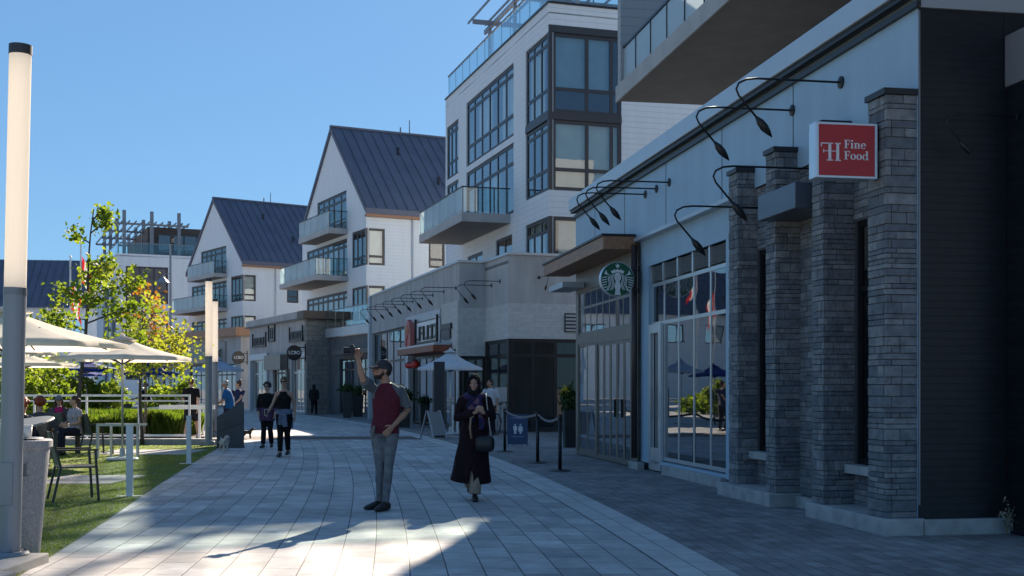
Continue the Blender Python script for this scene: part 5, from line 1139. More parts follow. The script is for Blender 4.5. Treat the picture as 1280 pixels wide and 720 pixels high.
q.build('frame', GREYP, bk); q = MB(); q.bar((-.34,0,.97),(-.1,0,.97),.12,.05); q.build('saddle', BLACKM, bk); q = MB(); q.bar((.38,-.28,1.02),(.38,.28,1.02),.03); q.bar((.36,0,.95),(.38,0,1.02),.03); q.build('handlebar', BLACKM, bk)
X, Y = wx(626, 39.3), 39.3; pb = thing('poster_board', 'pale poster board behind the parked bicycle', 'board', (X, Y, 0), R(12)); q = MB(); q.box(-.2, .2, -.02, .02, .1, 1.5); q.build('board', mat('pale_board', (.4, .42, .42), .6), pb); q = MB(); q.box(-.22, .22, -.15, .15, 0, .1); q.build('foot', STEEL, pb)
# weed at the foot of the dark wall
X, Y, _ = N_.W(-.18, -.85); wd_ = thing('weed', 'dry weed growing at the foot of the black brick end wall', 'plant', (X, Y, 0)); q = MB(); rnd = random.Random(2)
for k in range(9): a = rnd.uniform(0, 6.28); l_ = rnd.uniform(.12, .3); q.loft([(0, 0, 0), (.02*math.cos(a), .02*math.sin(a), l_*.6), (.07*math.cos(a), .07*math.sin(a), l_)], [.004, .003, .002], 4)
q.build('stem', mat('dry_stem', (.22, .19, .13), .8), wd_)
cs = rng.normal(size=(60, 3)) * [.05, .05, .06] + [0, 0, .18]; leafmesh('foliage', cs, .035, mat('dry_leaf', (.25, .22, .15), .8), wd_, .5, 3)
# ------------------------------------------------------------------ trees, hedge, grasses
BARK = mat('grey_bark', (.10, .085, .07), .9, var=.35, vscale=12, bump=.5, bscale=60)
def tree(name, label, cat, x, y, h, lean, r0, branches, leafm, size, n_leaf, spread, seed, group=None, crown0=.3, extra=(), z0=0):
    """branches: list of (fraction of height, azimuth degrees, length, rise, leaf weight)"""
    t = thing(name, label, cat, (x, y, z0), 0, group); r = np.random.default_rng(seed); rnd = random.Random(seed)
    def tp(f): return Vector((lean[0]*f**1.3 + .04*math.sin(f*9 + seed), lean[1]*f + .03*math.sin(f*7), h*f))
    q = MB(); q.loft([tp(i/10) for i in range(11)], [r0*(1 - .86*i/10) + .004 for i in range(11)], 9); q.build('trunk', BARK, t, smooth=True)
    q = MB(); cs = []
    for f, az, ln, rise, wgt in branches:
        p0 = tp(f); a = R(az); d = Vector((math.cos(a), math.sin(a), rise)).normalized()
        pts = [p0 + d*ln*u + Vector((0, 0, -.10*ln*u*u + .03*rnd.uniform(-1,1)))*(1 if u else 0) for u in (0, .35, .7, 1)]
        q.loft(pts, [r0*.42*(1-f*.5)+.004, r0*.28+.003, r0*.16+.003, .003], 6)
        for k in range(4):
            u = .35 + .2*k; pt = pts[0].lerp(pts[-1], u); a2 = a + rnd.uniform(-1.2, 1.2); e = pt + Vector((math.cos(a2), math.sin(a2), rnd.uniform(-.1, .6)))*ln*.38
            q.loft([pt, (pt+e)/2 + Vector((0,0,.03)), e], [r0*.13+.002, r0*.08+.002, .002], 4)
            for m in range(2): cs.append((e if m else (pt+e)/2, wgt*spread))
        cs.append((pts[-1], wgt*spread))
    q.build('branches', BARK, t, smooth=True)
    for (f, ox, oy, s_) in extra: cs.append((tp(f) + Vector((ox, oy, 0)), s_))
    wt = np.array([s_**2 for _, s_ in cs]); wt /= wt.sum(); idx = r.choice(len(cs), n_leaf, p=wt)
    c0 = np.array([list(c) for c, _ in cs])[idx]; s0 = np.array([s_ for _, s_ in cs])[idx][:, None]
    pos = c0 + r.normal(size=(n_leaf, 3)) * s0 * [.5, .5, .42]
    leafmesh('crown', pos, size, leafm, t, -.1, seed + 1, .8); return t
LGREEN = leaf_mat('maple_green', (.06, .11, .015), (.14, .19, .03), (.25, .26, .05), .55, 1.4)
LYELL = leaf_mat('maple_turning', (.11, .16, .025), (.21, .23, .045), (.31, .27, .06), .55, .9)
LORNG = leaf_mat('maple_orange', (.28, .15, .03), (.30, .11, .03), (.26, .23, .04), .5, 1.5)
LDENSE = leaf_mat('shrub_green', (.06, .105, .015), (.13, .18, .025), (.21, .23, .045), .6, 1.2)
X, Y = wx(97, 27), 27.
tree('young_tree', 'thin young green maple rising above the cream umbrellas', 'tree', X, Y, 5.5, (.38, 0), .055,
     [(.50, 200, .75, .5, 1), (.53, 20, 1.0, .5, 1.2), (.57, -60, .8, .6, 1), (.62, 170, .55, .6, 1), (.64, 10, 1.0, .4, 1.2), (.68, 100, .7, .7, 1), (.72, -20, .5, .8, 1), (.86, 200, .4, .9, .7), (.90, 0, .5, .9, .8), (.95, 60, .42, 1.2, .75), (.42, 10, 1.0, .35, .9), (.35, -10, 1.0, .05, .7), (.45, 190, .8, .2, .9)], LGREEN, .10, 1900, .29, 3, 'young trees on the lawn')
X, Y = wx(176, 30.8), 30.8
tree('young_tree', 'young maple turning yellow and orange beside the column lights', 'tree', X, Y, 3.9, (.05, 0), .05,
     [(.48, 10, .95, .35, 1.3), (.50, -70, .8, .3, 1.3), (.5, 160, .7, .35, 1), (.56, 40, 1.0, .35, 1.3), (.58, -20, 1.1, .3, 1.3), (.62, 190, .7, .5, 1), (.64, -80, .8, .5, 1.2), (.68, 0, .9, .45, 1.2), (.74, 120, .5, .6, 1), (.8, -20, .55, .6, 1), (.9, 60, .3, .9, .8)], LYELL, .10, 1150, .33, 8, 'young trees on the lawn')
o_ = tree('young_tree', 'slim orange-leaved top growing just behind the yellowing maple', 'tree', wx(180, 33.5), 33.5, 4.5, (.05, 0), .04,
     [(.70, 10, .4, .6, 1), (.74, 190, .4, .6, 1), (.8, 60, .35, .7, 1), (.86, -40, .3, .8, .9), (.92, 170, .25, .9, .9), (.62, -20, .5, .4, 1)], LORNG, .10, 330, .26, 12, 'young trees on the lawn')
bg_trees = [(30, 52, 4.6, 1.0, 'rounded green tree behind the cream umbrellas at the left edge'), (8, 46, 3.2, .9, 'low green tree at the far left edge behind the umbrellas'), (44, 40, 2.3, .75, 'leafy shrub behind the red-haired people'), (76, 42, 1.75, .6, 'leafy shrub left of the thin young maple'), (108, 44, 1.5, .5, 'small leafy shrub behind the seated women'), (22, 38, 2.1, .7, 'leafy shrub at the left edge under the low umbrellas'), (140, 56, 1.6, .5, 'shrub between the navy umbrellas'), (214, 41, 1.5, .5, 'yellow green shrub left of the walking man in black')]
for i, (px, Y, h, s_, l) in enumerate(bg_trees):
    br = [(.25 + .08*k, 47*k*3 + i*40, h*.28 + .15*(k % 3), .45, 1.2) for k in range(9)]
    tree('shrub' if h < 3 else 'small_tree', l, 'shrub' if h < 3 else 'tree', wx(px, Y), Y, h, (.1, 0), .06, br, LDENSE if i % 3 else LGREEN, .13, 1700, s_*.52, 30 + i, 'shrubs and trees beyond the lawn')
# ornamental grasses behind the fence
N = 15000; gx = wx(112, 36) + (wx(238, 36) - wx(112, 36)) * rng.random(N); gy = 34.8 + 2.4*rng.random(N); cl = np.sin(gx*5.3)*.5 + np.sin(gx*2.1 + gy*3)*.5
gh = (.62 + .16*cl + .14*rng.random(N)); la = rng.random(N)*6.283; ll = .10 + .25*rng.random(N); P = np.zeros((N, 4, 3)); w2 = .012
ca, sa = np.cos(la), np.sin(la)
P[:, 0] = np.stack([gx - sa*w2, gy + ca*w2, 0*gx], 1); P[:, 1] = np.stack([gx + sa*w2, gy - ca*w2, 0*gx], 1)
P[:, 2] = np.stack([gx + ca*ll*.45 + sa*w2*.8, gy + sa*ll*.45 - ca*w2*.8, gh*.75], 1); P[:, 3] = np.stack([gx + ca*ll, gy + sa*ll, gh], 1)
me = bpy.data.meshes.new('ornamental_grass'); me.from_pydata(P.reshape(-1,3).tolist(), [], np.arange(4*N).reshape(-1,4)[:, [0,1,2,3]].tolist()); me.materials.append(leaf_mat('tall_grass', (.05, .09, .012), (.09, .14, .02), (.15, .17, .04), .5, 1.5))
o = bpy.data.objects.new('ornamental_grass', me); COL.objects.link(o); tag(o, 'bed of tall bright green ornamental grass behind the fence', 'grass', kind='stuff')
struct('planting_bed', MB().box(wx(108, 36), wx(240, 36), 34.6, 37.4, -.02, .05), SOIL)
# far hedge mass and low terrace wall
N = 9000; hx = -46 + 25*rng.random(N); hy = 60 + 5*rng.random(N); hz = .1 + 1.2*rng.random(N)*(.75 + .25*np.sin(hx*1.3)); o = leafmesh('far_hedge', np.stack([hx, hy, hz], 1), .30, LDENSE, None, .2, 77, .8)
tag(o, 'far line of hedging beyond the umbrellas', 'hedge', kind='stuff')
# flag poles and a street lamp
def flag(px, Y, ztop, label, zf, drop=.9):
    t = thing('flagpole', label, 'flagpole', (wx(px, Y), Y, 0), 0, 'flagpoles beyond the umbrellas')
    q = MB(); q.lathe([(.07, 0), (.045, ztop), (.0, ztop)], n=10); q.lathe([(0, ztop), (.09, ztop + .05), (0, ztop + .14)], n=10); q.build('pole', WHITEM, t)
    q = MB(); q.mi = []; K = 8
    for j, (c0, c1, mi) in enumerate(((0, .28, 0), (.28, .72, 1), (.72, 1, 0))):
        q.cur = mi; vs = []
        for k in range(K + 1):
            z = zf - 1.5*k/K
            for c in (c0, c1): vs.append((.07 + c*(.5 + .05*math.sin(k)), .09*math.sin(c*9 + k*.5), z - c*drop))
        q.add(vs, [(2*k, 2*k+1, 2*k+3, 2*k+2) for k in range(K)])
    q.build('flag', [cloth_mat('red_flag', (.5, .02, .02), .4), cloth_mat('white_flag', (.7, .7, .7), .4)], t, normals=False)
flag(88, 66, wz(322, 66), 'white flagpole with a limp red and white flag at the left', wz(352, 66))
flag(101, 70, wz(302, 70), 'taller white flagpole with a limp red and white flag beside the thin maple', wz(320, 70))
X = wx(213, 70); sl_ = thing('street_lamp', 'grey street lamp with a small hooded head before the flat-roofed block', 'street lamp', (X, 70, 0))
q = MB(); q.lathe([(.10, 0), (.06, wz(305, 70)), (0, wz(305, 70))], n=12); q.build('pole', GREYP, sl_); z_ = wz(352, 70)
q = MB(); q.loft([(0, 0, z_ + .5), (-.3, 0, z_ + .45), (-.45, 0, z_ + .25)], .03, 6); q.build('arm', GREYP, sl_); q = MB(); q.lathe([(0, .28), (.1, .25), (.38, -.05), (.0, -.0)], (-.45, 0, z_), 16); q.build('lamp_shade', GREYP, sl_)

# ------------------------------------------------------------------ people
def remesh(name, mb, voxel, mats, parent, colorfn=None, smooth=4):
    me = mb.mesh(name, mats); o = bpy.data.objects.new(name, me); COL.objects.link(o)
    m = o.modifiers.new('r', 'REMESH'); m.mode = 'VOXEL'; m.voxel_size = voxel
    s_ = o.modifiers.new('s', 'SMOOTH'); s_.factor = .5; s_.iterations = smooth
    dg = bpy.context.evaluated_depsgraph_get(); new = bpy.data.meshes.new_from_object(o.evaluated_get(dg)); o.modifiers.clear(); o.data = new; bpy.data.meshes.remove(me)
    new.name = name; new.materials.clear()
    for mm in (mats if isinstance(mats, (list, tuple)) else [mats]): new.materials.append(mm)
    n = len(new.polygons); new.polygons.foreach_set('use_smooth', [True]*n)
    if colorfn:
        c = np.empty(n*3); new.polygons.foreach_get('center', c); new.polygons.foreach_set('material_index', [int(v) for v in colorfn(c.reshape(-1,3))])
    else: new.polygons.foreach_set('material_index', [0]*n)
    o.parent = parent; return o
V = Vector
def skin(name, c): return mat(name, c, .5, spec=.35, var=.08, vscale=20)
SK1 = skin('skin_tan', (.42, .23, .15)); SK2 = skin('skin_light', (.55, .33, .24)); SK3 = skin('skin_warm', (.46, .27, .19))
EYE = mat('dark_eye', (.02, .015, .012), .3); LIP = mat('lip', (.36, .12, .10), .5)
def hair_m(n, c): return mat(n, c, .55, spec=.4, var=.35, vscale=25)
HDARK = hair_m('dark_hair', (.018, .012, .010)); HRED = hair_m('red_hair', (.30, .055, .015)); HBRN = hair_m('brown_hair', (.09, .045, .025)); HBLD = hair_m('dark_blond_hair', (.11, .065, .035)); HGREY = hair_m('grey_hair', (.28, .26, .24))
def head(q, c, yaw=0, pitch=0, s=1.0):
    i = len(q.v); Z = lambda *v: V(v)*s
    q.ell(Z(0,.012,.03), (.073*s,.092*s,.085*s)); q.ell(Z(0,-.02,-.035), (.057*s,.070*s,.078*s)); q.ell(Z(0,-.062,-.085), (.026*s,.024*s,.022*s))
    q.loft([Z(0,-.083,.028), Z(0,-.098,.0), Z(0,-.112,-.022), Z(0,-.092,-.034)], [.008*s,.010*s,.014*s,.010*s], 8)
    q.ell(Z(0,-.076,.038), (.052*s,.018*s,.011*s)); q.ell(Z(0,-.088,-.055), (.022*s,.012*s,.006*s)); q.ell(Z(0,-.087,-.066), (.018*s,.012*s,.007*s))
    for sx in (-1, 1): q.ell(Z(sx*.075,.015,-.005), (.012*s,.021*s,.032*s)); q.ell(Z(sx*.04,-.072,-.022), (.02*s,.018*s,.02*s)); q.ell(Z(sx*.03,-.077,.018), (.013*s,.012*s,.009*s))
    M = Matrix.Translation(c) @ Matrix.Rotation(yaw, 4, 'Z') @ Matrix.Rotation(pitch, 4, 'X'); q.xf(M, i); return M
def hand(q, w_, d, n, s, curl=.5, k=1.0):
    """palm with four unequal fingers that bend towards n and a thumb leaving the side s"""
    w_, d, n, s = V(w_), V(d).normalized(), V(n).normalized(), V(s).normalized()
    q.loft([w_ - d*.02, w_ + d*.03*k, w_ + d*.07*k, w_ + d*.095*k], [(.024,.018), (.036*k,.016), (.040*k,.015), (.037*k,.012)], 10, ref=s)
    for i, ln in enumerate((.072, .08, .075, .058)):
        b = w_ + d*.088*k + s*(.030 - .0205*i)*k; a1, a2 = curl*.9, curl*1.9
        p1 = b + (d*math.cos(a1) + n*math.sin(a1))*ln*.5*k; p2 = p1 + (d*math.cos(a2) + n*math.sin(a2))*ln*.5*k
        q.loft([b - d*.012, b, p1, p2], [.0092, .0095, .0088, .0075], 7)
    b = w_ + d*.022*k + s*.030*k; p1 = b + (s*.72 + d*.6 + n*.35).normalized()*.038*k; p2 = p1 + (d*.85 + s*.1 + n*.55).normalized()*.032*k
    q.loft([b - s*.012, b, p1, p2], [.012, .0115, .010, .008], 7)
def foot(q, an, yaw, L_=.25, r=.042, top=.0):
    f = V((math.sin(yaw), -math.cos(yaw), 0)); an = V(an); g = V((an.x, an.y, an.z - .085 + top))
    q.loft([g - f*.07 + V((0,0,.04)), g - f*.04 + V((0,0,.048)), g + f*.03 + V((0,0,.05)), g + f*(L_*.42) + V((0,0,.035)), g + f*(L_*.62) + V((0,0,.026)), g + f*(L_*.72) + V((0,0,.022))], [(.026,.036), (.034,.044), (.037,.047), (r,.032), (.036,.024), (.018,.015)], 12, ref=(math.cos(yaw), math.sin(yaw), 0))
REST = dict(pel=(0,0,.95), waist=(0,0,1.08), chest=(0,0,1.28), neck=(0,0,1.475), head=(0,-.01,1.635),
            shR=(-.18,0,1.42), elR=(-.225,.03,1.14), wrR=(-.235,-.05,.89), shL=(.18,0,1.42), elL=(.225,.03,1.14), wrL=(.235,-.05,.89),
            hipR=(-.088,0,.93), knR=(-.095,-.02,.5), anR=(-.10,.03,.09), hipL=(.088,0,.93), knL=(.095,-.02,.5), anL=(.10,.03,.09), yaw=0, pitch=0, byaw=0, fyR=-.15, fyL=.15, curlR=.5, curlL=.5)
WALK = dict(knR=(-.09,-.16,.52), anR=(-.085,-.27,.10), knL=(.08,.06,.50), anL=(.075,.30,.16), elR=(-.235,.09,1.15), wrR=(-.23,.10,.9), elL=(.235,-.02,1.15), wrL=(.23,-.16,.93))
def torso_pts(P): a, b, c, d = (V(P[k]) for k in ('pel', 'waist', 'chest', 'neck')); return [a + V((0,0,-.10)), a, b, c, c.lerp(d, .62), d]
def body(P, fem, g=1.0):
    q = MB(); ref = (math.cos(P['byaw']), math.sin(P['byaw']), 0); tr = [(.09,.075),(.165,.115),(.128,.095),(.15,.112),(.155,.085),(.06,.055)] if fem else [(.09,.08),(.158,.112),(.142,.104),(.170,.118),(.178,.092),(.066,.06)]
    q.loft(torso_pts(P), [(a*g, b*g) for a, b in tr], 20, ref=ref)
    k = .88 if fem else 1.0; hd, nk = V(P['head']), V(P['neck'])
    q.loft([nk - V((0,0,.04)), nk.lerp(hd, .35), nk.lerp(hd, .75)], [.062*k, .052*k, .054*k], 12)
    if fem:
        f = V((math.sin(P['byaw']), -math.cos(P['byaw']), 0)); s = V(ref)
        for sx in (-1, 1): q.ell(V(P['chest']) + f*.085 + s*sx*.07, (.06, .055, .06))
    head(q, hd, P['yaw'], P['pitch'], .97 if fem else 1.03)
    for S_, sx in (('R', -1), ('L', 1)):
        sh, el, wr = (V(P[n + S_]) for n in ('sh', 'el', 'wr'))
        q.ell(sh - V((0,0,.014)), (.050*k,.050*k,.046*k)); q.loft([sh, sh.lerp(el,.45), el, el.lerp(wr,.3), wr], [.052*k*g, .046*k*g, .038*k, .040*k, .026*k], 12)
        d = (wr - el).normalized(); hn = V(P.get('pn' + S_, (-sx*1., 0, 0))); hn = (hn - d*hn.dot(d)).normalized(); hs = V(P.get('ps' + S_, tuple(d.cross(hn)*(1 if d.cross(hn).y < 0 else -1))))
        hs = (hs - d*hs.dot(d)).normalized(); hand(q, wr + d*.02, V(P.get('hd' + S_, tuple(d))), hn, hs, P['curl' + S_], .92*k + .06)
        hp, kn, an = (V(P[n + S_]) for n in ('hip', 'kn', 'an'))
        lk = P.get('lk', 1); q.loft([hp, hp.lerp(kn,.45), kn, kn.lerp(an,.3), kn.lerp(an,.65), an], [.088*g, .076*g*lk**.5, .052*lk, .053*lk, .042*lk, .034*lk**.5], 14); foot(q, an, P['fy' + S_])
    return q
def shirt(P, fem, infl=.016, sleeve=.85, hem=.0, g=1.0, flare=0, low_neck=0, tank=False):
    q = MB(); ref = (math.cos(P['byaw']), math.sin(P['byaw']), 0); tp_ = torso_pts(P); tp_[0] = V(P['pel']) + V((0,0,hem))
    tr = [(.160+flare,.114+flare),(.160+flare*.6,.112+flare*.6),(.132,.100),(.154,.118),(.156,.088),(.06,.06)] if fem else [(.160+flare,.115+flare),(.158+flare*.6,.112+flare*.6),(.146,.106),(.172,.12),(.180,.092),(.066,.064)]
    if hem > -.02: tp_[1] = tp_[0] + V((0,0,.05))
    if tank: tr[4] = (.115, .085); tp_[5] = tp_[4] + V((0,0,.035)); tr[5] = (.095, .07)
    q.loft(tp_, [(a*g + infl, b*g + infl) for a, b in tr], 22, ref=ref); k = .88 if fem else 1.0
    if fem:
        f = V((math.sin(P['byaw']), -math.cos(P['byaw']), 0)); s = V(ref)
        for sx in (-1, 1): q.ell(V(P['chest']) + f*.088 + s*sx*.07, (.068, .06, .066))
    if sleeve > 0:
        for S_ in 'RL':
            sh, el, wr = (V(P[n + S_]) for n in ('sh', 'el', 'wr')); q.ell(sh - V((0,0,.016)), (.050*k+infl,.052*k+infl,.046*k+infl*.7))
            if sleeve <= 1: e = sh.lerp(el, sleeve); q.loft([sh - V((0,0,.012)), sh.lerp(e, .5), e], [.048*k+infl, .052*k+infl, .050*k+infl*1.2], 14)
            else: e = el.lerp(wr, sleeve - 1); q.loft([sh - V((0,0,.012)), sh.lerp(el, .5), el, el.lerp(e, .5), e], [.048*k+infl, .05*k+infl, .044*k+infl, .044*k+infl, .034*k+infl], 14)
    return q
def trousers(P, infl=.014, to=1.0, top=.06, g=1.0, loose=.0):
    q = MB(); p = V(P['pel']); ref = (math.cos(P['byaw']), math.sin(P['byaw']), 0)
    q.loft([p + V((0,0,-.10)), p + V((0,0,-.02)), p + V((0,0,top))], [(.13*g+infl,.105*g+infl), (.163*g+infl,.115*g+infl), (.150*g+infl,.108*g+infl)], 20, ref=ref)
    for S_ in 'RL':
        hp, kn, an = (V(P[n + S_]) for n in ('hip', 'kn', 'an'))
        lk = P.get('lk', 1)
        if to > .5: te = min(to, 1); q.loft([hp, hp.lerp(kn,.45), kn, kn.lerp(an,.35*te), kn.lerp(an,.7*te), kn.lerp(an, te-.02)], [.090*g+infl, (.077*g+infl)*lk**.5, (.056+infl)*lk, (.056+infl)*lk+loose, (.047+infl)*lk+loose, (.042+infl)*lk+loose*1.2], 16)
        else: e = hp.lerp(kn, to*2); q.loft([hp, hp.lerp(e,.5), e], [.092*g+infl, .082*g+infl, .07*g+infl+loose], 16)
    return q
def shoes(P, r=.046, h=.0):
    q = MB()
    for S_ in 'RL':
        an = V(P['an' + S_]); i = len(q.v); foot(q, an, P['fy' + S_], .265, r)
        for j in range(i, len(q.v)): v = V(q.v[j]); c = V((an.x, an.y, an.z - .045)); q.v[j] = tuple(c + (v - c)*1.13 + V((0,0,.002)))
    return q
def hair(P, kind, s=1.0):
    q = MB(); i = 0
    if kind == 'short': q.ell((0,.022,.045), (.080,.092,.082)); q.ell((0,.055,-.005), (.068,.055,.065))
    elif kind == 'curly':
        rr = random.Random(3); q.ell((0,.03,.04), (.095,.10,.095))
        for k in range(34): a, b = rr.uniform(0,6.28), rr.uniform(-.35,1.5); q.ell((.098*math.cos(a)*math.cos(b), .03+.10*abs(math.sin(a))*math.cos(b)*.95 - .03, .03+.095*math.sin(b)), (.034,.034,.034), n=8, m=6)
    elif kind == 'long':
        q.ell((0,.022,.045), (.081,.093,.083)); q.ell((0,.065,-.02), (.075,.05,.08)); q.loft([(0,.07,0), (0,.085,-.10), (0,.09,-.22), (0,.085,-.32)], [(.075,.045),(.085,.04),(.08,.035),(.05,.02)], 14)
        for sx in (-1, 1): q.loft([(sx*.07,.01,.03), (sx*.088,.01,-.07), (sx*.085,-.005,-.19), (sx*.08,-.01,-.28)], [.022,.028,.026,.012], 10)
    elif kind == 'tied': q.ell((0,.022,.045), (.080,.092,.083)); q.ell((0,.055,-.0), (.068,.055,.06)); q.ell((0,.115,.02), (.032,.035,.04))
    elif kind == 'bun': q.ell((0,.022,.045), (.081,.093,.083)); q.ell((0,.055,-.005), (.07,.055,.06)); q.ell((0,.06,.13), (.05,.05,.042))
    elif kind == 'beard': pass
    q.xf(Matrix.Translation(V(P['head'])) @ Matrix.Rotation(P['yaw'], 4, 'Z') @ Matrix.Rotation(P['pitch'], 4, 'X') @ Matrix.Scale(s, 4)); return q
def headM(P): return Matrix.Translation(V(P['head'])) @ Matrix.Rotation(P['yaw'], 4, 'Z') @ Matrix.Rotation(P['pitch'], 4, 'X')
def cap(P, s=1.0):
    q = MB(); q.lathe([(.0, .128), (.035, .122), (.062, .10), (.080, .065), (.086, .025), (.086, .012), (.0, .012)], (0, .012, 0), 22)
    for j in range(len(q.v)): v = q.v[j]; q.v[j] = (v[0]*.98, .012 + (v[1]-.012)*1.16, v[2])
    vs = []; n = 11
    for k in range(n): a = math.pi*(k/(n-1)) ; x = .072*math.cos(a); y = -.075 - .085*math.sin(a); vs += [(x, -.06, .03), (x, y, .018 - .012*abs(math.cos(a))), (x, -.06, .022), (x, y, .010 - .012*abs(math.cos(a)))]
    q.add(vs, [(4*k, 4*k+1, 4*k+5, 4*k+4) for k in range(n-1)] + [(4*k+2, 4*k+6, 4*k+7, 4*k+3) for k in range(n-1)] + [(4*k+1, 4*k+3, 4*k+7, 4*k+5) for k in range(n-1)] + [(0,2,3,1), (4*n-4, 4*n-3, 4*n-1, 4*n-2)])
    q.xf(headM(P) @ Matrix.Scale(s, 4)); return q
def glasses(P, s=.97):
    q = MB()
    for sx in (-1, 1): q.prism([(sx*.034 + .028*math.cos(t), .017 + .021*math.sin(t)) for t in [2*math.pi*k/12 for k in range(12)]], lambda a, b: (a, -.094 + .15*a*a*6, b), lambda a, b: (a, -.100 + .15*a*a*6, b)); q.bar((sx*.062, -.088, .02), (sx*.079, .01, .015), .006, .01)
    q.bar((-.01, -.098, .022), (.01, -.098, .022), .006, .008); q.xf(headM(P) @ Matrix.Scale(s, 4)); return q
def person(label, loc, h, pose, rz=0, fem=False, vox=.012, skin_=SK2, g=1.0, group=None):
    P = dict(REST); P.update(pose); t = thing('person', label, 'person', (loc[0], loc[1], loc[2] if len(loc) > 2 else 0), rz, group); k = h / 1.75; t.scale = (k, k, k)
    M = headM(P)
    ey = [np.array(M @ V((sx*.031, -.086, .019))) for sx in (-1, 1)]; lp = np.array(M @ V((0, -.098, -.060)))
    def cf(c):
        o = np.zeros(len(c))
        for e in ey: o[np.linalg.norm((c - e)*[1,1,1.5], axis=1) < .0075] = 1
        o[np.linalg.norm((c - lp)*[1,1,2.2], axis=1) < .017] = 2; return o
    remesh('body', body(P, fem, g), vox, [skin_, EYE, LIP], t, cf, 3); return t, P
def wear(name, q, t, m, vox=.012, colorfn=None, smooth=4): return remesh(name, q, vox, m, t, colorfn, smooth)
def cloth(n, c, var=.2, vs=30): return mat(n, c, .85, spec=.15, var=var, vscale=vs, bump=.9, bscale=8, bdist=.025)

# man raising a camera
X, Y = gp(480, 637)
pose = dict(pel=(.01,0,.95), waist=(.02,0,1.08), chest=(.035,0,1.285), neck=(.03,.0,1.475), head=(-.015,-.015,1.625), shR=(-.135,-.05,1.435), elR=(-.215,-.245,1.51), wrR=(-.27,-.215,1.735), pnR=(.3,-.9,.1), psR=(.9,.3,.1), curlR=1.0,
            shL=(.185,.02,1.41), elL=(.27,.06,1.155), wrL=(.125,-.12,.985), pnL=(-.4,.8,0), psL=(-.5,-.4,.6), curlL=.5, hipR=(-.075,0,.93), knR=(-.045,-.03,.50), anR=(-.052,.03,.09), hipL=(.09,0,.93), knL=(.066,-.10,.51), anL=(.034,-.15,.09), lk=.86, yaw=R(-72), pitch=R(-9), byaw=R(-10), fyR=R(-50), fyL=R(-25))
man, P = person('man in a maroon raglan shirt and dark cap holding up a camera', (X, Y), 1.80, pose, 0, False, .0058, SK1)
MAROON = cloth('maroon_jersey', (.115, .022, .035)); SLGREY = cloth('grey_sleeve', (.13, .145, .16)); JEAN = cloth('grey_jeans', (.17, .175, .19), .3, 14); CAPM = cloth('dark_cap', (.045, .05, .06))
shd = [np.array(P['shR']), np.array(P['shL'])]; nk_ = np.array(P['neck'])
def raglan(c):
    o = np.zeros(len(c))
    x = c[:, 0] - .03; lim = .165 - .62*np.clip(c[:, 2] - 1.30, 0, .2)
    o[(np.abs(x) > lim)] = 1; o[(c[:, 2] > 1.30) & (c[:, 0] < -.10) ] = 1; o[c[:, 2] < 1.20] = 0; o[(c[:, 0] > .235)] = 1; return o
wear('shirt', shirt(P, False, .013, .90, -.06, .97, .004), man, [MAROON, SLGREY], .009, raglan)
wear('trousers', trousers(P, .006, 1.0, .05, 1.0, .0), man, JEAN, .010)
wear('shoes', shoes(P), man, mat('black_sandal', (.02, .018, .017), .6), .008)
wear('hair', hair(P, 'short', .99), man, HDARK, .009)
q = MB(); q.ell((0,-.035,-.080), (.055,.056,.036)); q.ell((0,-.070,-.094), (.028,.026,.022))
for sx in (-1, 1): q.loft([(sx*.066,.005,-.0), (sx*.064,-.0,-.04), (sx*.05,-.03,-.075)], [.014,.018,.02], 8)
q.xf(headM(P)); wear('beard', q, man, HDARK, .008)
cap(P, 1.03).build('cap', CAPM, man, smooth=False, bevel=.004)
q = MB(); q.bar((-.10,-.13,.98), (-.14,-.12,.84), .05, .03); q.build('hanging_strap', cloth('grey_strap', (.2, .2, .2)), man, bevel=.008)
k = 1.80/1.75; hx, hy, hz = [c*k for c in (-.325, -.235, 1.855)]
cm = thing('camera', 'black camera held up in the hand of the man in the maroon shirt', 'camera', (X + hx - .015, Y + hy - .02, hz), R(-78))
q = MB(); q.box(-.062, .062, -.03, .03, -.045, .04); q.box(-.025, .025, -.028, .02, .039, .062); q.box(-.066, -.04, -.045, .03, -.044, .036); q.build('camera_body', BLACKM, cm, bevel=.006)
q = MB(); q.loft([(.012, -.03, -.005), (.012, -.075, -.005), (.012, -.077, -.005), (.012, -.105, -.005)], [.036, .036, .039, .039], 20); q.build('lens', BLACKM, cm)

# woman in a long dark coat and headscarf
X, Y = gp(591, 625.5)
pose = dict(head=(.02,-.03,1.615), neck=(.02,0,1.465), chest=(.03,0,1.27), waist=(.02,0,1.08), pel=(.015,0,.95), shR=(-.14,0,1.40), shL=(.195,0,1.40), elR=(-.21,-.07,1.14), wrR=(.035,-.235,1.215), elL=(.265,-.07,1.14), wrL=(.155,-.235,1.215), hdR=(.55,-.25,.6), hdL=(-.5,-.25,.65), pnR=(.6,.5,0), pnL=(-.6,.5,0), psR=(0,-.7,.7), psL=(0,-.7,.7), curlR=1.1, curlL=1.1,
            knR=(-.05,.02,.50), anR=(-.04,.24,.18), knL=(.05,-.07,.50), anL=(.03,-.13,.09), fyR=0, fyL=R(4), yaw=R(-4), pitch=R(6))
wom, P = person('woman in a long dark coat and headscarf walking towards us with clasped hands', (X, Y), 1.60*1.03, pose, 0, True, .006, SK3)
COAT = cloth('dark_plum_coat', (.020, .010, .013), .3); BEIGE = cloth('beige_trousers', (.36, .27, .20)); 
wear('trousers', trousers(P, .018, 1.0, .05, .95, .02), wom, BEIGE, .011)
q = shirt(P, True, .028, 1.93, -.1, 1.0, .02)
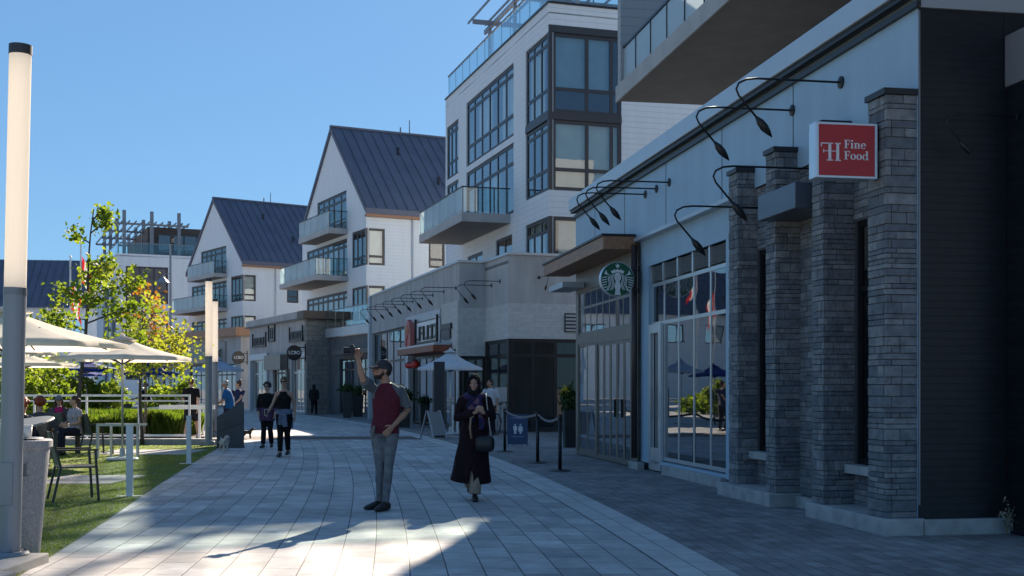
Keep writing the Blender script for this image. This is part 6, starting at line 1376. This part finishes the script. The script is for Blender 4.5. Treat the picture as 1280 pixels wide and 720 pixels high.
q.loft([V((.015,0,.98)), V((.01,-.01,.8)), V((-.01,-.005,.6)), V((-.02,.01,.40)), V((-.03,.03,.27))], [(.190,.145),(.205,.165),(.235,.19),(.262,.21),(.29,.225)], 24)
co = wear('coat', q, wom, COAT, .011)
q = MB()   # front opening of the coat shows the trousers: a slit cut out
cut = MB(); cut.prism([(-.085,-.02),(.03,-.02),(.01,.36),(-.02,.47),(-.05,.36)], lambda a, b: (a, -.5, b), lambda a, b: (a, .02, b)); co_cut = cut.build('coat_slit', COAT, wom)
bo = co.modifiers.new('slit', 'BOOLEAN'); bo.operation = 'DIFFERENCE'; bo.object = co_cut; bo.solver = 'EXACT'
dg = bpy.context.evaluated_depsgraph_get(); nm = bpy.data.meshes.new_from_object(co.evaluated_get(dg)); co.modifiers.clear(); co.data = nm; bpy.data.objects.remove(co_cut)
wear('shoes', shoes(P), wom, mat('black_boot', (.012, .012, .013), .5), .009)
# headscarf, knotted scarf, bag
q = MB(); q.ell((0,.026,.042), (.088,.098,.092)); q.loft([(0,.03,.03), (0,.035,-.06), (0,.03,-.13), (0,.01,-.19)], [(.092,.09),(.088,.085),(.095,.09),(.13,.10)], 20); q.loft([(-.06,-.045,-.11),(0,-.075,-.115),(.06,-.045,-.11)], [.03,.032,.03], 10)
for sx in (-1, 1): q.loft([(sx*.05,-.062,.085), (sx*.078,-.052,.02), (sx*.072,-.05,-.05), (sx*.045,-.06,-.10)], [.018,.02,.022,.024], 10)
q.loft([(-.05,-.062,.085), (0,-.075,.105), (.05,-.062,.085)], .016, 10)
q.xf(headM(P)); wear('headscarf', q, wom, cloth('black_headscarf', (.016, .014, .018)), .009)
SCARF = mat('patterned_scarf', (.05, .035, .10), .85, spec=.15); tt_, bb = nodes(SCARF); tc = tt_.nodes.new('ShaderNodeTexCoord'); vo = tt_.nodes.new('ShaderNodeTexVoronoi'); vo.inputs['Scale'].default_value = 14; tt_.links.new(tc.outputs['Object'], vo.inputs[0])
cr_ = tt_.nodes.new('ShaderNodeValToRGB'); cr_.color_ramp.interpolation = 'CONSTANT'; e = cr_.color_ramp.elements; e[0].color = (.018,.018,.05,1); e[1].position = .8; e[1].color = (.17,.09,.12,1)
for p_, c_ in ((.35, (.05,.025,.07)), (.55, (.11,.02,.04)), (.66, (.03,.03,.09))): k_ = e.new(p_); k_.color = (*c_, 1)
sep = tt_.nodes.new('ShaderNodeSeparateColor'); tt_.links.new(vo.outputs['Color'], sep.inputs[0]); tt_.links.new(sep.outputs[0], cr_.inputs[0]); tt_.links.new(cr_.outputs[0], bb.inputs['Base Color'])
q = MB(); q.loft([(-.10,.02,1.44), (-.05,-.09,1.42), (.02,-.125,1.40), (.09,-.09,1.42), (.14,.02,1.44), (.02,.08,1.46), (-.10,.02,1.44)], .05, 12)
q.loft([(.0,-.12,1.41), (-.025,-.155,1.30), (-.01,-.165,1.20), (.0,-.17,1.08)], [(.05,.035),(.06,.03),(.055,.03),(.04,.02)], 12); q.loft([(.06,-.11,1.41), (.10,-.15,1.28), (.13,-.16,1.15), (.12,-.17,.98)], [(.05,.035),(.06,.03),(.055,.03),(.04,.02)], 12)
wear('scarf', q, wom, SCARF, .011)
k = 1.60*1.03/1.75
bgp = thing('shoulder_bag', 'black shoulder bag with tan straps carried by the woman in the long coat', 'bag', (X, Y, 0), 0); bgp.scale = (k,)*3
q = MB(); q.loft([(.05,-.215,.79), (.09,-.225,.79), (.25,-.215,.79), (.29,-.195,.79)], [(.09,.04),(.115,.055),(.115,.055),(.09,.04)], 16, ref=(0,0,1)); wear('bag_body', q, bgp, mat('black_leather', (.012,.012,.014), .4), .012)
q = MB(); q.loft([(-.01,-.235,.86), (-.03,-.25,1.0), (-.02,-.24,1.14), (.02,-.235,1.17)], .014, 8); q.build('strap', mat('tan_strap', (.30,.20,.12), .6), bgp, smooth=True)
q = MB(); q.loft([(.25,-.225,.90), (.235,-.23,1.05), (.215,-.20,1.2), (.19,-.12,1.40), (.18,.0,1.475)], .007, 8); q.build('strap', mat('pale_strap', (.5,.44,.38), .5), bgp, smooth=True)

# two women walking towards us
BLACKC = cloth('black_jersey', (.012, .012, .014)); DENIM = cloth('denim_jacket', (.15, .18, .25), .4, 12)
X, Y = gp(355, 571)
pose = dict(WALK); pose.update(shR=(-.150,0,1.405), shL=(.150,0,1.405), elR=(-.235,-.05,1.16), wrR=(-.30,-.22,.99), elL=(.22,.05,1.15), wrL=(.235,.0,.90), yaw=R(-4), anL=(.06,.16,.12), knL=(.07,.0,.50), knR=(-.06,-.10,.51), anR=(-.06,-.14,.09), fyR=0, fyL=0)
wA, P = person('woman in a black tank top and leggings with a jacket tied round her waist', (X, Y), 1.70, pose, 0, True, .009, SK3)
wear('tank_top', shirt(P, True, .010, 0, -.05, 1, 0, tank=True), wA, BLACKC); wear('leggings', trousers(P, .012, .93, .05, 1.0), wA, BLACKC); wear('shoes', shoes(P), wA, mat('black_trainer', (.02,.02,.022), .5))
wear('hair', hair(P, 'tied', 1.06), wA, HBLD, .010); glasses(P).build('sunglasses', BLACKM, wA)
q = MB(); q.loft([V((0,0,.93)), V((0,0,1.0)), V((0,0,1.05))], [(.185,.145),(.19,.145),(.17,.13)], 18); q.loft([V((-.03,-.14,1.0)), V((-.04,-.165,.85)), V((-.05,-.165,.70))], [(.04,.02),(.055,.02),(.06,.02)], 10); q.loft([V((.04,-.14,1.0)), V((.05,-.165,.83)), V((.06,-.165,.66))], [(.04,.02),(.055,.02),(.06,.02)], 10); q.loft([V((0,.12,1.0)), V((0,.15,.8)), V((0,.15,.62))], [(.16,.04),(.19,.035),(.18,.03)], 14); wear('tied_jacket', q, wA, DENIM)
q = MB(); q.loft([V((-.185,0,1.44)), V((-.09,-.01,1.475))], .02, 6)
ph = thing('phone', 'pale phone held by the woman in the tank top', 'phone', (X - .32, Y - .29, .90), R(20)); q = MB(); q.box(-.036, .036, -.005, .005, -.02, .12); q.build('phone_case', WP, ph, bevel=.004); q = MB(); q.box(-.032, .032, -.0065, -.0052, -.015, .115); q.build('screen', BLACK_SIGN, ph)
X, Y = gp(334, 560)
pose = dict(WALK); pose.update(knR=(-.08,-.06,.5), anR=(-.09,-.1,.09), knL=(.08,.0,.5), anL=(.1,.1,.10), yaw=R(-8), elR=(-.24,.05,1.15), wrR=(-.22,-.08,.92), elL=(.23,.05,1.15), wrL=(.22,-.06,.92))
wB, P = person('woman with curly dark hair and sunglasses in a black and purple tunic', (X, Y), 1.60, pose, 0, True, .010, SK2, 1.05)
PURP = mat('purple_pattern', (.07, .03, .09), .85, var=.8, vscale=22, hue=(.012,.010,.014))
wear('tunic', shirt(P, True, .024, 1.7, -.22, 1.05, .02), wB, [BLACKC, PURP], .012, lambda c: (c[:, 2] < 1.08).astype(float)); wear('trousers', trousers(P, .012, .97, .05, 1.05, .006), wB, BLACKC); wear('shoes', shoes(P), wB, mat('dark_sandal', (.03,.022,.02), .6)); wear('hair', hair(P, 'curly'), wB, HDARK, .011); glasses(P).build('sunglasses', BLACKM, wB)
# dark figure by the stone pier, walking away
X, Y = gp(392.5, 519)
pose = dict(WALK); pD, P = person('person in dark clothes and a hood walking away by the stone pier', (X, Y), 1.68, pose, R(180), False, .016, SK1)
wear('jacket', shirt(P, False, .04, 1.95, -.16, 1.1, .02), pD, BLACKC, .016); wear('trousers', trousers(P, .02, 1.0), pD, BLACKC, .016); wear('shoes', shoes(P), pD, BLACKM, .014); q = MB(); q.ell((0,.02,.03), (.10,.11,.115)); q.ell((0,.03,-.1), (.10,.09,.07)); q.xf(headM(P)); wear('hood', q, pD, BLACKC, .016)
# man in a white shirt by the entrance
X, Y = wx(613, 37.3), 37.3
pE, P = person('man in a pale shirt standing by the bicycle at the dark entrance', (X, Y), 1.74, dict(yaw=R(-60), byaw=R(-30), elR=(-.22,-.08,1.15), wrR=(-.16,-.25,1.02)), R(-20), False, .014, SK1)
wear('shirt', shirt(P, False, .02, .9, -.08, 1), pE, cloth('pale_shirt', (.55,.57,.62)), .014); wear('trousers', trousers(P, .016), pE, cloth('dark_trousers', (.02,.02,.03)), .014); wear('shoes', shoes(P), pE, BLACKM, .014); wear('hair', hair(P, 'short'), pE, HDARK, .013)
# man in black tee and shorts seen from behind
X, Y = wx(239, 34.6), 34.6
pose = dict(WALK); pose.update(anL=(.09,.26,.14), yaw=R(12))
pF, P = person('man in a black tee and shorts walking away behind the fence', (X, Y), 1.76, pose, R(172), False, .011, SK2, 1.12)
wear('shirt', shirt(P, False, .024, .85, -.1, 1.12, .01), pF, BLACKC); wear('shorts', trousers(P, .022, .46, .05, 1.1, .02), pF, cloth('dark_shorts', (.02,.02,.028))); wear('shoes', shoes(P), pF, mat('white_trainer', (.6,.6,.6), .5)); wear('hair', hair(P, 'short', 1.04), pF, HBRN, .011)
# couple leaning behind the slanted panel
X, Y = wx(287, 37.2), 37.2
pG, P = person('man in a bright blue tee and pale cap behind the slanted panel', (X, Y), 1.73, dict(yaw=R(-110), byaw=R(-70), chest=(-.06,-.02,1.27), neck=(-.10,-.03,1.46), head=(-.13,-.04,1.615), shR=(-.12,.13,1.40), shL=(-.04,-.19,1.40), elR=(-.22,.12,1.13), wrR=(-.38,.02,1.0), elL=(-.14,-.24,1.12), wrL=(-.34,-.2,.98)), 0, False, .011, SK1, 1.1)
wear('shirt', shirt(P, False, .022, .9, -.1, 1.1, .01), pG, cloth('bright_blue_tee', (.02,.13,.33))); wear('trousers', trousers(P, .016, .46), pG, cloth('navy_shorts', (.03,.035,.06))); wear('shoes', shoes(P), pG, BLACKM); wear('hair', hair(P, 'short'), pG, HGREY, .011); cap(P).build('cap', cloth('pale_cap', (.5,.52,.54)), pG)
X, Y = wx(298, 38.2), 38.2
pH, P = person('woman with her hair up in a navy top beside the man in bright blue', (X, Y), 1.70, dict(yaw=R(-80), byaw=R(-60), elL=(.12,-.2,1.14), wrL=(.02,-.32,1.02)), R(-10), True, .011, SK2, 1.05)
wear('top', shirt(P, True, .018, .5, -.1, 1.05, .01), pH, cloth('navy_top', (.03,.04,.09))); wear('trousers', trousers(P, .014), pH, cloth('dark_leggings', (.02,.02,.03))); wear('shoes', shoes(P), pH, BLACKM); wear('hair', hair(P, 'bun'), pH, HBRN, .011)
# people at the tables beyond the hedge
SIT = dict(pel=(0,0,.52), waist=(0,.0,.66), chest=(0,-.02,.87), neck=(0,-.03,1.06), head=(0,-.05,1.215), shR=(-.17,-.02,1.0), shL=(.17,-.02,1.0), elR=(-.22,-.05,.74), wrR=(-.12,-.27,.68), elL=(.22,-.05,.74), wrL=(.12,-.27,.68), hipR=(-.09,-.02,.52), knR=(-.11,-.43,.52), anR=(-.11,-.40,.09), hipL=(.09,-.02,.52), knL=(.11,-.43,.52), anL=(.11,-.40,.09))
def sitter(label, x, y, rz_, fem, hm, hk, top, bottom, sk=SK2, upd=None, sleeve=.8, vox=.012):
    p_ = dict(SIT); p_.update(upd or {}); t, P = person(label, (x, y), 1.70, p_, rz_, fem, vox, sk, 1.04)
    wear('top', shirt(P, fem, .018, sleeve, -.04, 1.04), t, top, vox); wear('trousers', trousers(P, .016), t, bottom, vox); wear('shoes', shoes(P), t, BLACKM, vox); wear('hair', hair(P, hk), t, hm, vox); return t, P
PINK = cloth('pink_top', (.55,.03,.16)); PALE = cloth('pale_lilac_top', (.42,.38,.42)); DKC = cloth('dark_navy_cloth', (.018,.022,.04)); GREYC = cloth('grey_cardigan', (.10,.09,.10))
t, P = sitter('seated woman in a pink top, grey cardigan and pale cap', wx(76, 28), 27.9, R(15), True, HBRN, 'long', [PINK], DKC, SK2, dict(yaw=R(8)), .2)
q = MB()
for S_ in 'RL':
    sh, el, wr = (V(P[n + S_]) for n in ('sh', 'el', 'wr')); q.loft([sh + V((0,0,.02)), sh.lerp(el,.5), el, el.lerp(wr,.8)], [.075,.066,.06,.045], 12)
    sx = -1 if S_ == 'R' else 1; q.loft([V((sx*.12,.0,1.02)), V((sx*.13,-.05,.9)), V((sx*.145,-.04,.75)), V((sx*.15,-.02,.58))], [(.05,.10),(.055,.12),(.05,.12),(.05,.11)], 12)
wear('cardigan', q, t, GREYC); cap(P).build('cap', cloth('grey_cap', (.22,.23,.25)), t); glasses(P).build('sunglasses', BLACKM, t)
t, P = sitter('seated woman in a pale top turned towards her friend in pink', wx(97, 26.5), 26.4, R(-38), True, HBRN, 'tied', [PALE], DKC, SK2, dict(yaw=R(-30)), .6)
t, P = sitter('red-haired person in dark blue seated behind the tipped table top', wx(26, 19.6), 19.6, R(165), False, HRED, 'curly', [DKC], DKC, SK2, dict(yaw=R(20)), 1.8)
t, P = sitter('auburn-haired person seated just behind the red-haired one', wx(47, 21.5), 21.6, R(200), True, HRED, 'curly', [GREYC], DKC, SK2, {}, .9)
X, Y = wx(182, 44), 44
t, P = person('dark-clad person standing behind the tables beyond the fence', (X, Y), 1.68, dict(yaw=R(-70), elR=(-.24,-.12,1.18), wrR=(-.30,-.33,1.12)), R(-50), False, .014, SK1); wear('top', shirt(P, False, .025, 1.5, -.1, 1.05), t, BLACKC, .014); wear('trousers', trousers(P, .016), t, BLACKC, .014); wear('shoes', shoes(P), t, BLACKM, .014); wear('hair', hair(P, 'tied'), t, HDARK, .014)
X, Y = wx(226, 41), 41
t, P = person('person in a white top and hat behind the man in the black tee', (X, Y), 1.62, dict(yaw=R(60)), R(60), True, .014, SK2, 1.1); wear('top', shirt(P, True, .025, .9, -.15, 1.1, .02), t, cloth('white_top', (.6,.6,.62)), .014); wear('trousers', trousers(P, .016), t, cloth('pale_trousers', (.4,.4,.42)), .014); wear('shoes', shoes(P), t, BLACKM, .014); cap(P, 1.05).build('hat', cloth('white_hat', (.6,.58,.54)), t); wear('hair', hair(P, 'short'), t, HGREY, .013)

# dogs
def dog(label, x, y, rz_, s, m, shaggy, dark=None):
    t = thing('dog', label, 'dog', (x, y, 0), rz_); t.scale = (s,)*3; q = MB(); a = 1.25 if shaggy else 1
    q.loft([(0,.22,.30), (0,.16,.31), (0,.02,.30), (0,-.12,.31), (0,-.20,.33)], [(.05*a,.055*a),(.075*a,.08*a),(.075*a,.078*a),(.085*a,.10*a),(.06*a,.08*a)], 14)
    q.loft([(0,-.16,.35), (0,-.23,.42), (0,-.26,.46)], [.065*a,.055*a,.055*a], 12); q.ell((0,-.285,.475), (.058*a,.065*a,.056*a)); q.loft([(0,-.31,.465), (0,-.37,.452), (0,-.395,.45)], [.036*a,.028*a,.018], 10)
    for sx in (-1, 1):
        q.loft([(sx*.045,-.265,.52), (sx*.07,-.26,.49), (sx*.075,-.265,.43)], [.016,.024*a,.018*a], 8)
        q.loft([(sx*.055,-.15,.30), (sx*.056,-.14,.20), (sx*.056,-.15,.10), (sx*.056,-.155,.02), (sx*.056,-.175,.018)], [.042*a,.030*a,.024*a,.024*a,.02], 9)
        q.loft([(sx*.055,.16,.30), (sx*.062,.12,.21), (sx*.060,.20,.12), (sx*.058,.185,.03), (sx*.058,.165,.018)], [.058*a,.042*a,.026*a,.023*a,.02], 9)
    q.loft([(0,.22,.34), (0,.28,.42), (0,.26,.49)], [.02*a,.022*a,.014*a], 8)
    if shaggy:
        rr = random.Random(6)
        for k in range(70): f = rr.random(); an_ = rr.uniform(-.6, 3.7); q.ell((.09*math.cos(an_)*1.05, -.26 + .48*f, .31 + .095*math.sin(an_)), (.03,.035,.028), n=7, m=5)
        for k in range(24): an_, b = rr.uniform(0,6.28), rr.uniform(-.5,1.4); q.ell((.065*math.cos(an_)*math.cos(b), -.285+.06*math.sin(an_)*math.cos(b), .475+.06*math.sin(b)), (.025,.025,.024), n=7, m=5)
    cf = lambda c: ((np.linalg.norm(c - [0,-.405,.455], axis=1) < .028) | (np.linalg.norm((np.abs(c) - [.03,.345 if shaggy else .335,.50]), axis=1) < .017)).astype(float)
    remesh('body', q, .011, [m, BLACKM], t, cf, 3); return t
X, Y = gp(280, 564); dog('small fluffy white dog standing by the slanted panel', X, Y, R(35), .68, mat('white_fur', (.55,.52,.46), .95, var=.35, vscale=28, bump=1, bscale=70), True)
X, Y = gp(309, 548.5); dog('small dark dog trotting beyond the slanted panel', X, Y, R(80), .62, mat('dark_brown_fur', (.035,.02,.012), .8, var=.4, vscale=20), False)

# tables beyond the hedge
CT0 = None
for i, (px, Y, l) in enumerate(((126, 46, 'round cafe table under the navy umbrella'), (160, 44, 'round cafe table left of the dark-clad person'), (205, 45, 'round cafe table right of the dark-clad person'), (60, 30, 'round table beside the seated woman in pink'))):
    if CT0 is None:
        t = thing('cafe_table', l, 'table', (wx(px, Y), Y, 0), 0, 'cafe tables beyond the hedge'); q = MB(); q.lathe([(0,.72), (.42,.72), (.43,.735), (.42,.75), (0,.75)], n=28); q.build('tabletop', mat('wood_table', (.22,.14,.08), .5, var=.2), t); q = MB(); q.lathe([(.035,.03), (.035,.72)], n=10); q.build('leg', DFRAME, t); q = MB(); q.lathe([(0,0), (.26,0), (.26,.02), (.035,.035), (0,.035)], n=20); q.build('base', DFRAME, t); CT0 = t
    else: dup(CT0, (wx(px, Y), Y, 0), 0, l)
for i, (px, Y, rz_, l) in enumerate(((112, 46.2, 60, 'patio chair left of the table under the navy umbrella'), (140, 46, -70, 'patio chair right of the table under the navy umbrella'), (150, 43.6, 80, 'patio chair left of the table beside the dark-clad person'), (216, 45.2, -80, 'patio chair right of the farthest right cafe table'), (196, 45.2, 95, 'patio chair between the dark-clad person and the far right table'))): dup(ch, (wx(px, Y), Y, 0), R(rz_), l)
